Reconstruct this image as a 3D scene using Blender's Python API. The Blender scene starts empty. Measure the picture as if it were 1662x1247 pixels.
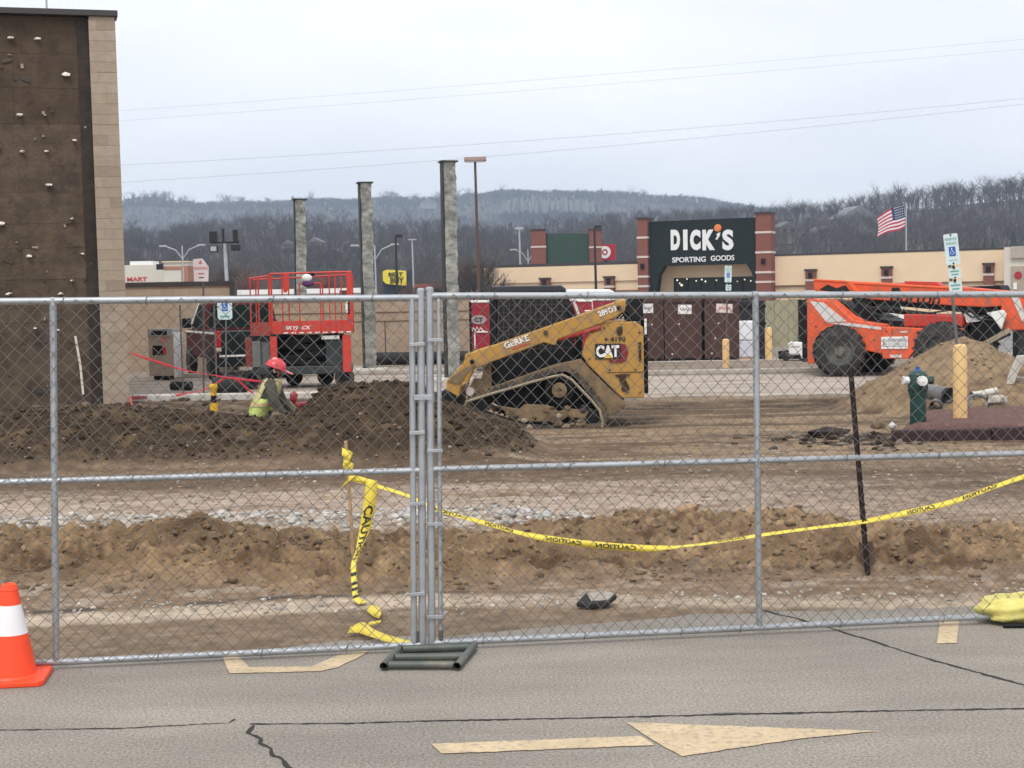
import bpy, bmesh, math, random
import numpy as np
from mathutils import Vector, Matrix
random.seed(7)
rng = np.random.default_rng(11)
R_ = math.radians
SC = bpy.context.scene
COL = SC.collection

# ------------------------------------------------------------------ camera
W0, H0, FPX = 1662.0, 1247.0, 2500.0
EYE = Vector((0, 0, 1.85))
PITCH = math.atan(133.5 / FPX)
ROLL = 0.018
F = Vector((0, math.cos(PITCH), -math.sin(PITCH)))
U0 = Vector((0, math.sin(PITCH), math.cos(PITCH)))
R0 = Vector((1, 0, 0))
RV = R0 * math.cos(ROLL) - U0 * math.sin(ROLL)
UV = U0 * math.cos(ROLL) + R0 * math.sin(ROLL)
cam_d = bpy.data.cameras.new("camera")
cam = bpy.data.objects.new("camera", cam_d)
COL.objects.link(cam)
cam.matrix_world = Matrix(((RV.x, UV.x, -F.x, EYE.x), (RV.y, UV.y, -F.y, EYE.y), (RV.z, UV.z, -F.z, EYE.z), (0, 0, 0, 1)))
cam_d.sensor_width = 36
cam_d.lens = 36 * FPX / W0
cam_d.clip_start = 0.1
cam_d.clip_end = 12000
SC.camera = cam

def ray(px, py):
    return F + RV * ((px - W0 / 2) / FPX) - UV * ((py - H0 / 2) / FPX)
def P(px, py, Y):
    d = ray(px, py)
    return EYE + d * (Y / d.y)
def G(px, py, z=0.0):
    d = ray(px, py)
    return EYE + d * ((z - EYE.z) / d.z)
def V(*a):
    return Vector(a)

# ------------------------------------------------------------------ world, sun, exposure
SUN_EL, SUN_AZ = R_(58), R_(200)
w = bpy.data.worlds.new("World")
SC.world = w
w.use_nodes = True
nt = w.node_tree
nt.nodes.clear()
sky = nt.nodes.new("ShaderNodeTexSky")
sky.sky_type = 'NISHITA'
sky.sun_disc = False
sky.sun_elevation = SUN_EL
sky.sun_rotation = SUN_AZ
tc = nt.nodes.new("ShaderNodeTexCoord")
mp = nt.nodes.new("ShaderNodeMapping")
mp.inputs['Scale'].default_value = (1.0, 1.0, 3.2)
nz = nt.nodes.new("ShaderNodeTexNoise")
nz.inputs['Scale'].default_value = 3.0
nz.inputs['Detail'].default_value = 4
nz.inputs['Roughness'].default_value = 0.5
rp = nt.nodes.new("ShaderNodeValToRGB")
rp.color_ramp.elements[0].position = 0.36
rp.color_ramp.elements[0].color = (8.75, 8.95, 9.5, 1)
rp.color_ramp.elements[1].position = 0.64
rp.color_ramp.elements[1].color = (10.2, 10.28, 10.5, 1)
mx = nt.nodes.new("ShaderNodeMix")
mx.data_type = 'RGBA'
mx.inputs[0].default_value = 0.95
bg = nt.nodes.new("ShaderNodeBackground")
bg.inputs['Strength'].default_value = 0.1
wo = nt.nodes.new("ShaderNodeOutputWorld")
L = nt.links.new
L(tc.outputs['Generated'], mp.inputs['Vector'])
L(mp.outputs['Vector'], nz.inputs['Vector'])
L(nz.outputs['Fac'], rp.inputs['Fac'])
L(sky.outputs['Color'], mx.inputs[6])
L(rp.outputs['Color'], mx.inputs[7])
L(mx.outputs[2], bg.inputs['Color'])
L(bg.outputs['Background'], wo.inputs['Surface'])
sl = bpy.data.lights.new("sun", 'SUN')
sl.energy = 1.5
sl.angle = R_(16)
sl.color = (1, 0.965, 0.91)
so = bpy.data.objects.new("sun", sl)
COL.objects.link(so)
sd = V(math.sin(SUN_AZ) * math.cos(SUN_EL), math.cos(SUN_AZ) * math.cos(SUN_EL), math.sin(SUN_EL))
so.rotation_euler = sd.to_track_quat('Z', 'Y').to_euler()
SC.view_settings.view_transform = 'Standard'
SC.view_settings.look = 'None'
SC.view_settings.exposure = 0.36
SC.view_settings.gamma = 1.0
SC.view_settings.use_curve_mapping = False
SC.render.engine = 'CYCLES'
SC.cycles.use_denoising = True
SC.cycles.max_bounces = 6
SC.cycles.diffuse_bounces = 3
SC.cycles.glossy_bounces = 3
SC.cycles.transparent_max_bounces = 8
SC.cycles.volume_bounces = 0

# ------------------------------------------------------------------ helpers
def M(name, col, rough=0.65, metal=0.0, var=0.18, scale=5.0, bump=0.0, bscale=40.0, dirt=None, damt=0.0, dscale=3.0, coat=0.0, stretch=None, attr=None, spec=0.4):
    m = bpy.data.materials.new(name)
    m.use_nodes = True
    t = m.node_tree
    n, l = t.nodes, t.links.new
    b = n["Principled BSDF"]
    b.inputs['Roughness'].default_value = rough
    b.inputs['Metallic'].default_value = metal
    b.inputs['Specular IOR Level'].default_value = spec
    if coat: b.inputs['Coat Weight'].default_value = coat
    tcn = n.new("ShaderNodeTexCoord")
    vec = tcn.outputs['Object']
    if stretch:
        mpn = n.new("ShaderNodeMapping")
        mpn.inputs['Scale'].default_value = stretch
        l(vec, mpn.inputs['Vector'])
        vec = mpn.outputs['Vector']
    nz = n.new("ShaderNodeTexNoise")
    nz.inputs['Scale'].default_value = scale
    nz.inputs['Detail'].default_value = 6
    nz.inputs['Roughness'].default_value = 0.62
    l(vec, nz.inputs['Vector'])
    mr = n.new("ShaderNodeMapRange")
    mr.inputs['From Min'].default_value = 0.25
    mr.inputs['From Max'].default_value = 0.75
    mr.inputs['To Min'].default_value = 1 - var
    mr.inputs['To Max'].default_value = 1 + var
    l(nz.outputs['Fac'], mr.inputs['Value'])
    mul = n.new("ShaderNodeMix")
    mul.data_type = 'RGBA'
    mul.blend_type = 'MULTIPLY'
    mul.inputs[0].default_value = 1
    if attr:
        at = n.new("ShaderNodeAttribute")
        at.attribute_name = attr
        l(at.outputs['Color'], mul.inputs[6])
    else:
        mul.inputs[6].default_value = (*col, 1)
    cb = n.new("ShaderNodeCombineColor")
    for i in range(3): l(mr.outputs['Result'], cb.inputs[i])
    l(cb.outputs['Color'], mul.inputs[7])
    out = mul.outputs[2]
    if dirt is not None and damt > 0:
        n2 = n.new("ShaderNodeTexNoise")
        n2.inputs['Scale'].default_value = dscale
        n2.inputs['Detail'].default_value = 8
        n2.inputs['Roughness'].default_value = 0.7
        l(vec, n2.inputs['Vector'])
        r2 = n.new("ShaderNodeMapRange")
        r2.inputs['From Min'].default_value = 0.62 - 0.3 * damt
        r2.inputs['From Max'].default_value = 0.74 - 0.2 * damt
        r2.inputs['To Max'].default_value = 0.85
        l(n2.outputs['Fac'], r2.inputs['Value'])
        mm = n.new("ShaderNodeMix")
        mm.data_type = 'RGBA'
        mm.inputs[7].default_value = (*dirt, 1)
        l(r2.outputs['Result'], mm.inputs[0])
        l(out, mm.inputs[6])
        out = mm.outputs[2]
    l(out, b.inputs['Base Color'])
    if bump:
        n3 = n.new("ShaderNodeTexNoise")
        n3.inputs['Scale'].default_value = bscale
        n3.inputs['Detail'].default_value = 6
        l(vec, n3.inputs['Vector'])
        bp = n.new("ShaderNodeBump")
        bp.inputs['Strength'].default_value = bump
        bp.inputs['Distance'].default_value = 0.02
        l(n3.outputs['Fac'], bp.inputs['Height'])
        l(bp.outputs['Normal'], b.inputs['Normal'])
    return m

def brickmat(name, c1, c2, mortar, bw, bh, ms=0.01, bump=0.4, rough=0.9):
    m = M(name, c1, rough, var=0.12, scale=3)
    t = m.node_tree
    n, l = t.nodes, t.links.new
    b = n["Principled BSDF"]
    tcn = n.new("ShaderNodeTexCoord")
    sp = n.new("ShaderNodeSeparateXYZ")
    l(tcn.outputs['Object'], sp.inputs[0])
    ad = n.new("ShaderNodeMath")
    ad.operation = 'ADD'
    l(sp.outputs['X'], ad.inputs[0])
    l(sp.outputs['Y'], ad.inputs[1])
    cx = n.new("ShaderNodeCombineXYZ")
    l(ad.outputs[0], cx.inputs[0])
    l(sp.outputs['Z'], cx.inputs[1])
    br = n.new("ShaderNodeTexBrick")
    br.inputs['Color1'].default_value = (*c1, 1)
    br.inputs['Color2'].default_value = (*c2, 1)
    br.inputs['Mortar'].default_value = (*mortar, 1)
    br.inputs['Scale'].default_value = 1
    br.inputs['Mortar Size'].default_value = ms
    br.inputs['Brick Width'].default_value = bw
    br.inputs['Row Height'].default_value = bh
    l(cx.outputs[0], br.inputs['Vector'])
    mul = [x for x in n if x.bl_idname == "ShaderNodeMix"][0]
    l(br.outputs['Color'], mul.inputs[6])
    bp = n.new("ShaderNodeBump")
    bp.invert = True
    bp.inputs['Strength'].default_value = bump
    bp.inputs['Distance'].default_value = 0.01
    l(br.outputs['Fac'], bp.inputs['Height'])
    l(bp.outputs['Normal'], b.inputs['Normal'])
    return m

class MB:
    def __init__(s):
        s.v, s.f, s.mi = [], [], []
        s.cur = 0
    def add(s, vs, fs):
        o = len(s.v)
        s.v += [tuple(x) for x in vs]
        s.f += [tuple(i + o for i in f) for f in fs]
        s.mi += [s.cur] * len(fs)
        return s
    def box(s, x0, x1, y0, y1, z0, z1):
        return s.add([(x0, y0, z0), (x1, y0, z0), (x1, y1, z0), (x0, y1, z0), (x0, y0, z1), (x1, y0, z1), (x1, y1, z1), (x0, y1, z1)],
                     [(3, 2, 1, 0), (4, 5, 6, 7), (0, 1, 5, 4), (1, 2, 6, 5), (2, 3, 7, 6), (3, 0, 4, 7)])
    def obox(s, c, sz, rot=None):
        hx, hy, hz = sz[0] / 2, sz[1] / 2, sz[2] / 2
        m = rot if rot is not None else Matrix.Identity(3)
        vs = [Vector(c) + m @ Vector((a * hx, b * hy, d * hz)) for d in (-1, 1) for a, b in ((-1, -1), (1, -1), (1, 1), (-1, 1))]
        return s.add(vs, [(3, 2, 1, 0), (4, 5, 6, 7), (0, 1, 5, 4), (1, 2, 6, 5), (2, 3, 7, 6), (3, 0, 4, 7)])
    def bar(s, a, b, wd, ht):
        a, b = Vector(a), Vector(b)
        d = (b - a)
        q = d.to_track_quat('X', 'Z').to_matrix()
        return s.obox((a + b) / 2, (d.length, wd, ht), q)
    def prism(s, poly, y0, y1):
        n = len(poly)
        vs = [(x, y0, z) for x, z in poly] + [(x, y1, z) for x, z in poly]
        fs = [tuple(range(n)), tuple(range(2 * n - 1, n - 1, -1))] + [((i + 1) % n, i, i + n, (i + 1) % n + n) for i in range(n)]
        return s.add(vs, fs)
    def flat(s, poly, z0, z1):
        n = len(poly)
        vs = [(x, y, z0) for x, y in poly] + [(x, y, z1) for x, y in poly]
        fs = [tuple(range(n - 1, -1, -1)), tuple(range(n, 2 * n))] + [(i, (i + 1) % n, (i + 1) % n + n, i + n) for i in range(n)]
        return s.add(vs, fs)
    def pipe(s, pts, r, n=8, cap=True, closed=False):
        pts = [Vector(p) for p in pts]
        rs = r if isinstance(r, (list, tuple)) else [r] * len(pts)
        k = len(pts)
        rings = []
        prev = None
        for i in range(k):
            if closed: t = pts[(i + 1) % k] - pts[i - 1]
            else: t = pts[min(i + 1, k - 1)] - pts[max(i - 1, 0)]
            t.normalize()
            if prev is None:
                a = Vector((0, 0, 1)) if abs(t.z) < 0.9 else Vector((1, 0, 0))
                u = t.cross(a).normalized()
            else:
                u = (prev - t * prev.dot(t))
                u = u.normalized() if u.length > 1e-6 else t.orthogonal().normalized()
            prev = u
            vv = t.cross(u)
            rings.append([pts[i] + (u * math.cos(2 * math.pi * j / n) + vv * math.sin(2 * math.pi * j / n)) * rs[i] for j in range(n)])
        vs = [p for rg in rings for p in rg]
        fs = []
        for i in range(k if closed else k - 1):
            a, b = i * n, ((i + 1) % k) * n
            for j in range(n):
                fs.append((a + j, a + (j + 1) % n, b + (j + 1) % n, b + j))
        if cap and not closed:
            fs += [tuple(range(n - 1, -1, -1)), tuple(range((k - 1) * n, k * n))]
        return s.add(vs, fs)
    def cyl(s, a, b, r, n=16, r2=None):
        return s.pipe([a, b], [r, r if r2 is None else r2], n)
    def lathe(s, prof, n=24, c=(0, 0, 0), axis='Z', cap=3):
        k = len(prof)
        vs = []
        for r, h in prof:
            for j in range(n):
                a = 2 * math.pi * j / n
                x, y = r * math.cos(a), r * math.sin(a)
                if axis == 'Z': p = (x, y, h)
                elif axis == 'Y': p = (x, h, y)
                else: p = (h, x, y)
                vs.append((p[0] + c[0], p[1] + c[1], p[2] + c[2]))
        fs = []
        for i in range(k - 1):
            for j in range(n):
                fs.append((i * n + j, i * n + (j + 1) % n, (i + 1) * n + (j + 1) % n, (i + 1) * n + j))
        if cap & 1: fs.append(tuple(range(n)))
        if cap & 2: fs.append(tuple(range((k - 1) * n, k * n)))
        return s.add(vs, fs)
    def ball(s, c, r, n=12, m=8, sc=(1, 1, 1)):
        vs, fs = [], []
        for i in range(m + 1):
            th = math.pi * i / m
            for j in range(n):
                a = 2 * math.pi * j / n
                vs.append((c[0] + r * sc[0] * math.sin(th) * math.cos(a), c[1] + r * sc[1] * math.sin(th) * math.sin(a), c[2] + r * sc[2] * math.cos(th)))
        for i in range(m):
            for j in range(n):
                fs.append((i * n + j, i * n + (j + 1) % n, (i + 1) * n + (j + 1) % n, (i + 1) * n + j))
        return s.add(vs, fs)
    def build(s, name, mat, parent=None, smooth=0, bevel=0.0, seg=2, loc=None):
        me = bpy.data.meshes.new(name)
        me.from_pydata(s.v, [], s.f)
        bm = bmesh.new()
        bm.from_mesh(me)
        bmesh.ops.recalc_face_normals(bm, faces=bm.faces)
        bm.to_mesh(me)
        bm.free()
        for m in (mat if isinstance(mat, (list, tuple)) else [mat]): me.materials.append(m)
        if any(s.mi): me.polygons.foreach_set("material_index", s.mi)
        if smooth:
            me.polygons.foreach_set("use_smooth", [True] * len(me.polygons))
            me.set_sharp_from_angle(angle=R_(smooth))
        me.update()
        o = bpy.data.objects.new(name, me)
        COL.objects.link(o)
        if parent is not None: o.parent = parent
        if loc is not None: o.location = loc
        if bevel:
            md = o.modifiers.new("bevel", 'BEVEL')
            md.width = bevel
            md.segments = seg
            md.limit_method = 'ANGLE'
            md.angle_limit = R_(40)
        return o

def tag(o, label=None, cat=None, group=None, kind=None):
    if label: o['label'] = label
    if cat: o['category'] = cat
    if group: o['group'] = group
    if kind: o['kind'] = kind
    return o
def thing(name, label, cat, loc, rotz=0.0, group=None, rot=None):
    o = bpy.data.objects.new(name, None)
    o.empty_display_size = 0.2
    COL.objects.link(o)
    o.location = loc
    o.rotation_euler = rot if rot is not None else (0, 0, rotz)
    return tag(o, label, cat, group)
def kids(o):
    return [c for c in COL.objects if c.parent == o]
def dup(o, loc, rot=None, label=None):
    def cp(a, par):
        c = a.copy()
        COL.objects.link(c)
        if par is not None: c.parent = par
        for k in kids(a): cp(k, c)
        return c
    c = cp(o, None)
    c.location = loc
    if rot is not None: c.rotation_euler = rot
    if label: c['label'] = label
    return c

def text_mesh(s, size=1.0, extrude=0.0, shear=0.0, bold=0.0, spacing=1.0, align='CENTER'):
    cu = bpy.data.curves.new("text", 'FONT')
    cu.body = s
    cu.size = size
    cu.extrude = extrude
    cu.shear = shear
    cu.offset = bold
    cu.space_character = spacing
    cu.align_x = align
    cu.align_y = 'CENTER'
    cu.resolution_u = 4
    ob = bpy.data.objects.new("text", cu)
    COL.objects.link(ob)
    dg = bpy.context.evaluated_depsgraph_get()
    me = bpy.data.meshes.new_from_object(ob.evaluated_get(dg))
    bpy.data.objects.remove(ob)
    bpy.data.curves.remove(cu)
    return me
def fit_text(me, wd, ht):
    n = len(me.vertices)
    a = np.empty(n * 3)
    me.vertices.foreach_get("co", a)
    a = a.reshape(-1, 3)
    lo, hi = a.min(0), a.max(0)
    a[:, 0] = ((a[:, 0] - lo[0]) / (hi[0] - lo[0]) - 0.5) * wd
    a[:, 1] = ((a[:, 1] - lo[1]) / (hi[1] - lo[1]) - 0.5) * ht
    me.vertices.foreach_set("co", a.ravel())
    me.update()
def lettering(s, wd, ht, mat, parent, loc, rot=(R_(90), 0, 0), extrude=0.004, shear=0.0, bold=0.0, spacing=1.0, name='lettering'):
    me = text_mesh(s, 1.0, 0.0, shear, bold, spacing)
    fit_text(me, wd, ht)
    n = len(me.vertices)
    o = bpy.data.objects.new(name, me)
    COL.objects.link(o)
    me.materials.clear()
    me.materials.append(mat)
    me.polygons.foreach_set('use_smooth', [False] * len(me.polygons))
    if extrude:
        md = o.modifiers.new("depth", 'SOLIDIFY')
        md.thickness = extrude
        md.offset = 1
    o.parent = parent
    o.location = loc
    o.rotation_euler = rot
    return o

# noise
def _hash(ix, iy, s):
    h = (ix.astype(np.int64) * 374761393 + iy.astype(np.int64) * 668265263 + s * 974634777) & 0x7fffffff
    h = ((h ^ (h >> 13)) * 1274126177) & 0x7fffffff
    return ((h ^ (h >> 16)) & 0xffff) / 65535.0
def vn(x, y, s=0):
    ix, iy = np.floor(x), np.floor(y)
    fx, fy = x - ix, y - iy
    fx = fx * fx * (3 - 2 * fx)
    fy = fy * fy * (3 - 2 * fy)
    a, b, c, d = _hash(ix, iy, s), _hash(ix + 1, iy, s), _hash(ix, iy + 1, s), _hash(ix + 1, iy + 1, s)
    return (a * (1 - fx) + b * fx) * (1 - fy) + (c * (1 - fx) + d * fx) * fy
def fbm(x, y, s=0, o=4):
    r, a, t = 0, 0.5, 0
    for i in range(o):
        r = r + a * vn(x, y, s + i * 17)
        t += a
        a *= 0.5
        x, y = x * 2.03 + 3.1, y * 2.03 + 1.7
    return r / t - 0.5
def sm(x, a, b):
    t = np.clip((x - a) / (b - a), 0, 1)
    return t * t * (3 - 2 * t)
def np_mesh(name, v, f, mat, col=None, smooth=True, kind=None):
    me = bpy.data.meshes.new(name)
    k = f.shape[1]
    me.vertices.add(len(v))
    me.vertices.foreach_set("co", v.astype(np.float32).ravel())
    me.loops.add(f.size)
    me.loops.foreach_set("vertex_index", f.astype(np.int32).ravel())
    me.polygons.add(len(f))
    me.polygons.foreach_set("loop_start", np.arange(0, f.size, k, dtype=np.int32))
    me.update(calc_edges=True)
    me.validate()
    if smooth: me.polygons.foreach_set("use_smooth", np.ones(len(f), dtype=bool))
    if col is not None:
        ca = me.color_attributes.new("soil", 'FLOAT_COLOR', 'POINT')
        ca.data.foreach_set("color", np.hstack([col, np.ones((len(col), 1))]).astype(np.float32).ravel())
    me.materials.append(mat)
    o = bpy.data.objects.new(name, me)
    COL.objects.link(o)
    if kind: o['kind'] = kind
    return o
def grid_faces(nx, ny):
    i = np.arange(nx * ny).reshape(ny, nx)
    return np.stack([i[:-1, :-1].ravel(), i[:-1, 1:].ravel(), i[1:, 1:].ravel(), i[1:, :-1].ravel()], 1)

# ------------------------------------------------------------------ materials
m_galv = M("galvanised_steel", (0.40, 0.42, 0.44), 0.48, 0.65, 0.16, 9, 0.05, 60)
m_wire = M("galvanised_wire", (0.19, 0.182, 0.168), 0.55, 0.35, 0.3, 12)
m_stand = M("dull_green_grey_steel", (0.10, 0.115, 0.10), 0.55, 0.3, 0.25, 12, dirt=(0.25, 0.2, 0.15), damt=0.25)
m_black = M("black_rubber", (0.018, 0.018, 0.019), 0.75, var=0.3, scale=8)
m_dark = M("black_paint", (0.010, 0.0105, 0.012), 0.6, var=0.35, spec=0.2, dirt=(0.05, 0.04, 0.03), damt=0.12)
m_tyre = M("tyre_rubber", (0.028, 0.028, 0.028), 0.85, var=0.3, scale=6, dirt=(0.12, 0.095, 0.07), damt=0.35, dscale=5)
m_glass = M("tinted_glass", (0.012, 0.018, 0.017), 0.25, var=0.1, spec=0.25)
m_yel = M("machine_yellow_paint", (0.47, 0.255, 0.050), 0.55, var=0.18, scale=4, dirt=(0.22, 0.145, 0.08), damt=0.5, dscale=4)
m_mud = M("dried_mud", (0.20, 0.138, 0.074), 0.9, var=0.4, scale=9, bump=0.3, bscale=30, dirt=(0.085, 0.058, 0.036), damt=0.5, dscale=4)
m_mudlt = M("pale_dried_mud", (0.31, 0.26, 0.185), 0.9, var=0.2, scale=9)
m_white = M("white_paint", (0.78, 0.78, 0.76), 0.5, var=0.06, dirt=(0.4, 0.36, 0.3), damt=0.12)
m_red = M("red_paint", (0.50, 0.05, 0.035), 0.5, var=0.14, dirt=(0.2, 0.07, 0.05), damt=0.22)
m_dkred = M("dark_red_paint", (0.075, 0.013, 0.016), 0.6, var=0.25, spec=0.12, dirt=(0.035, 0.02, 0.02), damt=0.3)
m_redbox = M("crimson_paint", (0.30, 0.015, 0.03), 0.5, var=0.14, dirt=(0.12, 0.02, 0.03), damt=0.25)
m_org = M("orange_paint", (0.74, 0.105, 0.035), 0.55, var=0.16, dirt=(0.36, 0.12, 0.07), damt=0.4, dscale=3)
m_conc = M("concrete", (0.40, 0.36, 0.31), 0.9, var=0.18, scale=3, bump=0.2, bscale=30, dirt=(0.25, 0.2, 0.155), damt=0.3, dscale=1.2)
m_conclt = M("pale_concrete", (0.50, 0.47, 0.42), 0.9, var=0.18, scale=4, bump=0.2, bscale=30)
m_grey = M("grey_paint", (0.13, 0.137, 0.135), 0.6, var=0.15)
m_post = M("brown_grey_post", (0.11, 0.09, 0.08), 0.7, 0.2, 0.2)
m_brick = M("red_brick", (0.215, 0.080, 0.058), 0.9, var=0.22, scale=9)
m_bandw = M("pale_stone_band", (0.62, 0.52, 0.47), 0.85, var=0.08)
m_stucco = M("cream_stucco", (0.76, 0.575, 0.385), 0.9, var=0.05, scale=0.6)
m_stucco2 = M("pale_stucco", (0.62, 0.58, 0.5), 0.9, var=0.05, scale=0.6)
m_green = M("dark_green_panel", (0.009, 0.016, 0.0165), 0.6, var=0.12, scale=1, spec=0.2)
m_green2 = M("mid_green_panel", (0.028, 0.062, 0.045), 0.6, var=0.12, scale=1)
m_cap = M("dark_metal_coping", (0.05, 0.043, 0.042), 0.5, var=0.15)
m_cone = M("orange_cone_plastic", (0.92, 0.075, 0.02), 0.45, var=0.08, dirt=(0.55, 0.08, 0.03), damt=0.15)
m_refl = M("white_reflective_collar", (0.82, 0.80, 0.82), 0.4, var=0.05)
m_tape = M("yellow_caution_tape", (0.74, 0.58, 0.065), 0.4, var=0.12, scale=14)
m_ink = M("black_ink", (0.012, 0.012, 0.01), 0.6)
m_wood = M("stake_wood", (0.42, 0.28, 0.16), 0.8, var=0.25, scale=9, stretch=(6, 6, 0.7))
m_bol = M("faded_yellow_sleeve", (0.74, 0.49, 0.22), 0.55, var=0.08, scale=4, dirt=(0.5, 0.3, 0.13), damt=0.16)
m_bol2 = M("bright_yellow_paint", (0.75, 0.42, 0.02), 0.55, var=0.1)
m_signg = M("weathered_sign_white", (0.60, 0.72, 0.72), 0.4, var=0.06)
m_signb = M("sign_blue", (0.02, 0.10, 0.42), 0.4, var=0.06)
m_signgreen = M("sign_green", (0.12, 0.36, 0.28), 0.4, var=0.06)
m_signr = M("sign_red", (0.55, 0.05, 0.05), 0.4)
m_signpk = M("weathered_pink_white_sign", (0.70, 0.60, 0.60), 0.45, var=0.06)
m_hyd = M("hydrant_green", (0.012, 0.055, 0.045), 0.4, var=0.2, scale=6, dirt=(0.06, 0.08, 0.06), damt=0.2)
m_blue = M("hydrant_blue", (0.02, 0.07, 0.26), 0.4)
m_bin = M("brown_bin_metal", (0.068, 0.032, 0.026), 0.6, var=0.2, scale=3, dirt=(0.12, 0.06, 0.045), damt=0.25)
m_fire = M("sprayed_fireproofing", (0.27, 0.275, 0.25), 0.95, var=0.9, scale=3.6, bump=0.9, bscale=7, stretch=(1.2, 1.2, 1.6), dirt=(0.15, 0.152, 0.135), damt=0.42, dscale=2.6)
m_steelbk = M("primed_steel", (0.035, 0.036, 0.035), 0.6, var=0.2)
m_tanblk = brickmat("tan_block_wall", (0.36, 0.275, 0.195), (0.41, 0.315, 0.225), (0.30, 0.23, 0.165), 0.4, 0.2, 0.006, 0.3)
m_yellowsign = M("sign_yellow", (0.75, 0.62, 0.06), 0.5, var=0.05)
m_skin = M("skin", (0.42, 0.24, 0.17), 0.6, var=0.1)
m_jacket = M("olive_jacket_cloth", (0.075, 0.072, 0.055), 0.9, var=0.3, scale=12, bump=0.3)
m_pants = M("dark_trousers", (0.035, 0.035, 0.04), 0.9, var=0.2)
m_vest = M("hi_vis_vest", (0.50, 0.60, 0.16), 0.7, var=0.15, scale=10, bump=0.3)
m_vestst = M("orange_tan_vest_band", (0.62, 0.44, 0.22), 0.6, var=0.15)
m_hat = M("red_hard_hat", (0.62, 0.05, 0.06), 0.3, var=0.06, coat=0.3)
m_bark = M("bare_tree_bark", (0.115, 0.095, 0.085), 0.95, var=0.25)
m_bark2 = M("reddish_bush_bark", (0.19, 0.105, 0.088), 0.95, var=0.25)
m_wood1 = M("woodland_bark", (0.082, 0.071, 0.070), 0.95, var=0.3, scale=0.05)
m_hill = M("leaf_litter_hillside", (0.068, 0.058, 0.054), 1.0, var=0.4, scale=0.05)
m_ever = M("evergreen_needles", (0.03, 0.045, 0.035), 0.9, var=0.3, scale=1)
m_rock = M("pale_bluff_rock", (0.125, 0.12, 0.118), 0.95, var=0.35, scale=0.03, stretch=(1, 1, 0.25))
m_lampb = M("black_lamp_paint", (0.02, 0.02, 0.022), 0.5)
m_lampbr = M("bronze_lamp_paint", (0.10, 0.055, 0.04), 0.55)
m_lamppk = M("faded_bronze_lamp_head", (0.34, 0.24, 0.21), 0.6)
m_lampg = M("grey_galvanised_lamp", (0.42, 0.44, 0.46), 0.5, 0.4)
m_cable = M("grey_cable", (0.42, 0.44, 0.47), 0.6)

# ------------------------------------------------------------------ haze
hz = MB().box(-1900, 1900, -6, 3400, -2.2, 262).build("haze", M("haze_air", (1, 1, 1)))
hz['kind'] = 'stuff'
t = hz.data.materials[0].node_tree
t.nodes.clear()
pv = t.nodes.new("ShaderNodeVolumePrincipled")
pv.inputs['Color'].default_value = (0.67, 0.81, 1.0, 1)
pv.inputs['Density'].default_value = 0.00028
ho = t.nodes.new("ShaderNodeOutputMaterial")
t.links.new(pv.outputs[0], ho.inputs['Volume'])
hz.display_type = 'WIRE'

# ================================================================== GROUND AND ROAD
m_ground = M("far_asphalt", (0.20, 0.185, 0.17), 0.95, var=0.2, scale=0.3)
g = MB()
for x0, x1, y0, y1 in ((-1850, 1850, 46, 3300), (-1850, -25, -5.5, 46), (25, 1850, -5.5, 46)):
    g.add([(x0, y0, -0.05), (x1, y0, -0.05), (x1, y1, -0.05), (x0, y1, -0.05)], [(0, 1, 2, 3)])
g.build("ground", m_ground)['kind'] = 'structure'

m_road = M("weathered_road_surface", (0.282, 0.252, 0.215), 0.92, var=0.10, scale=0.8, bump=0.5, bscale=160, dirt=(0.33, 0.29, 0.25), damt=0.20, dscale=60)
# fine aggregate speckle on the road
t_ = m_road.node_tree
n_ = t_.nodes
b_ = n_["Principled BSDF"]
src = b_.inputs['Base Color'].links[0].from_socket
vo = n_.new("ShaderNodeTexNoise")
vo.inputs['Scale'].default_value = 75
vo.inputs['Detail'].default_value = 3
tcx = n_.new("ShaderNodeTexCoord")
t_.links.new(tcx.outputs['Object'], vo.inputs['Vector'])
mrx = n_.new("ShaderNodeMapRange")
mrx.inputs['From Min'].default_value = 0.3
mrx.inputs['From Max'].default_value = 0.7
mrx.inputs['To Min'].default_value = 0.60
mrx.inputs['To Max'].default_value = 1.40
t_.links.new(vo.outputs['Fac'], mrx.inputs['Value'])
mmx = n_.new("ShaderNodeMix")
mmx.data_type = 'RGBA'
mmx.blend_type = 'MULTIPLY'
mmx.inputs[0].default_value = 1
t_.links.new(src, mmx.inputs[6])
t_.links.new(mrx.outputs['Result'], mmx.inputs[7])
sn = n_.new("ShaderNodeTexNoise")
sn.inputs['Scale'].default_value = 0.9
sn.inputs['Detail'].default_value = 7
sn.inputs['Roughness'].default_value = 0.65
smp = n_.new("ShaderNodeMapping")
smp.inputs['Scale'].default_value = (0.45, 1.5, 1)
t_.links.new(tcx.outputs['Object'], smp.inputs['Vector'])
t_.links.new(smp.outputs['Vector'], sn.inputs['Vector'])
sr = n_.new("ShaderNodeMapRange")
sr.inputs['From Min'].default_value = 0.32
sr.inputs['From Max'].default_value = 0.68
sr.inputs['To Min'].default_value = 0.80
sr.inputs['To Max'].default_value = 1.16
t_.links.new(sn.outputs['Fac'], sr.inputs['Value'])
m3 = n_.new("ShaderNodeMix")
m3.data_type = 'RGBA'
m3.blend_type = 'MULTIPLY'
m3.inputs[0].default_value = 1
t_.links.new(mmx.outputs[2], m3.inputs[6])
t_.links.new(sr.outputs['Result'], m3.inputs[7])
t_.links.new(m3.outputs[2], b_.inputs['Base Color'])
road = MB().add([(-25, -5.5, 0), (25, -5.5, 0), (25, 9.7, 0), (-25, 9.7, 0)], [(0, 1, 2, 3)]).build("road", m_road)
road['kind'] = 'structure'

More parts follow.
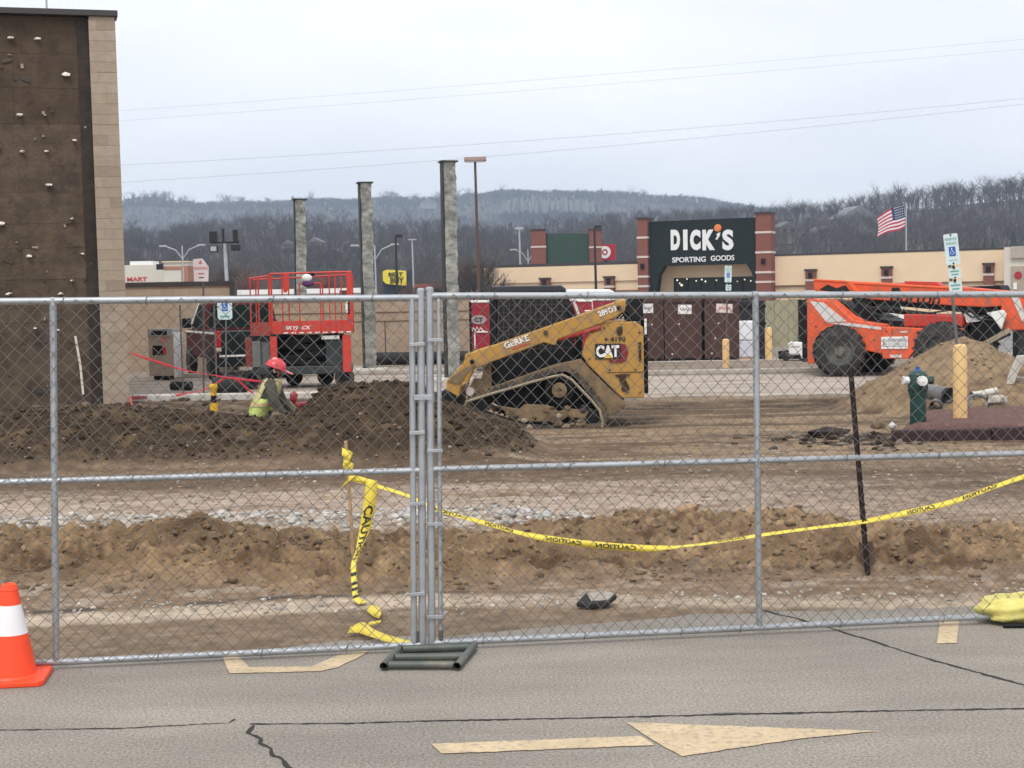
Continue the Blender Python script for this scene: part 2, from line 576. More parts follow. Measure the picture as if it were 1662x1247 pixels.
m_paint = M("worn_yellow_road_paint", (0.56, 0.435, 0.275), 0.85, var=0.16, scale=5, bump=0.4, bscale=120, dirt=(0.29, 0.25, 0.20), damt=0.44, dscale=30)
m_crack = M("crack_sealant", (0.022, 0.021, 0.02), 0.8, var=0.3)
def ground_poly(name, pts, mat, z=0.004, parent=None):
    vs = [G(x, y) for x, y in pts]
    o = MB().add([(a.x, a.y, z) for a in vs], [tuple(range(len(vs)))]).build(name, mat, parent)
    return o
def paint(name, pts, label):
    o = ground_poly(name, pts, m_paint)
    o['kind'] = 'structure'
    return o
def poly_rough(pts, amp, step):
    out = []
    for i in range(len(pts)):
        a, b = Vector(pts[i]), Vector(pts[(i + 1) % len(pts)])
        n = max(1, int((b - a).length / step))
        for j in range(n):
            q = a.lerp(b, j / n)
            out.append((q.x + random.uniform(-amp, amp), q.y + random.uniform(-amp, amp) * 0.5))
    return out
paint("painted_arrow_shaft", poly_rough([(700, 1209), (716, 1225), (1062, 1211), (1040, 1196)], 1.2, 12), "")
paint("painted_arrow_head", poly_rough([(1015, 1174), (1425, 1188), (1300, 1200), (1108, 1229), (1072, 1210), (1048, 1195)], 1.0, 12), "")
paint("painted_marking", poly_rough([(360, 1066), (388, 1068), (404, 1084), (505, 1083), (545, 1066), (600, 1056), (590, 1064), (548, 1084), (520, 1091), (373, 1094)], 0.8, 10), "")
paint("painted_bar", poly_rough([(1527, 1008), (1557, 1008), (1553, 1045), (1520, 1046)], 0.8, 8), "")

def crack(pts, w0, jit, name="road_crack", step=9):
    q = []
    for i in range(len(pts) - 1):
        a, b = Vector(pts[i]), Vector(pts[i + 1])
        n = max(1, int((b - a).length / step))
        for j in range(n): q.append(a.lerp(b, j / n))
    q.append(Vector(pts[-1]))
    vs, fs = [], []
    for i, p in enumerate(q):
        gp = G(p.x + random.uniform(-jit, jit), p.y + random.uniform(-jit, jit) * 0.35)
        d = q[min(i + 1, len(q) - 1)] - q[max(i - 1, 0)]
        ga, gb = G(*q[max(i - 1, 0)]), G(*q[min(i + 1, len(q) - 1)])
        nrm = (gb - ga).cross(Vector((0, 0, 1))).normalized()
        ww = w0 * random.uniform(0.35, 1.25)
        vs += [(gp.x + nrm.x * ww, gp.y + nrm.y * ww, 0.003), (gp.x - nrm.x * ww, gp.y - nrm.y * ww, 0.003)]
    for i in range(len(q) - 1):
        fs.append((2 * i, 2 * i + 1, 2 * i + 3, 2 * i + 2))
    o = MB().add(vs, fs).build(name, m_crack)
    o['kind'] = 'structure'
crack([(-60, 1187), (200, 1183), (370, 1174), (381, 1168)], 0.006, 1.2)
crack([(405, 1176), (560, 1175), (700, 1171), (960, 1166), (1200, 1160), (1420, 1155), (1720, 1150)], 0.009, 1.2)
crack([(412, 1178), (404, 1190), (424, 1200), (422, 1208), (440, 1216), (441, 1226), (458, 1232), (462, 1242), (476, 1250), (480, 1275)], 0.010, 2.0, step=5)
crack([(1225, 988), (1290, 1004), (1400, 1036), (1500, 1068), (1600, 1096), (1720, 1128)], 0.011, 1.5)
crack([(1110, 1164), (1180, 1158), (1300, 1160)], 0.004, 1.0)

# ------------------------------------------------------------------ churned soil
BX = np.array([-9, -5, -3.2, -2.2, -1.2, -.5, .3, 1.2, 1.9, 2.5, 3.2, 5, 9])
BH = np.array([.14, .13, .17, .27, .15, .13, .24, .17, .24, .16, .10, .08, .06])
MXX = np.array([-14, -6.4, -4.9, -3.7, -3.1, -2.75, -2.35, -2.1, -1.7, -1.2, -.85, -.45, 0, .3, .5])
MHH = np.array([.60, .58, .58, .44, .38, .46, .76, .80, .82, .80, .60, .42, .24, .08, 0])
SAND = (7.35, 25.0)
def terrain(x, y):
    n1 = fbm(x * 1.1, y * 1.1, 1)
    n2 = fbm(x * 4.7, y * 5.5, 5)
    n3 = fbm(x * 15, y * 17, 9, 3)
    ruts = fbm(x * 0.35, y * 2.0, 21) * 0.07 + fbm(x * 0.8, y * 5, 25) * 0.05
    e = np.interp(x, [-4, -3, -1.5, -.6, .3, 1.2, 2.9], [7.8, 7.86, 8.02, 8.3, 8.62, 8.8, 8.9]) + 0.3 * fbm(x * 1.3, y * 0 + 3, 31) + 0.12 * fbm(x * 6, y * 2, 33)
    film = sm(y, e - 0.12, e + 0.18)
    h = -0.03 + film * (0.034 + 0.012 * sm(y, 8.8, 9.6)) + film * np.abs(n3) * 0.008
    bm_ = np.interp(x, BX, BH)
    yc = 10.75 + 0.18 * np.sin(x * 1.3) + 0.2 * n1
    wd = np.where(y < yc, 0.62, 0.85)
    g_ = np.exp(-((y - yc) / wd) ** 2)
    clump = n2 * 0.17 + n3 * 0.075
    # sharp clods: ridged noise
    rg = 1 - np.abs(fbm(x * 7, y * 7, 41, 3)) * 4
    n4 = fbm(x * 9, y * 9, 13, 5) + 0.55 * np.abs(fbm(x * 19, y * 21, 15, 3)) - 0.25 * np.abs(fbm(x * 3.3, y * 3.7, 19, 4))
    h = h + bm_ * g_ * (1 + 0.7 * n1) + sm(g_, 0.05, 0.5) * (clump * (0.85 + bm_) + 0.14 * n4 + 0.04 * rg)
    far = sm(y, 11.6, 13.2)
    h = h + far * (ruts * 0.8 + n3 * 0.02 + 0.0)
    rub = np.exp(-((y - 12.9) / 0.5) ** 2) * sm(-x, -0.6, 0.2)
    h = h + rub * (0.05 + n2 * 0.10 + n3 * 0.06)
    # dark spoil mound
    mh = np.interp(x, MXX, MHH)
    yc2 = 19.35 + 0.25 * n1
    fr = np.clip(1 - (yc2 - y) / 2.1, 0, 1)
    bk = np.clip(1 - (y - yc2) / 1.6, 0, 1)
    prof = np.where(y < yc2, fr, bk)
    prof = np.sin(prof * math.pi / 2) ** 1.15
    md = sm(prof * mh, 0.02, 0.2)
    h = h + mh * prof + md * (n2 * 0.13 + n3 * 0.06 + 0.10 * np.abs(fbm(x * 11, y * 12, 47, 4)))
    # trench where the worker stands
    tr = sm(-x, 2.0, 2.9) * sm(y, 20.6, 21.8) * (1 - sm(y, 24.5, 30.2))
    h = h - 0.62 * tr + tr * (n2 * 0.14)
    # sand pile
    dx, dy = x - SAND[0], y - SAND[1]
    rr = np.sqrt(dx * dx + dy * dy * 0.9) * (1 + 0.16 * n1)
    sp = np.clip(1 - rr / 2.15, 0, 1)
    sp = np.where(sp > 0.82, 0.82 + (sp - 0.82) * 0.55, sp)
    h = h + sp * 1.26 + sm(sp, 0, 0.15) * (n2 * 0.07 + n3 * 0.03)
    # shallow ditch before the concrete lot
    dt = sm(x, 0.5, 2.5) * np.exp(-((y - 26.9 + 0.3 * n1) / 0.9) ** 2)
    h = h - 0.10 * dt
    return h, dict(n1=n1, n2=n2, n3=n3, film=film, berm=g_, md=md, sp=sp, tr=tr, dt=dt, rub=rub, rg=rg)
def lerp(c, d, k):
    return c * (1 - k[:, None]) + np.array(d)[None, :] * k[:, None]
def soil(x, y, k):
    s1 = fbm(x * 0.45, y * 1.7, 51)
    s2 = fbm(x * 2.2, y * 4.5, 55)
    s3 = fbm(x * 9, y * 11, 59)
    s4 = fbm(x * 0.25, y * 3.1, 67)
    c = np.tile(np.array([.205, .150, .105]), (len(x), 1))
    c = lerp(c, (.30, .265, .225), sm(s2 + s3 * 0.7, 0.05, 0.3) * 0.6)
    # dusty soil film on the pavement
    fl = 1 - sm(y, 9.0, 9.45)
    c = lerp(c, (.205, .156, .112), fl * (0.75 + 0.5 * s2))
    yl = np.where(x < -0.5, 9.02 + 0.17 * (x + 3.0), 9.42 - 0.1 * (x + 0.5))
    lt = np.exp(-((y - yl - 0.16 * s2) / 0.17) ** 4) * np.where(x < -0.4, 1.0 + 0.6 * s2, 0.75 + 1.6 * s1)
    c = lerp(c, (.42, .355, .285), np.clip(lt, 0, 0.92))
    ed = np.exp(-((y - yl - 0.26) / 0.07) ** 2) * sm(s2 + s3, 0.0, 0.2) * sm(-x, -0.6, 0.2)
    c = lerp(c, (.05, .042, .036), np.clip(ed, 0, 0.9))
    # berm clay; shade in its hollows and a dark hole are painted in
    bm_ = sm(k['berm'], 0.08, 0.4)
    bc = np.tile(np.array([.215, .15, .09]), (len(x), 1))
    bc = lerp(bc, (.092, .056, .033), sm(s2 + 0.9 * s3 - 0.8 * k['n2'] + 0.5 * s1, 0.0, 0.2) * 0.9)
    bc = lerp(bc, (.07, .045, .028), np.exp(-(((x + 2.05) / .55) ** 2 + ((y - 10.75) / .3) ** 2)) * .8)
    bc = lerp(bc, (.31, .225, .135), sm(s3 - 0.4 * s2, 0.06, 0.3) * 0.6)
    c = c * (1 - bm_[:, None]) + bc * bm_[:, None]
    # gravelly pale band and brown wheel tracks
    pale = np.exp(-((y - 14.2) / 1.35) ** 2)
    c = lerp(c, (.34, .28, .235), np.clip(pale * (0.85 + 2.4 * s1 + 1.2 * s3 + 1.2 * s2), 0, 0.92))
    trk = np.exp(-((y - 17.3) / 1.3) ** 2) * sm(-x, -3.5, 0.5) + 0.5 * np.exp(-((y - 16.0) / 0.7) ** 2)
    c = lerp(c, (.105, .072, .048), np.clip(trk * (0.8 + 3.0 * s4 + 1.0 * s2), 0, 0.92))
    rt = sm(y, 16.5, 18.5) * sm(x, -0.5, 1.5)
    c = lerp(c, (.10, .068, .042), np.clip(rt * sm(s4 + 0.6 * s2, -0.08, 0.16), 0, 0.9))
    c = lerp(c, (.25, .185, .12), np.clip(rt * sm(-s4 - s2 * 0.5, 0.0, 0.25), 0, 0.7))
    # big dark stain by the kerbed bed on the right
    st = np.exp(-(((x - 4.9) / 2.2) ** 2 + ((y - 14.8) / 1.6) ** 2))
    c = lerp(c, (.09, .06, .04), np.clip(st * (0.75 + 1.5 * s2), 0, 0.85))
    c = lerp(c, (.40, .37, .335), np.clip(k['rub'] * (0.5 + 2 * s3 + s2), 0, 0.85))
    dk = np.clip(np.maximum(k['md'], k['tr'] * 0.75) + sm(-x, 2.0, 3.0) * sm(y, 18, 20) * 0.9, 0, 1)
    dc = np.tile(np.array([.052, .036, .024]), (len(x), 1))
    dc = lerp(dc, (.105, .074, .045), sm(s2 + 0.7 * s3, 0.0, 0.3) * 0.8)
    lr = sm(y, 23.5, 26) * sm(-x, 2, 3)
    dc = lerp(dc, (.16, .125, .09), np.clip(lr * (0.4 + 2 * s3 + s2), 0, 0.8))
    c = c * (1 - dk[:, None]) + dc * dk[:, None]
    sa = sm(k['sp'], 0.0, 0.1)
    sc_ = np.tile(np.array([.225, .165, .105]), (len(x), 1))
    sc_ = lerp(sc_, (.125, .085, .055), sm(s2 + 0.5 * s1, 0.0, 0.25) * 0.8)
    c = c * (1 - sa[:, None]) + sc_ * sa[:, None]
    c = lerp(c, (.032, .022, .016), np.clip(1.3 * k['dt'] * (0.8 + 1.2 * s2 + s4), 0, 0.92))  # shadow below the slab edge painted into the ditch soil
    d2 = np.exp(-((y - 20.2 - 0.5 * s1) / 0.35) ** 2) * sm(x, 1.5, 3.2) * (1 - sm(x, 5.5, 6.5))
    c = lerp(c, (.035, .026, .02), np.clip(d2 * (0.7 + 2.5 * s2), 0, 0.9))
    s5 = fbm(x * 24, y * 27, 91, 2)
    return np.clip(c * (1 + 0.75 * s3[:, None] + 0.35 * s5[:, None]) * np.array([1.02, 0.975, 0.915])[None, :], 0.008, 0.7)
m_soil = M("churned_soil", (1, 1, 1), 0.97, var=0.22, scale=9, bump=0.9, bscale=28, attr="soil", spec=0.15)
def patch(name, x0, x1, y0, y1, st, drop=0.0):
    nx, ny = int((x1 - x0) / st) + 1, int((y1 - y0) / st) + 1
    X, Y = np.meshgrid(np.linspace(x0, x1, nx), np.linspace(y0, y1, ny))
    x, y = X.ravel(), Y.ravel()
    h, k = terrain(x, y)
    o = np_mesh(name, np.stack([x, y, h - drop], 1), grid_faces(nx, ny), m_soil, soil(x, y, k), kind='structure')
    return o
patch("dirt_ground", -4.6, 5.0, 7.72, 13.6, 0.0155)
patch("dirt_ground", -6.6, 7.2, 13.5, 21.2, 0.032, 0.004)
patch("dirt_ground", -12, 12, 21.1, 31.6, 0.07, 0.01)
patch("dirt_ground", -25, -4.55, 8.15, 13.6, 0.12, 0.012)
patch("dirt_ground", 4.95, 25, 8.15, 13.6, 0.12, 0.012)
patch("dirt_ground", -25, -6.55, 13.5, 21.2, 0.12, 0.012)
patch("dirt_ground", 7.15, 25, 13.5, 21.2, 0.12, 0.012)
patch("dirt_ground", -25, -11.95, 21.1, 31.6, 0.2, 0.02)
patch("dirt_ground", 11.95, 25, 21.1, 31.6, 0.2, 0.02)
def hz_at(x, y):
    return float(terrain(np.array([float(x)]), np.array([float(y)]))[0][0])

# clods and stones lying in the soil
def chunk_mesh(sharp=0.35, n=1):
    bm = bmesh.new()
    bmesh.ops.create_icosphere(bm, subdivisions=n, radius=1)
    for v in bm.verts:
        v.co *= 1 + random.uniform(-sharp, sharp)
    vs = np.array([v.co[:] for v in bm.verts])
    fs = np.array([[v.index for v in f.verts] for f in bm.faces])
    bm.free()
    return vs, fs
def scatter(name, mat, n, fx, fy, size, colf, flat=0.7, keep=None, sink=0.42):
    shapes = [chunk_mesh() for _ in range(6)]
    V_, F_, C_ = [], [], []
    off = 0
    xs, ys = fx(n), fy(n)
    h, k = terrain(xs, ys)
    for i in range(n):
        if keep is not None and not keep(xs[i], ys[i], {q: k[q][i] for q in k}): continue
        s = size(i)
        vs, fs = shapes[i % 6]
        a = random.uniform(0, 6.28)
        c, s_ = math.cos(a), math.sin(a)
        v = vs * np.array([s, s * random.uniform(.6, 1), s * flat * random.uniform(.6, 1)])
        v = np.stack([v[:, 0] * c - v[:, 1] * s_, v[:, 0] * s_ + v[:, 1] * c, v[:, 2]], 1)
        tl = random.uniform(-.5, .5)
        v = np.stack([v[:, 0], v[:, 1] * math.cos(tl) - v[:, 2] * math.sin(tl), v[:, 1] * math.sin(tl) + v[:, 2] * math.cos(tl)], 1)
        V_.append(v + np.array([xs[i], ys[i], h[i] + s * flat * (0.5 - sink)]))
        F_.append(fs + off)
        off += len(vs)
        C_.append(np.tile(np.array(colf(i)), (len(vs), 1)))
    return np_mesh(name, np.vstack(V_), np.vstack(F_), mat, np.vstack(C_), smooth=False, kind='stuff')
def cj(base, j):
    def f(i):
        k = random.uniform(1 - j, 1 + j)
        return [max(.01, b * k * random.uniform(.96, 1.04)) for b in base]
    return f
U = lambda a, b: (lambda n: rng.uniform(a, b, n))
N = lambda a, b: (lambda n: rng.normal(a, b, n))
scatter("soil_clods", m_soil, 6500, U(-4.6, 4.8), N(10.7, 0.66), lambda i: random.choice([.005, .006, .007, .008, .009, .010, .012, .014, .02, .032]) * random.uniform(.7, 1.3), cj((.20, .138, .083), .35), keep=lambda x, y, k: k['berm'] > 0.06 and y > 9.3)
scatter("rubble", m_soil, 1500, U(-4.8, 0.6), N(13.0, 0.35), lambda i: random.choice([.01, .014, .02, .03, .05]) * random.uniform(.7, 1.3), cj((.44, .42, .39), .25), flat=0.5)
scatter("pavement_crumbs", m_soil, 700, U(-4.0, 4.4), N(9.35, 0.13), lambda i: random.choice([.006, .01, .014, .022]), cj((.40, .36, .31), .35), flat=0.6)
scatter("gravel", m_soil, 2600, U(-6, 6.5), U(12.2, 18.2), lambda i: random.choice([.008, .012, .016, .026]), cj((.30, .25, .2), .4), flat=0.6)
scatter("spoil_clods", m_soil, 4200, U(-6.6, 0.5), N(18.9, 0.9), lambda i: random.choice([.008, .01, .012, .014, .018, .024, .04]) * random.uniform(.7, 1.3), cj((.062, .043, .028), .4), keep=lambda x, y, k: k['md'] > 0.3)
scatter("trench_stones", m_soil, 500, U(-10, -2.2), U(21.5, 30.5), lambda i: random.choice([.03, .05, .08, .12]) * random.uniform(.6, 1.2), cj((.15, .115, .085), .5))
scatter("broken_pavement_bits", m_soil, 240, N(4.35, 0.5), N(19.3, 0.55), lambda i: random.choice([.02, .03, .05, .09]), lambda i: random.choice([(.03, .024, .02), (.06, .045, .035), (.06, .045, .035), (.2, .16, .125)]), flat=0.4, sink=.5)
scatter("sand_lumps", m_soil, 110, N(7.35, 1.2), N(24.2, 1.0), lambda i: random.choice([.015, .025, .04]), cj((.25, .18, .115), .2), keep=lambda x, y, k: k['sp'] > 0.05)

tw = MB()
for i in range(420):
    tx, ty = random.uniform(-4.4, 4.6), random.gauss(10.6, .6)
    if ty < 9.4: continue
    a, ln = random.uniform(0, 3.14), random.uniform(.03, .16)
    zc = hz_at(tx, ty) + .012
    tw.pipe([(tx, ty, zc), (tx + ln * .5 * math.cos(a), ty + ln * .5 * math.sin(a), zc + random.uniform(0, .02)), (tx + ln * math.cos(a + .3), ty + ln * math.sin(a + .3), zc + random.uniform(-.01, .03))], random.uniform(.0015, .004), 4)
tw.build("roots_and_twigs", M("dry_roots", (.26, .18, .11), .95, var=.5, scale=.8))['kind'] = 'stuff'

# ------------------------------------------------------------------ concrete lot, kerbs, median, planting bed
m_lot = M("dusty_concrete_lot", (0.38, 0.32, 0.265), 0.93, var=0.2, scale=0.9, bump=0.25, bscale=25, dirt=(0.18, 0.135, 0.098), damt=0.52, dscale=0.7, stretch=(0.35, 1.6, 1))
edge = []
xx = -25.0
while xx <= 25:
    yb = 31.0 if xx < -1.5 else 28.3
    if -1.5 <= xx < 2: yb = 31.0 - (xx + 1.5) / 3.5 * 2.7
    edge.append((xx, yb + random.uniform(-.18, .18)))
    xx += 0.35
lot = MB()
poly = edge + [(25, 46.5), (-25, 46.5)]
lot.flat(poly, -0.09, 0.05)
lot.build("concrete_lot", m_lot)['kind'] = 'structure'
ap = MB().add([(-40, 46.5, 0.0), (40, 46.5, 0.0), (60, 140, 0.0), (-60, 140, 0.0)], [(0, 1, 2, 3)]).build("parking_lot", M("grey_parking_asphalt", (0.19, 0.18, 0.165), 0.95, var=0.2, scale=0.5))
ap['kind'] = 'structure'
kb = MB().box(-9.2, -2.4, 30.55, 30.8, -0.2, 0.13)
kb.build("kerb", m_conclt, bevel=0.03)['kind'] = 'structure'
kb = MB().box(-0.5, 25, 36.3, 36.5, 0.045, 0.17)
kb.build("kerb", m_conc, bevel=0.03)['kind'] = 'structure'
m_med = M("bare_median_soil", (0.21, 0.165, 0.12), 0.95, var=0.3, scale=1.5, bump=0.5, bscale=20, stretch=(0.4, 1.5, 1), dirt=(0.11, 0.08, 0.06), damt=0.3, dscale=1)
md_ = MB().box(-0.5, 25, 36.5, 41.6, 0.045, 0.15)
md_.build("median", m_med)['kind'] = 'structure'
kb = MB().box(-0.5, 25, 41.6, 41.8, 0.045, 0.17)
kb.build("kerb", m_conc, bevel=0.03)['kind'] = 'structure'
kb = MB().box(-9, -0.9, 39.3, 39.5, 0.045, 0.17)
kb.build("kerb", m_conc, bevel=0.03)['kind'] = 'structure'

# kerbed mulch bed at the right
m_mulch = M("red_brown_mulch", (0.125, 0.062, 0.054), 0.95, var=0.4, scale=30, bump=0.9, bscale=35, dirt=(0.19, 0.115, 0.09), damt=0.3, dscale=6)
nx, ny = 130, 60
X, Y = np.meshgrid(np.linspace(4.72, 13.0, nx), np.linspace(19.25, 22.6, ny))
x, y = X.ravel(), Y.ravel()
xs_ = x - (y - 19.25) * 0.36 + 0.25 * fbm(x * 2, y * 2, 75)
hb = 0.185 * sm(y, 19.25, 19.42) * sm(xs_, 4.66, 5.0) * (1 - sm(y, 22.1, 22.6)) + (fbm(x * 6, y * 6, 71) * 0.05 + fbm(x * 1.3, y * 1.3, 73) * 0.07) * sm(xs_, 4.6, 4.9) + 0.015 - 0.16 * (1 - sm(xs_, 4.5, 4.75))
np_mesh("mulch_bed", np.stack([x, y, hb], 1), grid_faces(nx, ny), m_mulch, kind='structure')
m_edge = M("dark_bed_edging", (0.042, 0.02, 0.022), 0.9, var=0.35, scale=9, bump=0.6, bscale=30)
eb = MB()
xx = 4.75
while xx < 13:
    ln = random.uniform(.5, .9)
    eb.box(xx, xx + ln - 0.015, 19.12 + random.uniform(-.02, .02), 19.30, -0.05, 0.165 + random.uniform(-.015, .02))
    xx += ln
eb.build("bed_edging", m_edge, bevel=0.02)['kind'] = 'structure'

# ================================================================== HILLS AND WOODS
def tree_template(kind, seed, h=1.0, wk=1.0):
    r = random.Random(seed)
    vs, fs = [], []
    def strip(a, b, w0, w1, d=None):
        a, b = Vector(a), Vector(b)
        t = (b - a).normalized()
        u = t.cross(Vector((r.uniform(-1, 1), r.uniform(-1, 1), r.uniform(-.3, .3)))).normalized()
        o = len(vs)
        if w1 <= 0:
            vs.extend([a + u * w0, a - u * w0, b])
            fs.append((o, o + 1, o + 2))
        else:
            v2 = t.cross(u)
            for c, w_ in ((a, w0), (b, w1)):
                for q in range(3):
                    an = q * 2.094
                    vs.append(c + (u * math.cos(an) + v2 * math.sin(an)) * w_)
            for q in range(3):
                q2 = (q + 1) % 3
                fs.append((o + q, o + q2, o + 3 + q2))
                fs.append((o + q, o + 3 + q2, o + 3 + q))
    def grow(a, d, ln, wd, lv):
        b = a + d * ln
        strip(a, b, wd, wd * 0.55 if lv < 3 else 0)
        if lv >= 3: return
        n = {0: kind[0], 1: kind[1], 2: kind[2]}[lv]
        for i in range(n):
            t = r.uniform(0.45 if lv == 0 else 0.3, 1.0)
            p = a.lerp(b, t)
            sp = r.uniform(.5, 1.25)
            nd = (d + Vector((r.uniform(-1, 1), r.uniform(-1, 1), r.uniform(-.3, .6))) * sp).normalized()
            grow(p, nd, ln * r.uniform(.45, .72), wd * 0.42, lv + 1)
    grow(Vector((0, 0, 0)), Vector((r.uniform(-.1, .1), r.uniform(-.1, .1), 1)).normalized(), 0.46 * h, 0.012 * h * wk, 0)
    return np.array([v[:] for v in vs]), np.array(fs)
def wood(name, pts, hts, tmpls, mat, wmul=1.0):
    V_, F_ = [], []
    off = 0
    for (x, y, z), h in zip(pts, hts):
        vs, fs = tmpls[random.randrange(len(tmpls))]
        a = random.uniform(0, 6.28)
        c, s = math.cos(a) * h, math.sin(a) * h
        wq = random.uniform(1.0, 1.6)
        V_.append(np.stack([(vs[:, 0] * c - vs[:, 1] * s) * wq + x, (vs[:, 0] * s + vs[:, 1] * c) * wq + y, vs[:, 2] * h + z], 1))
        F_.append(fs + off)
        off += len(vs)
    return np_mesh(name, np.vstack(V_), np.vstack(F_), mat, smooth=False, kind='stuff')

# skyline of the near wooded slope and of the far ridge (photo columns)
NPX = [-500, 0, 200, 300, 400, 480, 600, 760, 850, 1000, 1100, 1200, 1300, 1420, 1500, 1560, 1662, 2000, 2400]
NPY = [365, 362, 358, 354, 342, 338, 347, 350, 352, 342, 336, 328, 322, 314, 306, 298, 293, 290, 300]
FPXX = [-600, 0, 200, 260, 330, 420, 520, 600, 700, 780, 840, 900, 960, 1020, 1080, 1160, 1240, 1500, 2300]
FPY = [335, 332, 326, 322, 330, 324, 320, 322, 322, 312, 305, 303, 306, 312, 320, 322, 335, 340, 350]
def skyline_z(x, D, px_, py_, less):
    px = x / D * FPX + W0 / 2
    yh = 490 - ROLL * (px - 831)
    py = np.interp(px, px_, py_)
    return 1.85 + (yh - py) * D / FPX - less
NY0, NY1 = 330.0, 720.0
def near_h(x, y):
    top = skyline_z(x, NY1, NPX, NPY, 9.5)
    t_ = np.clip((y - NY0) / (NY1 - NY0), 0, 1.25)
    return np.where(t_ <= 1, -1 + (top + 1) * t_ ** 1.05, (top) - (t_ - 1) * 40) + fbm(x * 0.012, y * 0.012, 81) * 9 * t_
X, Y = np.meshgrid(np.linspace(-620, 620, 125), np.linspace(NY0, 820, 50))
x, y = X.ravel(), Y.ravel()
np_mesh("near_hill", np.stack([x, y, near_h(x, y)], 1), grid_faces(125, 50), m_hill, kind='structure')
tm = [tree_template((8, 5, 4), 100 + i) for i in range(7)]
n = 5200
ys = rng.uniform(NY0 + 10, NY1 + 25, n)
xs = rng.uniform(-0.44, 0.44, n) * ys * 1.05
zs = near_h(xs, ys)
hts = rng.uniform(8, 13.5, n) * np.where(rng.random(n) < 0.06, 1.3, 1)
wood("bare_woodland", list(zip(xs, ys, zs - 0.5)), hts, tm, m_wood1)
# crest trees on the right stand out against the sky
n = 130
ys = rng.uniform(NY1 - 20, NY1 + 20, n)
xs = rng.uniform(165, 285, n)
wood("crest_woodland", list(zip(xs, ys, near_h(xs, ys) - 0.5)), rng.uniform(13, 19, n), tm, m_wood1)

FY0, FY1 = 1500.0, 2400.0
def far_h(x, y):
    top = skyline_z(x, FY1, FPXX, FPY, 12)
    t_ = np.clip((y - FY0) / (FY1 - FY0), 0, 1.3)
    return np.where(t_ <= 1, -5 + (top + 5) * t_ ** 0.9, top - (t_ - 1) * 200) + fbm(x * 0.004, y * 0.004, 85) * 34 * t_
X, Y = np.meshgrid(np.linspace(-1500, 1500, 150), np.linspace(FY0, 2700, 50))
x, y = X.ravel(), Y.ravel()
np_mesh("far_ridge", np.stack([x, y, far_h(x, y)], 1), grid_faces(150, 50), m_hill, kind='structure')
tm2 = [tree_template((7, 5, 3), 200 + i, 1.0, 2.6) for i in range(6)]
n = 11000
ys = np.concatenate([rng.uniform(1750, FY1 + 15, n - 4500), rng.uniform(FY1 - 60, FY1 + 12, 4500)])
xs = rng.uniform(-0.37, 0.37, n) * ys
wood("far_ridge_woodland", list(zip(xs, ys, far_h(xs, ys) - 1)), rng.uniform(9, 15, n), tm2, M("far_woodland_bark", (0.062, 0.053, 0.053), 0.95, var=0.3, scale=0.02))
def cone_tree(k):
    vs, fs = [], []
    r = random.Random(k)
    o = 0
    for i in range(7):
        z0, z1, rad = i * 0.125, i * 0.125 + 0.25, 0.22 * (1 - i / 8)
        for j in range(9):
            a = j * 0.698 + r.uniform(-.2, .2)
            rr = rad * r.uniform(.7, 1.15)
            vs += [(0, 0, z1), (rr * math.cos(a), rr * math.sin(a), z0 + r.uniform(-.03, .03)), (rr * math.cos(a + .75), rr * math.sin(a + .75), z0 + r.uniform(-.03, .03))]
            fs.append((o, o + 1, o + 2))
            o += 3
    return np.array(vs), np.array(fs)
ct = [cone_tree(i) for i in range(4)]
n = 90
ys = rng.uniform(FY1 - 120, FY1 + 10, n)
xs = np.concatenate([rng.normal(-240, 60, n // 3), rng.normal(20, 70, n // 3), rng.uniform(-600, 300, n - 2 * (n // 3))])
wood("ridge_evergreens", list(zip(xs, ys, far_h(xs, ys))), rng.uniform(9, 15, n), ct, m_ever)
n = 90
xs = np.concatenate([rng.normal(-545, 28, 30), rng.normal(-420, 15, 14), rng.normal(-180, 12, 12), rng.normal(-90, 20, 14), rng.uniform(-600, 300, 20)])
wood("ridge_crest_trees", list(zip(xs, np.full(n, FY1 + 5.0), far_h(xs, np.full(n, FY1 + 5.0)))), rng.uniform(16, 27, n), [tree_template((8, 5, 4), 300 + i, 1.0, 1.3) for i in range(4)], M("pale_crest_bark", (0.16, 0.12, 0.12), 0.95, var=0.2, scale=0.02))
# pale rock bluff on the ridge
pts = []
r = random.Random(5)
nb = 34
bl = MB()
for i in range(nb):
    px = 815 + i * 4.4
    a, b = P(px, 345 + r.uniform(-3, 3), 2060), P(px + 4.6, 322 + 5 * abs(i - nb / 2) / nb + r.uniform(-5, 3), 2060)
    dd = r.uniform(-14, 14)
    bl.add([(a.x, 2060 + dd, a.z), (b.x, 2060 + dd + r.uniform(-8, 8), a.z + r.uniform(-2, 2)), (b.x, 2085 + dd, b.z), (a.x, 2085 + dd, b.z + r.uniform(-4, 3)), (a.x, 2200, a.z - 5), (b.x, 2200, a.z - 5), (b.x, 2200, b.z), (a.x, 2200, b.z)],
           [(0, 1, 2, 3), (1, 5, 6, 2), (5, 4, 7, 6), (4, 0, 3, 7), (3, 2, 6, 7)])
bl.build("rock_bluff", m_rock)['kind'] = 'structure'

# scrub along the foot of the slope (reads as one mass)
n = 900
ys = rng.uniform(230, 330, n)
xs = rng.uniform(-0.4, 0.4, n) * ys
wood("valley_scrub", list(zip(xs, ys, np.full(n, -0.3))), rng.uniform(4, 10, n), tm, m_bark)

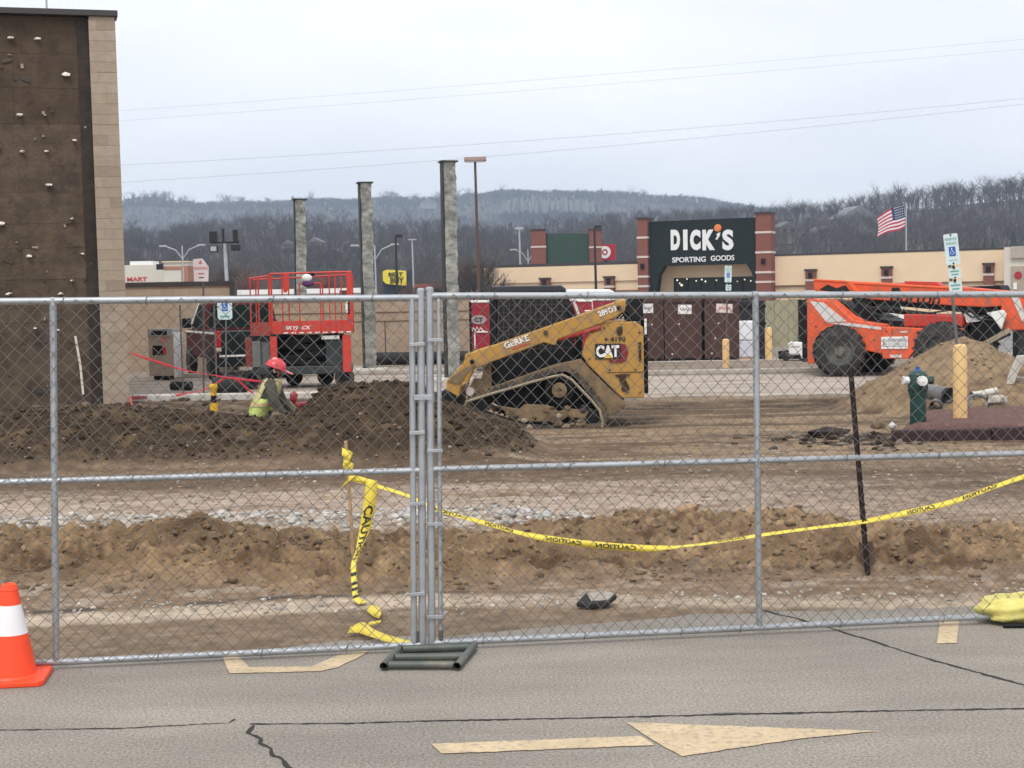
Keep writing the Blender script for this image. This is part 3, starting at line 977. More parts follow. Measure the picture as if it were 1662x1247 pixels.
# houses on the slope
def house(px, py, Y, wd, ht, rot, wall, roof, label, nwin=2):
    p = P(px, py, Y)
    t = thing("hillside_house", label, "house", p, R_(rot), "houses on the wooded slope")
    d = wd * 0.7
    MB().box(-wd / 2, wd / 2, -d / 2, d / 2, -3, ht).build("wall", wall, t)
    MB().prism([(-wd / 2 - .5, ht), (wd / 2 + .5, ht), (0, ht + wd * 0.3)], -d / 2 - .4, d / 2 + .4).build("roof", roof, t)
    for i in range(nwin):
        x0 = -wd / 2 + (i + 0.5) * wd / nwin
        MB().box(x0 - .8, x0 + .8, -d / 2 - .06, -d / 2 + .05, ht * .35, ht * .35 + 1.5).build("window", m_glass, t)
m_h1 = M("pale_grey_siding", (0.25, 0.255, 0.265), 0.9, var=0.05)
m_h2 = M("white_siding", (0.6, 0.6, 0.6), 0.9, var=0.05)
m_h3 = M("tan_siding", (0.22, 0.19, 0.165), 0.9, var=0.05)
m_rf = M("grey_shingles", (0.12, 0.12, 0.13), 0.9, var=0.2)
m_rf2 = M("light_grey_roof", (0.2, 0.2, 0.215), 0.9, var=0.2)
for a in ((1385, 371, 640, 17, 4, 12, m_h1, m_rf2, "wide pale house on the slope left of the flag"),
          (1408, 398, 520, 8, 3, -20, m_h3, m_rf, "small tan house below the wide pale house, left of the flag"),
          (1332, 392, 560, 8, 3, 30, m_h1, m_rf, "small grey house on the slope left of the wide pale house"),
          (1588, 377, 600, 7, 4, 10, m_h1, m_rf, "small grey house on the slope above the blue parking sign"),
          (1603, 366, 660, 7, 3, -15, m_h3, m_rf2, "tan house higher on the slope at the right edge"),
          (1274, 383, 560, 7, 3, 25, m_h3, m_rf, "tan house just right of the storefront's brick pillar"),
          (566, 417, 560, 6, 4, 15, m_h1, m_rf2, "pale house between the shortest and middle steel columns, right one"),
          (543, 424, 520, 5, 3, -25, m_h1, m_rf, "grey house behind the lift platform, lowest on the slope"),
          (468, 420, 540, 5, 5, 10, m_h1, m_rf2, "narrow pale house just left of the shortest steel column"),
          (513, 412, 560, 6, 4, -10, m_h3, m_rf2, "tan house just right of the shortest steel column")):
    house(*a)
for a in ((695, 336, 2080, 22, 4, 5, m_h1, m_rf2, "long white house high on the far ridge"),
          (300, 343, 2080, 10, 4, 8, m_h3, m_rf, "small white house on the far ridge near the tan building")):
    house(*a)

# single bare trees nearer than the wood
def bare_tree(px, py, Y, top_py, label, mat, seed, kind=(9, 6, 5), group="bare trees near the stores"):
    p = P(px, py, Y)
    h = P(px, top_py, Y).z + 0.3
    t = thing("bare_tree", label, "tree", (p.x, Y, -0.2), seed * 1.3, group)
    tb = MB().pipe([(0, 0, 0), (0.02 * h, 0, .2 * h), (0, 0.01 * h, .45 * h)], [0.022 * h, 0.016 * h, 0.008 * h], 7).build("trunk", mat, t)
    V_, F_, off = [], [], 0
    rr = random.Random(seed)
    for q in range(11):
        vs, fs = tree_template(kind, seed * 20 + q, h * rr.uniform(.7, 1.0), 1.5)
        a, tl = rr.uniform(0, 6.28), rr.uniform(-.75, .75)
        v = np.stack([vs[:, 0] * math.cos(tl) + vs[:, 2] * math.sin(tl), vs[:, 1], -vs[:, 0] * math.sin(tl) + vs[:, 2] * math.cos(tl)], 1)
        v = np.stack([v[:, 0] * math.cos(a) - v[:, 1] * math.sin(a), v[:, 0] * math.sin(a) + v[:, 1] * math.cos(a), v[:, 2] + .12 * h], 1)
        V_.append(v); F_.append(fs + off); off += len(vs)
    c = np_mesh("crown", np.vstack(V_), np.vstack(F_), mat, smooth=False)
    c.parent = t
for a in ((405, 470, 170, 418, "reddish bare shrub tree behind the floodlight mast", m_bark2, 3),
          (383, 470, 175, 408, "grey bare tree just left of the reddish shrub tree", m_bark, 4),
          (535, 472, 165, 424, "low spreading bare tree behind the lift platform", m_bark2, 5),
          (790, 480, 150, 392, "dark bare tree between the tallest column and the tan store wing", m_bark, 6),
          (752, 480, 155, 408, "dark bare tree directly right of the tallest steel column", m_bark, 9),
          (665, 480, 160, 446, "reddish low bare tree by the yellow tag sign", m_bark2, 7),
          (712, 478, 160, 440, "low dark bare tree just left of the tallest steel column", m_bark, 8)):
    bare_tree(*a)
def evergreen(px, py, Y, top_py, label, seed):
    p = P(px, py, Y)
    h = P(px, top_py, Y).z - p.z
    t = thing("evergreen_tree", label, "tree", p, 0, "evergreens on the right slope")
    MB().pipe([(0, 0, 0), (0, 0, h * .9)], [h * .03, h * .005], 6).build("trunk", m_bark, t)
    vs, fs = cone_tree(seed)
    c = np_mesh("crown", vs * np.array([h, h, h]) , fs, m_ever, smooth=False)
    c.parent = t
    vs2, fs2 = cone_tree(seed + 50)
    c2 = np_mesh("lower_crown", vs2 * np.array([h * 1.2, h * 1.2, h * .8]), fs2, m_ever, smooth=False)
    c2.parent = t
for a in ((1645, 408, 380, 372, "dark slim evergreen at the right edge above the store roof", 1),
          (1612, 402, 390, 384, "broad evergreen just left of the slim evergreen at the right edge", 2),
          (1598, 403, 400, 388, "small broad evergreen behind the blue parking sign", 3)):
    evergreen(*a)

# ================================================================== BUILDINGS
# ---- half-demolished block wall building on the left
corner = P(211, 655, 30.0)
m_brown = M("brown_waterproofing", (0.096, 0.066, 0.043), 0.9, var=0.4, scale=3.5, bump=0.7, bscale=14, dirt=(0.048, 0.034, 0.026), damt=0.36, dscale=2.2)
m_block = [M("tan_split_block", c, 0.92, var=0.12, scale=7, bump=0.5, bscale=45) for c in ((0.37, 0.295, 0.22), (0.355, 0.28, 0.208), (0.315, 0.245, 0.18), (0.385, 0.31, 0.235))]
m_mortar = M("grey_mortar", (0.33, 0.265, 0.2), 0.95)
bld = thing("block_building", "brown coated block building with a tan block edge at the left side", "building", (corner.x, corner.y, 0), R_(17))
bld.rotation_euler = (0, R_(-0.42), R_(17))
TOPZ = 7.46
MB().box(-9, -0.5, 0.16, 0.4, -0.4, TOPZ).build("wall", m_brown, bld)
MB().box(-9, -0.06, 0.4, 9, -0.4, TOPZ - 0.3).build("side_wall", m_mortar, bld)
MB().box(-0.488, -0.012, 0.006, 0.39, -0.4, TOPZ).build("mortar_core", m_mortar, bld)
# coated panels with shallow joints
rows = [(-0.3, 0.45), (0.45, 1.22), (1.22, 1.62), (1.62, 2.45), (2.45, 3.05), (3.05, 3.52), (3.52, 4.12), (4.12, 4.62), (4.62, 5.42), (5.42, 6.1), (6.1, 6.75), (6.75, 7.44)]
tone = [m_brown, M("brown_coating_lighter", (0.10, 0.069, 0.045), 0.9, var=0.45, scale=3.5, bump=0.7, bscale=14, dirt=(0.055, 0.04, 0.03), damt=0.36, dscale=2.2), M("brown_coating_darker", (0.074, 0.049, 0.031), 0.9, var=0.4, scale=3.2, bump=0.5, bscale=14)]
for i, (z0, z1) in enumerate(rows):
    cuts = [-9, -6.2, -3.4 + random.uniform(-.8, .8), -1.9 + random.uniform(-.3, .3), -0.502]
    for j in range(4):
        MB().box(cuts[j] + .002, cuts[j + 1] - .002, 0.148 + random.uniform(-.004, .004), 0.165, z0 + 0.003, z1 - 0.003).build("coated_panel", tone[1 if i in (4, 5, 6) else 2 if i > 8 else 0], bld)
MB().box(-0.72, -0.503, 0.128, 0.1475, -0.3, TOPZ - .01).build("dark_edge_strip", M("dark_strip", (0.036, 0.026, 0.02), 0.8, var=0.5, scale=4, bump=0.6, bscale=10), bld)  # narrow darker strip down the panel's right edge
for i in range(70):
    u_, z_ = random.uniform(-3.2, -.55), random.uniform(.2, 7.2)
    s_ = random.uniform(.015, .06)
    MB().obox((u_, .138, z_), (s_ * random.choice([1, 1, 3, 5]), .03, s_ * random.choice([.6, 1, 1.6])), Matrix.Rotation(random.uniform(-.4, .4), 3, 'Y')).build("mortar_fleck", random.choice([m_brown, m_mortar, m_cap, m_cap]), bld)
z = -0.4
ci = 0
while z < TOPZ - 0.1:
    hh = min(0.195, TOPZ - z)
    cuts = [-0.5, 0.0] if ci % 2 == 0 else [-0.5, -0.22, 0.0]
    if ci % 5 == 3: cuts = [-0.5, -0.36, 0.0]
    for j in range(len(cuts) - 1):
        MB().box(cuts[j] + 0.002, cuts[j + 1] - 0.002, random.uniform(-.003, .003), 0.395, z + 0.002, z + hh + 0.001).build("block", m_block[random.choice([0, 0, 1, 1, 2, 3])], bld)
    z += 0.2
    ci += 1
MB().box(-9.1, 0.05, -0.05, 0.5, TOPZ + 0.004, TOPZ + 0.12).build("coping", m_cap, bld, bevel=0.01)
MB().cyl((-1.24, 1.2, TOPZ), (-1.24, 1.2, TOPZ + 1.4), 0.02, 8).build("roof_mast", m_lampg, bld)
m_lump = M("broken_block_tie", (0.74, 0.68, 0.60), 0.95, var=0.15, scale=20, bump=0.6)
def on_wall(px, py):
    k = (px - 831) / FPX
    c, s = math.cos(R_(17)), math.sin(R_(17))
    u = (k * corner.y - corner.x) / (c - k * s)
    yy = corner.y + u * s
    return u, 1.85 + (490 - ROLL * (px - 831) - py) * yy / FPX
for px, py, sx in ((4, 65, 12), (40, 64, 10), (84, 66, 10), (6, 121, 12), (126, 124, 13), (50, 187, 9), (91, 188, 5), (10, 237, 10), (52, 246, 8), (90, 246, 7), (137, 229, 8), (92, 300, 9), (12, 362, 11), (55, 415, 9), (20, 476, 9), (104, 476, 8), (142, 412, 6), (128, 355, 6), (60, 532, 5), (98, 535, 5), (123, 455, 6)):
    u, zz = on_wall(px, py)
    sz = sx / 83 / 2 * 1.15
    vs, fs = chunk_mesh(0.3)
    lm = MB().add([(v[0] * sz + u, v[1] * 0.06 + 0.10, v[2] * sz * 0.5 + zz) for v in vs], [tuple(int(q) for q in f) for f in fs])
    lm.build("mortar_lump", m_lump, bld)
u, z0 = on_wall(134, 640); u2, z1 = on_wall(125, 545)
MB().pipe([(u, 0.02, z0), ((u + u2) / 2 + .02, 0.03, (z0 + z1) / 2), (u2, 0.02, z1)], 0.025, 6).build("drain_pipe", m_lump, bld)

# ---- tan screen walls of the service yard
def wall_seg(name, px0, px1, Y, top_py, label, caph, bands):
    a, b = P(px0, 600, Y), P(px1, 600, Y)
    zt = P((px0 + px1) / 2, top_py, Y).z
    t = thing(name, label, "wall", ((a.x + b.x) / 2, Y, 0.0), 0)
    hw = (b.x - a.x) / 2
    MB().box(-hw, hw, 0, 0.3, -0.05, zt - caph).build("block_face", m_tanblk, t)
    MB().box(-hw - .03, hw + .05, -0.05, 0.35, zt - caph + 0.003, zt).build("coping", m_cap if caph > 0.06 else m_stucco2, t)
    for zb in bands:
        MB().box(-hw, hw, -0.035, 0, zb, zb + 0.07).build("ledge", m_tanblk, t)
    return t, hw, zt
t, hw, zt = wall_seg("screen_wall", 150, 378, 43.5, 458, "taller tan block screen wall with dark coping, beside the brown building", 0.12, (2.05,))
MB().box(hw - .02, hw + .12, -0.06, 0.36, -0.05, zt - 0.01).build("corner_trim", m_cap, t)
t, hw, zt = wall_seg("screen_wall", 380, 765, 45.5, 484, "long lower tan block wall behind the lift and steel columns", 0.05, (1.62, 1.36))
for i, px in enumerate((444, 520, 626, 690, 742)):
    xx = P(px, 600, 45.4).x - t.location.x
    MB().box(xx - .012, xx + .012, -0.012, 0, 0.0, 1.34).build("control_joint", m_cap, t)
a, b = P(604, 588, 44.6), P(760, 588, 44.6)
dp = MB().pipe([(a.x, 44.6, 0.27), ((a.x + b.x) / 2, 44.6, 0.26), (b.x, 44.6, 0.27)], 0.19, 14).build("drain_pipe", m_black, smooth=40)
tag(dp, "black corrugated drain pipe lying along the foot of the tan wall", "pipe")
# pier caps at the bottom of the wall
# ---- white and brick buildings far left
p = P(240, 452, 200)
t = thing("retail_building", "low white retail building with red lettering beyond the tan screen wall", "building", (p.x, 200, 0), 0)
zt = P(240, 430, 200).z
MB().box(-6, 3.0, 0, 10, 0, zt).build("wall", m_stucco2, t)
MB().box(-2.4, 0.6, 0.5, 4, zt, zt + .5).build("roof_unit", m_white, t)
lettering("MART", 2.6, 0.55, m_signr, t, (-1.4, -0.02, P(240, 453, 200).z), extrude=.05, bold=.03)
t2 = thing("brick_corner_tower", "cream tower with orange brick corner beside the white retail building", "building", (P(285, 450, 196).x, 196, 0), 0)
zt = P(285, 426, 196).z
MB().box(-1.5, 1.6, 0, 4, 0, zt).build("wall", m_stucco2, t2)
m_obrick = M("orange_brick", (0.38, 0.17, 0.10), 0.9, var=0.15)
MB().box(0.75, 1.62, -0.08, 4.05, 0, zt - .45).build("brick_corner", m_obrick, t2)
MB().box(-1.5, 0.75, -0.06, 0, zt - .95, zt - .5).build("brick_band", m_obrick, t2)
MB().box(-1.7, 1.75, -.2, 4.2, zt, zt + .15).build("coping", m_stucco, t2)
MB().box(-2.35, -1.55, -.3, .3, zt - .9, zt - .2).build("security_camera", m_dark, t2)
# ---- pale roofs behind the tan wall
p = P(470, 480, 70)
t = thing("flat_roof_shed", "white flat-roofed shed behind the low tan wall and lift platform", "building", (p.x, 70, 0), 0)
zt = P(470, 469.5, 70).z
MB().box(-2.6, 3.2, 0, 6, 0, zt - .22).build("wall", m_stucco2, t)
MB().box(-2.75, 3.4, -.15, 6.1, zt - .22, zt).build("roof", m_white, t)
MB().box(2.3, 2.7, -.2, -.152, zt - .5, zt - .1).build("vent", m_cap, t)
p = P(700, 476, 190)
t = thing("red_roof_building", "low blue-grey building with a red roof, left of the tan store", "building", (p.x, 190, 0), 0)
MB().box(-4, 6, 0, 8, 0, P(700, 468, 190).z).build("wall", M("blue_grey_wall", (0.16, 0.2, 0.3), 0.8), t)
MB().box(-4.3, 6.3, -.4, 8.3, P(700, 468, 190).z, P(700, 461, 190).z).build("roof", M("red_roof", (0.27, 0.09, 0.07), 0.8), t)

# ---- the sporting goods store
TH = R_(25)
O = P(1148, 480, 150.0)
def fx(px, off=0.0):
    k = (px - 831) / FPX
    return (k * O.y - O.x) / (math.cos(TH) + k * math.sin(TH))
def fz(px, py):
    Y = O.y - fx(px) * math.sin(TH)
    return 1.85 + (490 - ROLL * (px - 831) - py) * Y / FPX
st = thing("sporting_goods_store", "cream sporting goods store with dark green entrance panel and brick pillars", "store", (O.x, O.y, 0), -TH)
xl0, xl1 = fx(763), fx(1046)
xr0, xr1 = fx(1258), fx(1632)
ZL, ZR = 5.66, 5.9
MB().box(xl0, xl1, 0.3, 26, 0, ZL - .3).build("wall", m_stucco, st)
MB().box(xl0 - .1, xl1, 0.15, 26.1, ZL - .3 + .003, ZL).build("parapet", m_cap, st)
MB().box(xl0 + .3, xl1, 0.12, .3, ZL - 1.9, ZL - .3).build("upper_fascia", m_stucco, st)
MB().box(xr0, xr1, 0.3, 30, 0, ZR - .16).build("wall", m_stucco, st)
MB().box(xr0, xr1 + .1, 0.1, 30.1, ZR - .16 + .003, ZR).build("parapet", m_cap, st)
MB().box(xr0, xr1, 0.14, .3, ZR - 2.95, ZR - .16).build("upper_fascia", m_stucco, st)
m_groove = M("brown_groove", (0.20, 0.11, 0.07), 0.9)
MB().box(xr0, xr1, 0.10, .3, ZR - 3.08, ZR - 2.953).build("reveal_band", m_groove, st)
MB().box(xl0, xl1, 0.10, .3, ZL - 2.95, ZL - 2.85).build("reveal_band", m_groove, st)
# entrance panel with its trapezoid opening
pz = lambda px, py: (fx(px), fz(px, py))
e_l, e_r = fx(1060), fx(1240)
zt0, zt1 = fz(1062, 361.5), fz(1235, 354)
zt = (zt0 + zt1) / 2
ol, orr = fx(1080), fx(1223)
zo = (fz(1082, 433) + fz(1222, 428)) / 2
MB().prism([(e_l, 0), (e_l, zt), (e_r, zt), (e_r, 0), (orr + .9, 0), (orr + .25, zo - .9), (orr - .3, zo), (ol + .3, zo), (ol - .25, zo - .9), (ol - .9, 0)], -0.9, 0.2).build("entrance_panel", m_green, st)
MB().box(ol - 1.0, orr + 1.0, 1.6, 1.9, 0, zo + .05).build("recessed_wall", m_stucco, st)
MB().box(ol - 1.0, orr + 1.0, 0.21, 1.6, zo - .03, zo + .2).build("soffit", m_stucco, st)
zg = (fz(1090, 452) + fz(1222, 448)) / 2
gl, gr = fx(1089), fx(1223)
MB().box(gl, gr, 1.52, 1.6, 0, zg).build("entrance_glass", m_glass, st)
for i in range(7):
    xx = gl + (gr - gl) * i / 6
    MB().box(xx - .05, xx + .05, 1.44, 1.517, 0, zg).build("mullion", m_dark, st)
m_lamp = bpy.data.materials.new("lit_lamp")
m_lamp.use_nodes = True
m_lamp.node_tree.nodes["Principled BSDF"].inputs['Emission Color'].default_value = (1, .9, .62, 1)
m_lamp.node_tree.nodes["Principled BSDF"].inputs['Emission Strength'].default_value = 0.9
for px, py, s in ((1094, 455, .12), (1101, 463, .17), (1110, 453, .1), (1125, 456, .1), (1134, 454, .11), (1140, 457, .12), (1158, 455, .1), (1192, 457, .08), (1204, 454, .1), (1214, 456, .1), (1220, 453, .1), (1098, 460, .1)):
    MB().ball((fx(px), 1.42, fz(px, py)), s * .72, 8, 5).build("entrance_lamp", m_lamp, st)
def pillar(par, x0, x1, y0, ztop, bands, mat=m_brick, lampz=None):
    pm = MB().box(x0, x1, y0, y0 + 1.5, 0, ztop - .18).build("brick_pillar", mat, par)
    MB().box(x0 - .1, x1 + .1, y0 - .1, y0 + 1.6, ztop - .178, ztop).build("pillar_cap", m_cap, pm)
    for zb in bands:
        MB().box(x0 - .05, x1 + .05, y0 - .05, y0 + 1.55, zb - .1, zb + .1).build("stone_band", m_bandw, pm)
    if lampz:
        xc = (x0 + x1) / 2
        MB().box(xc - .2, xc + .2, y0 - .16, y0 - .01, lampz - .25, lampz + .25).build("wall_light", m_dark, pm)
pillar(st, fx(1045), fx(1061.5), -1.3, fz(1052, 354.5), [fz(1052, y) for y in (387, 418, 449.5, 465)], lampz=fz(1053, 433))
pillar(st, fx(1235.5), fx(1259.5), -1.3, fz(1247, 346), [fz(1247, y) for y in (378.5, 410.5, 442.5, 458)], lampz=fz(1245, 425))
for px, ptop in ((764, 457.5), (888, 451), (992, 448.5)):
    z1 = fz(px, ptop)
    pillar(st, fx(px - 7.5), fx(px + 7.5), -.25, z1, [z1 - 1.05], lampz=z1 - .5)
for px, ptop in ((1318, 437), (1441, 432.5), (1606, 427)):
    z1 = fz(px, ptop)
    pillar(st, fx(px - 8), fx(px + 8.5), -.25, z1, [z1 - 1.05, z1 - 2.1], lampz=z1 - .6)
for px, z_ in ((792, ZL), (969, ZL)):
    MB().box(fx(px) - .05, fx(px) + .05, .08, .119, 0, z_ - .3).build("downspout", m_cap, st)
# lettering of the entrance sign
c0 = (fx(1097), fx(1198))
zc = (fz(1147, 404) + fz(1147, 376)) / 2
h_ = 33 * 150 / FPX
xm = lambda a, b: ((fx(a) + fx(b)) / 2, fx(b) - fx(a))
for s, a, b in (("D", 1097, 1112), ("I", 1117, 1124), ("C", 1128, 1145), ("K", 1148, 1168), ("S", 1180, 1198)):
    cx_, wd = xm(a, b)
    lettering(s, wd, h_ * 1.0, m_white, st, (cx_, -0.91, fz((a + b) / 2, 390.5)), extrude=.05, bold=0.045 if s == 'S' else 0.07, name="sign_letter")
MB().prism([(fx(1171), fz(1171, 381)), (fx(1177), fz(1177, 378)), (fx(1176), fz(1176, 384)), (fx(1172), fz(1172, 390)), (fx(1169), fz(1169, 390)), (fx(1172), fz(1172, 385))], -1.0, -0.905).build("sign_apostrophe", m_white, st)
m_bask = M("orange_basketball", (0.72, 0.20, 0.05), 0.6, var=0.05)
MB().lathe([(0.02, -1.06), (.28, -1.05), (.36, -1.0), (.36, -0.905)], 20, (fx(1173), 0, fz(1173, 371.5)), 'Y').build("ball_emblem", m_bask, st)
cx_, wd = xm(1099, 1153)
lettering("SPORTING", wd, 8.6 * 150 / FPX, m_white, st, (cx_, -0.91, fz(1126, 422)), extrude=.06, bold=0.02)
cx_, wd = xm(1161, 1199)
lettering("GOODS", wd, 8.6 * 150 / FPX, m_white, st, (cx_, -0.91, fz(1180, 419.5)), extrude=.06, bold=0.02)
# lower rear entrance tower with green panel
def fz2(px, py, Y): return 1.85 + (490 - ROLL * (px - 831) - py) * Y / FPX
Y2 = 186.0
tw = thing("storefront_tower", "green panelled storefront tower between two brick pillars above the store roof", "building", (P(922, 450, Y2).x, Y2, 0), 0)
ox = tw.location.x
qx = lambda px: (px - 831) / FPX * Y2 - ox
MB().prism([(qx(886), 0), (qx(886), fz2(886, 379.5, Y2)), (qx(968), fz2(968, 380.5, Y2)), (qx(968), 0)], 0, 6).build("green_panel", m_green2, tw)
pillar(tw, qx(866), qx(889.5), -.6, fz2(877, 372.5, Y2), [fz2(877, 401.5, Y2)])
pillar(tw, qx(960), qx(979.5), -.6, fz2(970, 372.5, Y2), [fz2(970, 402, Y2)])
# red bullseye sign
t = thing("bullseye_sign", "red square sign with white ring half hidden by a brick pillar", "sign", (P(983, 410, 196).x, 196, 0), R_(-20))
zb = fz2(983, 410, 196)
MB().box(-1.2, 1.2, 0, .4, zb - 1.0, zb + 1.0).build("panel", M("bullseye_red", (0.42, 0.015, 0.03), 0.5), t)
MB().box(-.2, .2, .1, .3, 0, zb - 1.0).build("post", m_cap, t)
rg = MB()
vs, fs = [], []
for i in range(28):
    a = 2 * math.pi * i / 28
    for r_, y_ in ((.40, -.06), (.78, -.06)): vs.append((r_ * math.cos(a) - .1, y_, r_ * math.sin(a) + zb))
for i in range(28):
    j = (i + 1) % 28
    fs.append((2 * i, 2 * i + 1, 2 * j + 1, 2 * j))
o = rg.add(vs, fs).build("white_ring", m_white, t)
md = o.modifiers.new("depth", 'SOLIDIFY'); md.thickness = .055
MB().lathe([(.2, -.06), (.2, -.003)], 16, (-.1, 0, zb), 'Y').build("white_dot", m_white, t)
# store at the right edge
t = thing("grey_trim_store", "white and grey store wing with a red dot sign at the right edge", "store", (O.x, O.y, 0), -TH)
x0 = fx(1634)
MB().box(x0, x0 + 16, -1.2, 20, 0, fz(1648, 402)).build("wall", m_stucco2, t)
MB().box(fx(1645), x0 + 16, -1.5, -1.203, fz(1650, 401) - 1.05, fz(1650, 401)).build("grey_fascia", M("warm_grey_panel", (0.42, 0.36, 0.31), 0.9), t)
MB().box(fx(1645), x0 + 16, -1.4, -1.203, 0, fz(1650, 433)).build("tan_front", M("taupe_panel", (0.40, 0.32, 0.25), 0.9), t)
MB().lathe([(.34, -1.45), (.34, -1.403)], 20, (fx(1657), 0, fz(1657, 447.5)), 'Y').build("red_dot", M("dot_red", (0.35, 0.02, 0.03), 0.5), t)
MB().box(fx(1649.5), fx(1655), -1.47, -1.403, fz(1652, 470), fz(1652, 459)).build("white_notice", m_white, t)
# yellow tag sign on its pole
t = thing("yellow_tag_sign", "yellow tag-shaped store sign on a pole in front of a dark blue panel", "sign", (P(645, 450, 185).x, 185, 0), 0)
ox = t.location.x
q2 = lambda px: (px - 831) / FPX * 185 - ox
w2 = lambda px, py: fz2(px, py, 185)
MB().prism([(q2(625), w2(625, 441)), (q2(632), w2(632, 438)), (q2(663), w2(663, 440)), (q2(663), w2(663, 464)), (q2(630), w2(630, 461)), (q2(625), w2(625, 456))], 0, .35).build("tag_panel", m_yellowsign, t)
lettering("BEST", 26 * 185 / FPX * .9, .52, m_ink, t, (q2(646), -.01, w2(646, 446)), extrude=.04, bold=.03)
lettering("BUY", 26 * 185 / FPX * .85, .75, m_ink, t, (q2(648), -.01, w2(648, 455.5)), extrude=.04, bold=.03)
MB().box(q2(624), q2(672), .6, .9, w2(640, 482), w2(640, 440)).build("backing_panel", M("dark_navy_panel", (0.03, 0.04, 0.07), 0.7), t)
MB().box(q2(640), q2(644), .4, .58, 0, w2(640, 460)).build("pole", m_lampb, t)

# ================================================================== STEEL COLUMNS, LAMPS, LINES
colg = "sprayed steel columns"
def column(px0, py0, px1, py1, Y, wpx, label, pier):
    b, tp = P(px0, py0, Y), P(px1, py1, Y)
    wd = wpx * Y / FPX
    t = thing("steel_column", label, "column", (b.x, Y, 0.0), 0, colg)
    hgt = tp.z
    t.rotation_euler = (0, math.atan2(tp.x - b.x, tp.z - b.z), R_(14))
    hw = wd * 0.5
    segs = int(hgt / 0.09)
    fl = MB()
    vs, fs = [], []
    jx_ = jy_ = 0
    for i in range(segs + 1):
        z = hgt * i / segs
        jx_ = jx_ * .5 + random.uniform(-.02, .02)
        jy_ = jy_ * .4 + random.uniform(-.02, .02)
        x0, x1, ya, yb = -hw + .02 + jx_ * .4, hw + jx_, -hw + jy_, -hw * .3
        ring = [(x0, ya), (x0 + (x1 - x0) * .35, ya - random.uniform(0, .02)), (x0 + (x1 - x0) * .7, ya - random.uniform(-.005, .02)), (x1, ya), (x1 - random.uniform(-.01, .02), (ya + yb) / 2), (x1, yb), (x0, yb)]
        vs += [(a, b, z) for a, b in ring]
    for i in range(segs):
        for q_ in range(7):
            fs.append((i * 7 + q_, i * 7 + (q_ + 1) % 7, (i + 1) * 7 + (q_ + 1) % 7, (i + 1) * 7 + q_))
    fs += [tuple(range(7)), tuple(range(segs * 7, segs * 7 + 7))]
    fl.add(vs, fs).build("fireproofed_flange", m_fire, t, smooth=35)
    MB().box(-hw * .25, hw * .25, -hw * .3 + .002, hw * .8, 0, hgt).build("fireproofed_web", m_fire, t)
    MB().box(-hw - .012, hw, hw * .8 + .002, hw * 1.1, 0, hgt).build("rear_flange", m_steelbk, t)
    MB().box(-hw - .015, -hw + .018, -hw + .02, hw * .8, 0, hgt).build("bare_steel_edge", m_steelbk, t)
    MB().box(-hw - .05, hw + .05, -hw - .03, hw * 1.1 + .04, hgt + .002, hgt + .035).build("cap_plate", m_steelbk, t)
    if pier:
        MB().flat([(-.42, -.4), (.35, -.45), (.5, .1), (.3, .5), (-.4, .45), (-.55, 0)], -.1, .16).build("broken_pier", m_conclt, t, bevel=.05)
    return t
column(489, 600, 486, 325, 46.0, 17, "shortest sprayed steel column, behind the lift platform", False)
column(601, 605, 592, 298, 41.0, 19, "middle height sprayed steel column on a broken concrete pier right of the lift", True)
column(735, 624, 727, 264, 35.0, 21, "tallest sprayed steel column, behind the fence panel joint", True)

def pole_lamp(name, label, px, ptop, Y, r, mat, head, group=None, cat="lamp post", base=470):
    a, b = P(px, base, Y), P(px, ptop, Y)
    t = thing(name, label, cat, (a.x, Y, 0), 0, group)
    t.rotation_euler = (0, R_(-0.6), 0)
    h = b.z
    MB().cyl((0, 0, 0), (0, 0, h), r, 8, r * .7).build("pole", mat, t)
    head(t, h)
    return t
s75 = 75 / FPX
def head_flat(t, h):
    MB().box(-.52, .54, -.3, .3, h, h + .2).build("lamp_head", m_lamppk, t, bevel=.03)
    MB().box(-.42, .44, -.24, .24, h - .03, h - .003).build("lens", m_white, t)
pole_lamp("parking_lamp", "tall bronze parking lamp with a flat rectangular head", 778, 262, 75, .085, m_lampbr, head_flat)
def head_arm(L_, mat, both=False, dz=0.12):
    def f(t, h):
        for s in ((1, -1) if both else (1,)):
            MB().box(0 if s > 0 else -L_, L_ if s > 0 else 0, -.14, .14, h + .003, h + dz).build("lamp_head", mat, t, bevel=.02)
    return f
pole_lamp("parking_lamp", "black parking lamp with an angled head standing left of the yellow tag sign", 645.5, 386, 100, .10, m_lampb, head_arm(.45, m_lampb, dz=.2))
pole_lamp("parking_lamp", "black parking lamp in front of the green storefront tower", 968, 371, 100, .10, m_lampb, head_arm(.45, m_lampb, dz=.2))
pole_lamp("parking_lamp", "grey parking lamp with flat T head right of the yellow tag sign", 672, 390, 165, .11, m_lampg, head_arm(.45, m_lampg, True))
pole_lamp("parking_lamp", "grey twin lamp left of the green storefront tower", 846, 373, 165, .14, m_lampg, head_arm(.45, m_lampg, True, .25))
def head_y(L_, rise):
    def f(t, h):
        for s in (-1, 1):
            MB().pipe([(0, 0, h - 1.6), (s * L_ * .35, 0, h - .5), (s * L_ * .75, 0, h - .12), (s * L_, 0, h)], .07, 6).build("arm", m_lampg, t)
            MB().box(s * L_ - .45, s * L_ + .45, -.16, .16, h - .08, h + .1).build("lamp_head", m_lampg, t, bevel=.03)
    return f
pole_lamp("street_lamp", "twin-arm street lamp above the white retail building at left", 299, 399, 185, .13, m_lampg, head_y(2.3, 1))
pole_lamp("street_lamp", "twin-arm street lamp behind the middle steel column", 611, 398, 170, .12, m_lampg, head_y(2.2, 1))
pole_lamp("street_lamp", "twin-arm street lamp low beside the green storefront tower", 859, 405, 200, .11, m_lampg, head_y(1.9, 1))
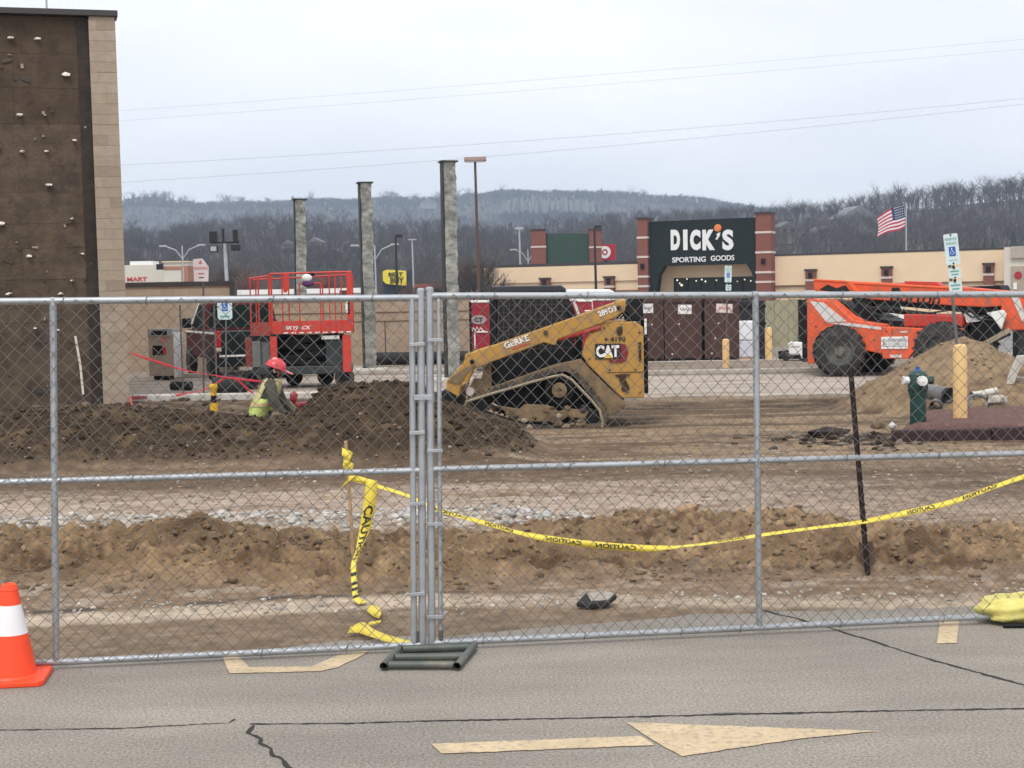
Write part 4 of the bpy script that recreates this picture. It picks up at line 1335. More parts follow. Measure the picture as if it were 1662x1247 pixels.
# floodlight mast
t = thing("floodlight_mast", "mast with four square black floodlights above the tan screen wall", "floodlight mast", (P(372, 470, 58).x, 58, 0), 0)
ox = t.location.x
k58 = 58 / FPX
hz_ = lambda py: fz2(367, py, 58)
MB().cyl((0, 0, 0), (-.12, 0, hz_(396)), .07, 8).build("mast", m_lampg, t)
MB().cyl((-.16, 0, hz_(404)), (-.17, 0, hz_(372)), .045, 8).build("upper_mast", m_lampb, t)
MB().box(-.62, .42, -.05, .05, hz_(396), hz_(393)).build("cross_arm", m_lampb, t)
def flood(x0, x1, py0, py1, tilt, mat2):
    f_ = MB().box(x0, x1, -.2, .12, hz_(py1), hz_(py0)).build("floodlight", m_lampb, t, bevel=.02)
    MB().box(x0 + .04, x1 - .04, -.215, -.203, hz_(py1) + .04, hz_(py0) - .04).build("lens", mat2, f_)
flood(-.66, -.38, 376, 395, 0, m_lampb)
flood(-.66, -.36, 399, 410, 0, m_lampg)
flood(.22, .40, 374, 395, 0, m_lampb)
flood(.14, .48, 398, 408, 0, m_lampb)
# power lines
for i, (ya, yb, sag, Y, lb) in enumerate(((180, 64, 3, 140, "highest thin power line crossing the sky"), (196, 80, 3, 140, "second thin power line just below the highest"), (268, 160, 9, 120, "third power line, upper of the low darker pair"), (296, 169, 10, 120, "lowest power line, passing just above the lamp head"))):
    pts = []
    for k in range(29):
        px = 40 + k * 64.0
        f_ = (px - 200) / 1462
        py = ya + (yb - ya) * f_ + sag * 4 * f_ * (1 - f_)
        pts.append(P(px, py, Y))
    o = MB().pipe(pts, (.011 if i < 2 else .015), 5).build("power_line", m_cable)
    tag(o, lb, "power line", "power lines in the sky")
# flag
t = thing("flag", "american flag blowing left from its pole above the store roof", "flag", (P(1471, 440, 210).x, 210, 0), 0)
ox = t.location.x
kz = lambda px, py: fz2(px, py, 210)
MB().cyl((0, 0, 0), (0.0, 0, kz(1471, 330)), .10, 8).build("flagpole", m_lampg, t)
m_fr, m_fw, m_fb = M("flag_red", (0.50, 0.03, 0.05), 0.8), M("flag_white", (0.74, 0.72, 0.74), 0.8), M("flag_blue", (0.03, 0.04, 0.11), 0.8)
def fpt(u, v):
    # u from hoist (0) to fly (1); v from top (0) to bottom (1)
    px = 1470 - 44 * u + 2.5 * math.sin(v * 3)
    top = 333 + 21 * u - 4 * math.sin(u * 3.1)
    bot = 370 + 15 * u + 1.5 * math.sin(u * 7)
    py = top + (bot - top) * v
    return (((px - 831) / FPX * 210) - ox, .25 * math.sin(u * 7 + v), kz(px, py))
fl = MB()
NU = 16
for s in range(13):
    fl.cur = s % 2
    for i in range(NU):
        if s < 7 and i < NU * .45: fl.cur = 2
        else: fl.cur = s % 2
        a, b, c, d = fpt(i / NU, s / 13), fpt((i + 1) / NU, s / 13), fpt((i + 1) / NU, (s + 1) / 13), fpt(i / NU, (s + 1) / 13)
        fl.add([a, b, c, d], [(0, 1, 2, 3)])
o = fl.build("flag_cloth", [m_fr, m_fw, m_fb], t)
md = o.modifiers.new("depth", 'SOLIDIFY'); md.thickness = .02
stars = MB()
for r_ in range(5):
    for c_ in range(6):
        u_, v_ = .03 + c_ * .068, .05 + r_ * .1
        a = fpt(u_, v_)
        stars.obox((a[0], a[1] - .05, a[2]), (.12, .02, .12))
stars.build("stars", m_fw, t)

# ================================================================== MACHINES AND YARD THINGS
# ---- compact track loader
def scr(ox, oy, sc):
    return lambda X, Y: ((X - ox) / sc, (oy - Y) / sc)
S = scr(835, 1045, 484)
def SP(*pts): return [S(*p) for p in pts]
sk = thing("track_loader", "yellow compact track loader with black cab standing behind the dark dirt mound", "track loader", (0.585, 23.15, 0.0), R_(-3))
def rounded(poly, n=2):
    for _ in range(n):
        out = []
        k = len(poly)
        for i in range(k):
            a, b = poly[i], poly[(i + 1) % k]
            out += [(a[0] * .75 + b[0] * .25, a[1] * .75 + b[1] * .25), (a[0] * .25 + b[0] * .75, a[1] * .25 + b[1] * .75)]
        poly = out
    return poly
def belt(outer, th, y0, y1):
    k = len(outer)
    P_ = [Vector((x, 0, z)) for x, z in outer]
    inn = []
    for i in range(k):
        t_ = (P_[(i + 1) % k] - P_[i - 1]).normalized()
        nrm = Vector((-t_.z, 0, t_.x))
        inn.append(P_[i] - nrm * th)
    mb = MB()
    vs = []
    for i in range(k):
        vs += [(P_[i].x, y0, P_[i].z), (P_[i].x, y1, P_[i].z), (inn[i].x, y1, inn[i].z), (inn[i].x, y0, inn[i].z)]
    fs = []
    for i in range(k):
        j = (i + 1) % k
        for q in range(4):
            r2 = (q + 1) % 4
            fs.append((4 * i + q, 4 * i + r2, 4 * j + r2, 4 * j + q))
    return mb.add(vs, fs)
trk = SP((232, 870), (300, 800), (560, 724), (870, 628), (940, 612), (1010, 640), (1120, 760), (1225, 905), (1240, 1000), (1190, 1045), (700, 1045), (560, 1015), (300, 925))
trk = rounded(trk, 2)
if sum(a[0] * b[1] - b[0] * a[1] for a, b in zip(trk, trk[1:] + trk[:1])) > 0: trk = trk[::-1]
m_track = M("muddy_track_rubber", (0.05, 0.045, 0.04), 0.9, var=0.3, scale=8, bump=0.4, dirt=(0.19, 0.13, 0.075), damt=0.55, dscale=3)
for side in (-1, 1):
    y0, y1 = (-.86, -.50) if side < 0 else (.50, .86)
    tb = belt(trk, 0.055, y0, y1).build("rubber_track", m_track, sk, smooth=35)
    # lugs
    lg = MB()
    per = [(Vector((trk[i][0], 0, trk[i][1])), Vector((trk[(i + 1) % len(trk)][0], 0, trk[(i + 1) % len(trk)][1]))) for i in range(len(trk))]
    acc = 0
    for a, b in per:
        d = (b - a)
        while acc < d.length:
            p = a + d.normalized() * acc
            t_ = d.normalized()
            nrm = Vector((-t_.z, 0, t_.x))
            q = Matrix((t_, Vector((0, 1, 0)), nrm)).transposed()
            c = p + nrm * 0.012
            lg.obox((c.x, (y0 + y1) / 2, c.z), (.035, y1 - y0 - .004, .03), q)
            acc += 0.09
        acc -= d.length
    lg.build("track_lugs", m_track, tb)
    ys = -1 if side < 0 else 1
    ya = y0 if side < 0 else y1
    # light muddy edge of the track
    ed = [S(*p) for p in ((245, 848), (400, 800), (560, 757), (720, 712), (870, 676), (930, 668), (990, 700), (1060, 775), (1130, 850), (1185, 920), (1205, 1000), (1200, 1040))]
    MB().pipe([(x, ya + ys * .008, z) for x, z in ed], .022, 6).build("track_edge", m_mudlt, tb, smooth=40)
    cx, cz = S(905, 775)
    MB().lathe([(.21, ya * .97), (.21, ya * .99 - ys * .0), (.16, ya * 1.0), (.16, ya * .97)], 24, (cx, 0, cz), 'Y').build("drive_sprocket", m_dark, sk, smooth=40)
    MB().lathe([(.11, ya * .98), (.11, ya * 1.02), (.075, ya * 1.035), (.03, ya * 1.035), (.0301, ya * .98)], 20, (cx, 0, cz), 'Y').build("sprocket_hub", m_mud, sk, smooth=40)
    for X_ in (330, 1130):
        cx, cz = S(X_, 870 if X_ < 500 else 975)
        MB().lathe([(.14, ya * .6), (.14, ya * .95), (.10, ya * .97), (.04, ya * .97)], 20, (cx, 0, cz), 'Y').build("idler_wheel", m_dark, sk, smooth=40)
    for X_ in (620, 765, 885, 1005):
        cx, cz = S(X_, 988)
        MB().lathe([(.085, ya * .6), (.085, ya * .95), (.05, ya * .97), (.02, ya * .97)], 16, (cx, 0, cz), 'Y').build("track_roller", m_dark, sk, smooth=40)
    fr = MB().prism(SP((470, 878), (620, 905), (660, 872), (820, 880), (900, 925), (960, 905), (1110, 925), (1085, 980), (960, 965), (900, 1000), (600, 990)), *((ya, ya + .12) if side < 0 else (ya - .12, ya)))
    fr.build("roller_frame", m_mud, sk, bevel=.012)
# chassis and muddy guard
MB().prism(SP((380, 830), (560, 960), (1150, 960), (1330, 800), (1330, 560), (1060, 560), (870, 640), (420, 760)), -.50, .50).build("chassis", m_dark, sk)
for ya, yb in ((-.80, -.50), (.50, .80)):
    MB().prism(SP((345, 800), (372, 768), (870, 598), (1000, 572), (1060, 560), (1130, 640), (1375, 885), (1330, 935), (1235, 960), (1190, 895), (1000, 672), (940, 640), (870, 650), (560, 745), (345, 822)), ya, yb).build("track_guard", m_mud, sk, bevel=.015)
# engine body side panels
body = SP((1205, 305), (1440, 303), (1500, 345), (1500, 838), (1345, 838), (1240, 735), (1105, 600), (1066, 525), (1090, 445))
sp_ = MB().prism(body, -.80, -.70).build("rear_side_panel", m_yel, sk, bevel=.015)
MB().prism(body, .70, .80).build("rear_side_panel", m_yel, sk, bevel=.015)
MB().prism(SP((1220, 330), (1440, 330), (1495, 360), (1495, 820), (1350, 820), (1110, 590), (1080, 525)), -.695, .695).build("engine_housing", m_dark, sk)
MB().box(S(1503, 0)[0], S(1532, 0)[0], -.6, .6, S(0, 815)[1], S(0, 300)[1]).build("rear_door", m_dark, sk, bevel=.01)
MB().prism(SP((1370, 240), (1395, 150), (1440, 118), (1500, 112), (1505, 302), (1380, 302)), -.62, .62).build("engine_hood", m_dark, sk, bevel=.02)
MB().box(S(1508, 0)[0], S(1524, 0)[0], -.72, -.66, S(0, 395)[1], S(0, 285)[1]).build("tail_light", m_white, sk)
m_rust = M("dark_slot", (0.05, 0.025, 0.012), 0.8, var=.3)
yp = -.806
def plate(name, poly, mat, par, y=yp, th=.008):
    return MB().prism(poly, y - th, y).build(name, mat, par)
plate("panel_slot", rounded(SP((1310, 345), (1345, 330), (1355, 350), (1350, 395), (1325, 402), (1310, 375)), 1), m_rust, sp_)
plate("vent_slot", SP((1462, 450), (1482, 446), (1482, 580), (1464, 584)), m_rust, sp_)
plate("lift_eye_slot", rounded(SP((1300, 672), (1400, 668), (1402, 684), (1365, 690), (1380, 730), (1398, 760), (1390, 790), (1350, 795), (1335, 775), (1350, 755), (1330, 735), (1325, 692), (1300, 686)), 1), m_rust, sp_)
plate("badge_plate", SP((1160, 455), (1340, 455), (1340, 563), (1160, 563)), m_ink, sp_)
m_badge = M("badge_red", (0.20, 0.02, 0.025), 0.5)
plate("badge_hexagon", SP((1338, 455), (1370, 462), (1392, 512), (1375, 575), (1340, 590), (1262, 588), (1255, 566), (1338, 563)), m_badge, sp_)
cx, cz = S(1248, 508)
lettering("CAT", 165 / 492, 86 / 492, m_white, sp_, (cx, yp - .009, cz), extrude=.006, bold=.05)
plate("badge_triangle", SP((1222, 556), (1252, 520), (1285, 556)), M("badge_yellow", (0.75, 0.5, 0.05), .5), sp_, yp - .016, .004)
cx, cz = S(1320, 425)
lettering("4190", 108 / 492, 36 / 492, m_ink, sp_, (cx, yp, cz), extrude=.004, bold=.02, name="fleet_number")
plate("fleet_dot", rounded(SP((1228, 415), (1248, 415), (1248, 432), (1228, 432)), 1), m_ink, sp_)
# lift arms
arm = SP((245, 512), (330, 488), (600, 400), (1000, 268), (1345, 152), (1372, 150), (1380, 185), (1372, 228), (1300, 275), (1195, 318), (900, 420), (880, 462), (800, 440), (720, 470), (430, 572), (350, 606), (290, 622), (255, 650), (212, 735), (196, 812), (105, 820), (112, 690), (150, 665), (240, 560))
ang = math.atan2((400 - 152), (1345 - 600))
for ya, yb in ((-.84, -.70), (.70, .84)):
    am = MB().prism(arm, ya, yb).build("lift_arm", m_yel, sk, bevel=.018)
    if ya < 0:
        for s, X_, Y_, w_, h_, mt in (("GERKE", 610, 430, 185, 44, m_white), ("289D3", 1248, 228, 135, 40, m_white)):
            cx, cz = S(X_, Y_)
            lettering(s, w_ / 492, h_ / 492, mt, am, (cx, ya - .004, cz), (R_(90), -ang, 0), extrude=.004, bold=.03)
        cx, cz = S(640, 462)
        q = MB().obox((cx, ya - .004, cz), (.27, .004, .02), Matrix.Rotation(-ang, 3, 'Y')).build("red_stripe", m_signr, am)
        plate("arm_shackle_plate", SP((120, 700), (160, 660), (260, 600), (320, 590), (250, 650), (200, 720)), m_mud, am, ya - .001, .02)
        for X_, Y_ in ((295, 565), (815, 370), (1330, 205)):
            cx, cz = S(X_, Y_)
            MB().lathe([(.032, ya - .03), (.032, ya - .002)], 12, (cx, 0, cz), 'Y').build("pivot_pin", m_dark, am)
        a, b = S(905, 408), S(1200, 338)
        MB().cyl((a[0], -.78, a[1] + .0), (b[0], -.78, b[1]), .052, 12).build("red_lift_link", m_red, sk, smooth=40)
        MB().pipe([(*S(235, 545)[:1], -.72, S(0, 545)[1]), (S(205, 0)[0], -.74, S(0, 575)[1]), (S(235, 0)[0], -.75, S(0, 610)[1])], .012, 6).build("hydraulic_hose", m_black, am)
MB().box(S(130, 0)[0], S(205, 0)[0], -.70, .70, S(0, 800)[1], S(0, 740)[1]).build("cross_tube", m_yel, sk, bevel=.02)
MB().prism(SP((250, 770), (300, 690), (350, 690), (390, 560), (420, 560), (425, 800), (250, 830)), -.66, -.55).build("front_upright", m_mud, sk, bevel=.01)
for ya in (-.60, .60):
    cx, cz = S(272, 785)
    MB().lathe([(.055, ya - .12), (.075, ya - .08), (.075, ya), (.03, ya + .01)], 14, (cx, 0, cz), 'Y').build("front_fitting", m_bandw, sk, smooth=40)
for X_, Y_ in ((1225, 345), (1470, 380), (1470, 800), (1380, 800), (1120, 560), (1440, 640), (1260, 640)):
    cx, cz = S(X_, Y_)
    MB().lathe([(.014, yp - .008), (.014, yp - .001)], 8, (cx, 0, cz), 'Y').build("panel_bolt", m_rust, sp_)
plate("panel_seam", SP((1240, 655), (1500, 655), (1500, 659), (1240, 659)), m_rust, sp_, yp, .003)
for k in range(3):
    a, b = S(1290 + k * 25, 280), S(1400 + k * 20, 290)
    MB().pipe([(a[0], -.6, a[1]), ((a[0] + b[0]) / 2, -.63, a[1] + .10), (b[0], -.6, b[1])], .016, 6).build("hydraulic_hose", m_black, sk, smooth=40)
# mud clods caked on the frame
for k in range(26):
    X_ = random.uniform(480, 1080)
    Y_ = random.choice([random.uniform(890, 985), random.uniform(985, 1035)])
    cx, cz = S(X_, Y_)
    vs_, fs_ = chunk_mesh(.3)
    z_ = random.uniform(.02, .05)
    MB().add([(v[0] * z_ * 1.5 + cx, v[1] * .02 - .865, v[2] * z_ + cz) for v in vs_], [tuple(int(q) for q in f) for f in fs_]).build("caked_mud", random.choice([m_mud, m_mudlt, m_track]), sk)
# bucket hidden in the mound
bk = SP((110, 760), (40, 790), (-90, 1000), (-60, 1040), (90, 1045), (180, 900), (180, 800))
MB().prism(bk, -.9, .9).build("bucket", m_dark, sk, bevel=.015)
# cab: frame posts, roof, grilles, seat
cabm = m_dark
MB().prism(SP((415, 55), (430, 36), (925, 38), (955, 62), (955, 84), (415, 84)), -.46, .46).build("cab_roof", M("cab_roof_black", (0.03, 0.032, 0.04), 0.4), sk, bevel=.015)
for ya, yb in ((-.46, -.40), (.40, .46)):
    MB().prism(SP((430, 84), (465, 84), (440, 700), (395, 720)), ya, yb).build("cab_post", cabm, sk)
    MB().prism(SP((920, 84), (955, 84), (1075, 380), (1060, 560), (1010, 560), (1025, 400)), ya, yb).build("cab_post", cabm, sk)
    MB().prism(SP((400, 560), (1020, 480), (1060, 560), (1020, 640), (400, 770)), ya, yb).build("cab_lower_side", cabm, sk)
    gy = ya + .03
    gr = MB()
    for i in range(13):
        X_ = 480 + i * 38
        a, b = S(X_, 84), S(X_ - 15, 560 - i * 5)
        gr.bar((a[0], gy, a[1]), (b[0], gy, b[1]), .014, .014)
    for i in range(8):
        Y_ = 120 + i * 52
        a, b = S(438, Y_ + 4), S(935 + i * 14, Y_)
        gr.bar((a[0], gy, a[1]), (b[0], gy, b[1]), .010, .010)
    gr.build("side_grille", M("grille_bronze", (0.055, 0.035, 0.035), 0.6) if ya < 0 else cabm, sk)
    MB().prism(SP((470, 90), (915, 90), (1020, 400), (1000, 520), (445, 590)), gy + .02, gy + .024).build("side_window", m_glass, sk)
MB().box(S(640, 0)[0], S(800, 0)[0], -.26, .26, S(0, 560)[1], S(0, 470)[1]).build("seat_cushion", m_black, sk, bevel=.03)
MB().prism(SP((790, 560), (840, 240), (880, 240), (850, 560)), -.24, .24).build("seat_backrest", m_black, sk, bevel=.03)
MB().box(S(410, 0)[0], S(425, 0)[0], -.42, .42, S(0, 720)[1], S(0, 84)[1]).build("front_window", m_glass, sk)

# ---- telescopic handler (orange)
T = scr(830, 810, 315)
TH2 = R_(-34)
ta = P(1363, 611, 35.6)
TG = 0.05
th_ = thing("telehandler", "orange telescopic handler with long lowered boom behind the sand pile", "telehandler", (P(1476, 600, 34.6).x, 34.6, TG), TH2)
CS = math.cos(TH2)
# local axes: x runs from rear (left) to front (right, nearer), y runs away from the viewer
def TX(px, y):
    # local x of the point seen at column px on local plane y
    k = (px - 831) / FPX
    c, s = math.cos(TH2), math.sin(TH2)
    lx, ly = th_.location.x, th_.location.y
    return (k * (ly + y * c) - lx + y * s) / (c - k * s)
def TZ(px, py, y):
    x = TX(px, y)
    Y = th_.location.y + x * math.sin(TH2) + y * math.cos(TH2)
    return 1.85 + (490 - ROLL * (px - 831) - py) * Y / FPX - TG
def TQ(y, *pts): return [(TX(a, y), TZ(a, b, y)) for a, b in pts]
def wheel(par, x, y, r, wd, steer=0.0, rim=m_grey):
    t = bpy.data.objects.new("wheel", None)
    COL.objects.link(t)
    t.parent = par
    t.location = (x, y, r)
    t.rotation_euler = (0, 0, steer)
    h = wd / 2
    MB().lathe([(r * .56, -h), (r * .86, -h), (r * .96, -h * .8), (r * .97, 0), (r * .96, h * .8), (r * .86, h), (r * .56, h)], 28, (0, 0, 0), 'Y', 0).build("tyre", m_tyre, t, smooth=45)
    lg = MB()
    for i in range(20):
        for s in (-1, 1):
            a = (i + (0.5 if s > 0 else 0)) * 2 * math.pi / 20
            c = Vector((math.cos(a) * r * .975, s * h * .48, math.sin(a) * r * .975))
            t_ = Vector((-math.sin(a), s * .55, math.cos(a))).normalized()
            n_ = Vector((math.cos(a), 0, math.sin(a)))
            q = Matrix((t_.cross(n_).normalized(), t_, n_)).transposed()
            lg.obox(c, (h * .95, r * .075, r * .09), q)
    lg.build("tread_lugs", m_tyre, t)
    MB().lathe([(r * .57, -h * .92), (r * .50, -h * .9), (r * .46, -h * .45), (r * .2, -h * .35), (r * .19, -h * .62), (r * .02, -h * .62)], 24, (0, 0, 0), 'Y', 2).build("rim", rim, t, smooth=40)
    MB().lathe([(r * .55, h * .9), (r * .46, h * .4), (r * .02, h * .4)], 20, (0, 0, 0), 'Y', 2).build("inner_rim", rim, t, smooth=40)
    return t
YN = -1.05
rr = .57
xw0, xw1 = TX(1363, YN), TX(1529, YN)
m_rimg = M("dusty_rim_grey", (0.085, 0.088, 0.082), 0.7, var=.2, dirt=(0.3, .25, .19), damt=.3)
wheel(th_, xw0, YN, rr, .42, R_(26), m_rimg)
wheel(th_, xw1, YN, rr + .03, .42, R_(-14), m_rimg)
wheel(th_, xw0, YN + 2.1, rr, .42, R_(26), m_rimg)
wheel(th_, xw1, YN + 2.1, rr + .03, .42, R_(-14), m_rimg)
for xw in (xw0, xw1):
    MB().cyl((xw, YN + .2, rr), (xw, YN + 1.9, rr), .13, 12).build("axle", m_dark, th_)
ys = -.92
MB().prism(TQ(ys, (1311, 590), (1311, 486), (1346, 486), (1387, 520), (1434, 527), (1434, 546), (1556, 533), (1556, 545), (1506, 548), (1494, 575), (1434, 575), (1376, 563), (1326, 590)), ys, ys + .5).build("rear_side_body", m_org, th_, bevel=.025)
MB().prism(TQ(ys, (1312, 592), (1312, 486), (1350, 490), (1420, 520), (1560, 530), (1555, 560), (1420, 580)), ys + .505, 0.9).build("chassis", m_dark, th_)
MB().prism(TQ(ys, (1311, 588), (1311, 490), (1350, 486), (1400, 525), (1434, 530), (1434, 560), (1330, 590)), .55, .95).build("far_side_body", m_org, th_, bevel=.025)
m_decal = M("white_decal", (0.62, 0.6, 0.57), .5, var=.1)
MB().prism(TQ(ys, (1316, 489), (1338, 491), (1376, 522), (1343, 523)), ys - .012, ys - .002).build("white_flash", m_decal, th_)
MB().prism(TQ(ys, (1343, 524), (1378, 524), (1432, 531), (1432, 535.5), (1376, 529)), ys - .012, ys - .002).build("white_flash", m_decal, th_)
yb_ = ys - .16
bx = MB().prism(TQ(yb_, (1433, 530), (1500, 533), (1497, 555), (1475, 582.5), (1433, 582.5)), yb_, ys - .002).build("tool_box", m_org, th_, bevel=.02)
pl = MB().prism(TQ(yb_, (1432, 547), (1475, 546), (1475, 566), (1432, 566.5)), yb_ - .02, yb_ - .003).build("name_placard", m_white, th_)
xa, xb = TX(1436, yb_), TX(1472, yb_)
gp = MB().prism(TQ(yb_, (1434.5, 550), (1473, 549.5), (1473, 562.5), (1434.5, 563)), yb_ - .026, yb_ - .022).build("placard_field", M("placard_grey", (0.40, 0.41, 0.42), .5), th_)
lettering("Borton", (xb - xa) * .92, .15, m_white, th_, ((xa + xb) / 2, yb_ - .028, TZ(1454, 556.5, yb_)), extrude=.004, shear=.25, bold=.01)
MB().prism(TQ(yb_, (1446, 576), (1465, 576), (1465, 580.5), (1446, 580.5)), yb_ - .01, yb_ - .003).build("warning_sticker", m_decal, th_)
MB().prism(TQ(yb_, (1463, 538), (1474, 537.5), (1474, 540), (1463, 540)), yb_ - .01, yb_ - .003).build("warning_sticker", m_decal, th_)
MB().prism(TQ(ys, (1460, 531), (1556, 531), (1556, 512), (1460, 510)), ys + .3, .4).build("engine_cover", M("dark_orange_paint", (0.46, 0.045, 0.03), .5, var=.15), th_, bevel=.03)
# boom
yc = -.25
m_orgt = M("orange_boom_paint", (0.85, 0.15, 0.04), .42, var=.08, dirt=(0.5, .14, .06), damt=.2)
outer = TQ(yc, (1322, 454), (1375, 456.5), (1560, 466), (1640, 473), (1640, 496), (1600, 499), (1530, 495), (1400, 485), (1384, 472), (1356, 474), (1323, 472))
MB().prism(outer, yc, yc + .5).build("boom", m_org, th_, bevel=.02)
tp = TQ(yc, (1322, 453.2), (1375, 455.7), (1386, 458), (1560, 467.5), (1560, 469), (1386, 460.5), (1377, 458.4), (1322, 455))
MB().prism(tp, yc - .02, yc - .003).build("boom_top_flange", m_orgt, th_)
MB().prism(TQ(yc, (1377, 458.5), (1388, 461), (1402, 484), (1393, 476)), yc - .02, yc - .003).build("boom_rib", m_orgt, th_)
MB().prism(TQ(yc, (1332, 470), (1345, 462), (1360, 468), (1374, 463), (1382, 473), (1356, 475.5)), yc - .008, yc - .003).build("boom_opening", m_ink, th_)
xa, xb = TX(1446, yc), TX(1528, yc)
sl_ = math.atan2(TZ(1528, 485, yc) - TZ(1446, 481, yc), xb - xa)
lettering("Borton", xb - xa, .27, m_ink, th_, ((xa + xb) / 2, yc - .004, TZ(1487, 483, yc)), (R_(90), -sl_, 0), extrude=.004, shear=.15, bold=.02)
MB().prism(TQ(yc, (1449, 467), (1461, 467), (1464, 473), (1449, 473)), yc - .008, yc - .003).build("boom_hole", m_ink, th_)
MB().prism(TQ(yc, (1467, 456.5), (1520, 458), (1525, 464), (1467, 461)), yc + .1, yc + .4).build("hose_cover", m_red, th_, bevel=.01)
MB().prism(TQ(yc, (1384, 474), (1640, 497), (1640, 508), (1560, 507), (1404, 492)), yc + .06, yc + .44).build("inner_boom", m_dark, th_)
for dy in (.02, .42):
    a, b = TQ(yc, (1392, 480), (1425, 528))
    MB().bar((a[0], yc + dy, a[1]), (b[0], yc + dy, b[1]), .08, .30).build("boom_support", m_dark, th_)
a, b = TQ(yc, (1330, 488), (1412, 524))
MB().bar((a[0], yc - .35, a[1]), (b[0], yc - .35, b[1]), .14, .16).build("rear_strut", m_org, th_, bevel=.02)
MB().box(TX(1296, ys), TX(1310, ys) , -.7, .7, .3, 1.65).build("counterweight", m_dark, th_, bevel=.03)
# cab (far side), front head, forks carriage
MB().prism(TQ(.2, (1560, 466), (1622, 463), (1640, 500), (1622, 545), (1560, 545)), .28, .95).build("cab", m_dark, th_, bevel=.02)
hd = TQ(yc, (1628, 482), (1660, 478), (1690, 500), (1690, 535), (1632, 537), (1626, 520))
MB().prism(hd, yc - .06, yc + .56).build("boom_head", m_org, th_, bevel=.025)
MB().prism(TQ(yc, (1644, 482), (1656, 481), (1670, 520), (1662, 522)), yc - .075, yc - .063).build("white_flash", m_decal, th_)
yw = -.5
MB().prism(TQ(yw, (1565, 508), (1578, 508), (1580, 514), (1600, 512), (1590, 522), (1570, 524)), yw, yw + .1).build("white_bracket", m_white, th_, bevel=.01)
MB().prism(TQ(yw, (1602, 508), (1628, 503), (1634, 510), (1626, 535), (1612, 516)), yw, yw + .1).build("white_bracket", m_white, th_, bevel=.01)
MB().prism(TQ(yw, (1572, 522), (1610, 510), (1632, 545), (1600, 560), (1575, 545)), yw + .11, yw + .5).build("front_frame", m_dark, th_, bevel=.02)
a, b = TQ(-.8, (1596, 560), (1640, 536))
MB().bar((a[0], -.8, a[1]), (b[0], -.8, b[1]), .1, .1).build("front_strut", m_mudlt, th_)
MB().box(TX(1640, ys), TX(1640, ys) + .12, -.7, .7, .25, 1.0).build("fork_carriage", m_dark, th_)
for y_ in (-.5, .4):
    MB().box(TX(1640, ys) + .12, TX(1640, ys) + 1.3, y_, y_ + .12, .22, .28).build("fork", m_dark, th_)

for k, (x_, y_, x2_, y2_) in enumerate(((1395, 490, 1440, 512), (1402, 492, 1452, 514), (1560, 500, 1600, 512), (1570, 498, 1612, 520), (1450, 500, 1540, 504))):
    a, b = TQ(-.5, (x_, y_), (x2_, y2_))
    MB().pipe([(a[0], -.5, a[1]), ((a[0] + b[0]) / 2, -.55, (a[1] + b[1]) / 2 - .12), (b[0], -.5, b[1])], .022, 6).build("hydraulic_hose", m_black, th_, smooth=40)
a, b = TQ(-.45, (1408, 500), (1520, 512))
MB().cyl((a[0], -.45, a[1]), (b[0], -.45, b[1]), .06, 10).build("lift_cylinder", m_dark, th_, smooth=40)
for px_q, py_q in ((1330, 560), (1326, 530), (1352, 545), (1420, 552), (1395, 545), (1440, 538), (1490, 540), (1488, 570)):
    qx_, qz_ = TX(px_q, yb_ if px_q > 1432 else ys), TZ(px_q, py_q, yb_ if px_q > 1432 else ys)
    MB().lathe([(.02, (yb_ if px_q > 1432 else ys) - .012), (.02, (yb_ if px_q > 1432 else ys) - .002)], 8, (qx_, 0, qz_), 'Y').build("bolt", m_dark, th_)
a, b = TQ(ys, (1434, 531), (1434, 582))
MB().box(TX(1449, yb_), TX(1449, yb_) + .012, yb_ - .006, yb_ - .002, TZ(1449, 545, yb_), TZ(1449, 534, yb_)).build("door_seam", m_dark, th_)
MB().box(TX(1380, ys), TX(1380, ys) + .014, ys - .006, ys - .002, TZ(1380, 560, ys), TZ(1380, 533, ys)).build("panel_seam", m_dark, th_)

# white generator on a dark base at the telehandler's left
gq = P(1296, 588, 41.0)
gt = thing("generator", "small white generator on a dark base left of the orange machine", "generator", (gq.x, 41.0, .15), R_(-6))
k41 = 41 / FPX
gx = lambda px: (px - 831) * k41 - gq.x
gz = lambda px, py: fz2(px, py, 41) - .15
MB().prism([(gx(1281), gz(1281, 574)), (gx(1281.5), gz(1281, 558)), (gx(1285), gz(1285, 555)), (gx(1308), gz(1308, 556)), (gx(1313), gz(1313, 562)), (gx(1312), gz(1312, 570)), (gx(1310), gz(1310, 582)), (gx(1301), gz(1301, 582)), (gx(1298), gz(1298, 575))], -.25, .3).build("housing", m_white, gt, bevel=.02)
MB().box(gx(1283), gx(1298), -.26, -.253, gz(1290, 563), gz(1290, 562)).build("vent_line", m_grey, gt)
MB().box(gx(1282), gx(1310), -.2, .25, .05, gz(1296, 577)).build("base_frame", m_dark, gt)
MB().lathe([(.045, -.27), (.045, -.252)], 10, (gx(1306), 0, gz(1306, 575)), 'Y').build("fuel_cap", m_dark, gt)
for px in (1276, 1302):
    MB().lathe([(.03, -.22), (.11, -.22), (.12, -.17), (.11, -.12), (.03, -.12)], 14, (gx(px), 0, .12), 'Y').build("wheel", m_tyre, gt, smooth=40)
MB().bar((gx(1281), 0, gz(1281, 575)), (gx(1265), -.1, .15), .05, .22).build("tow_handle", m_dark, gt)

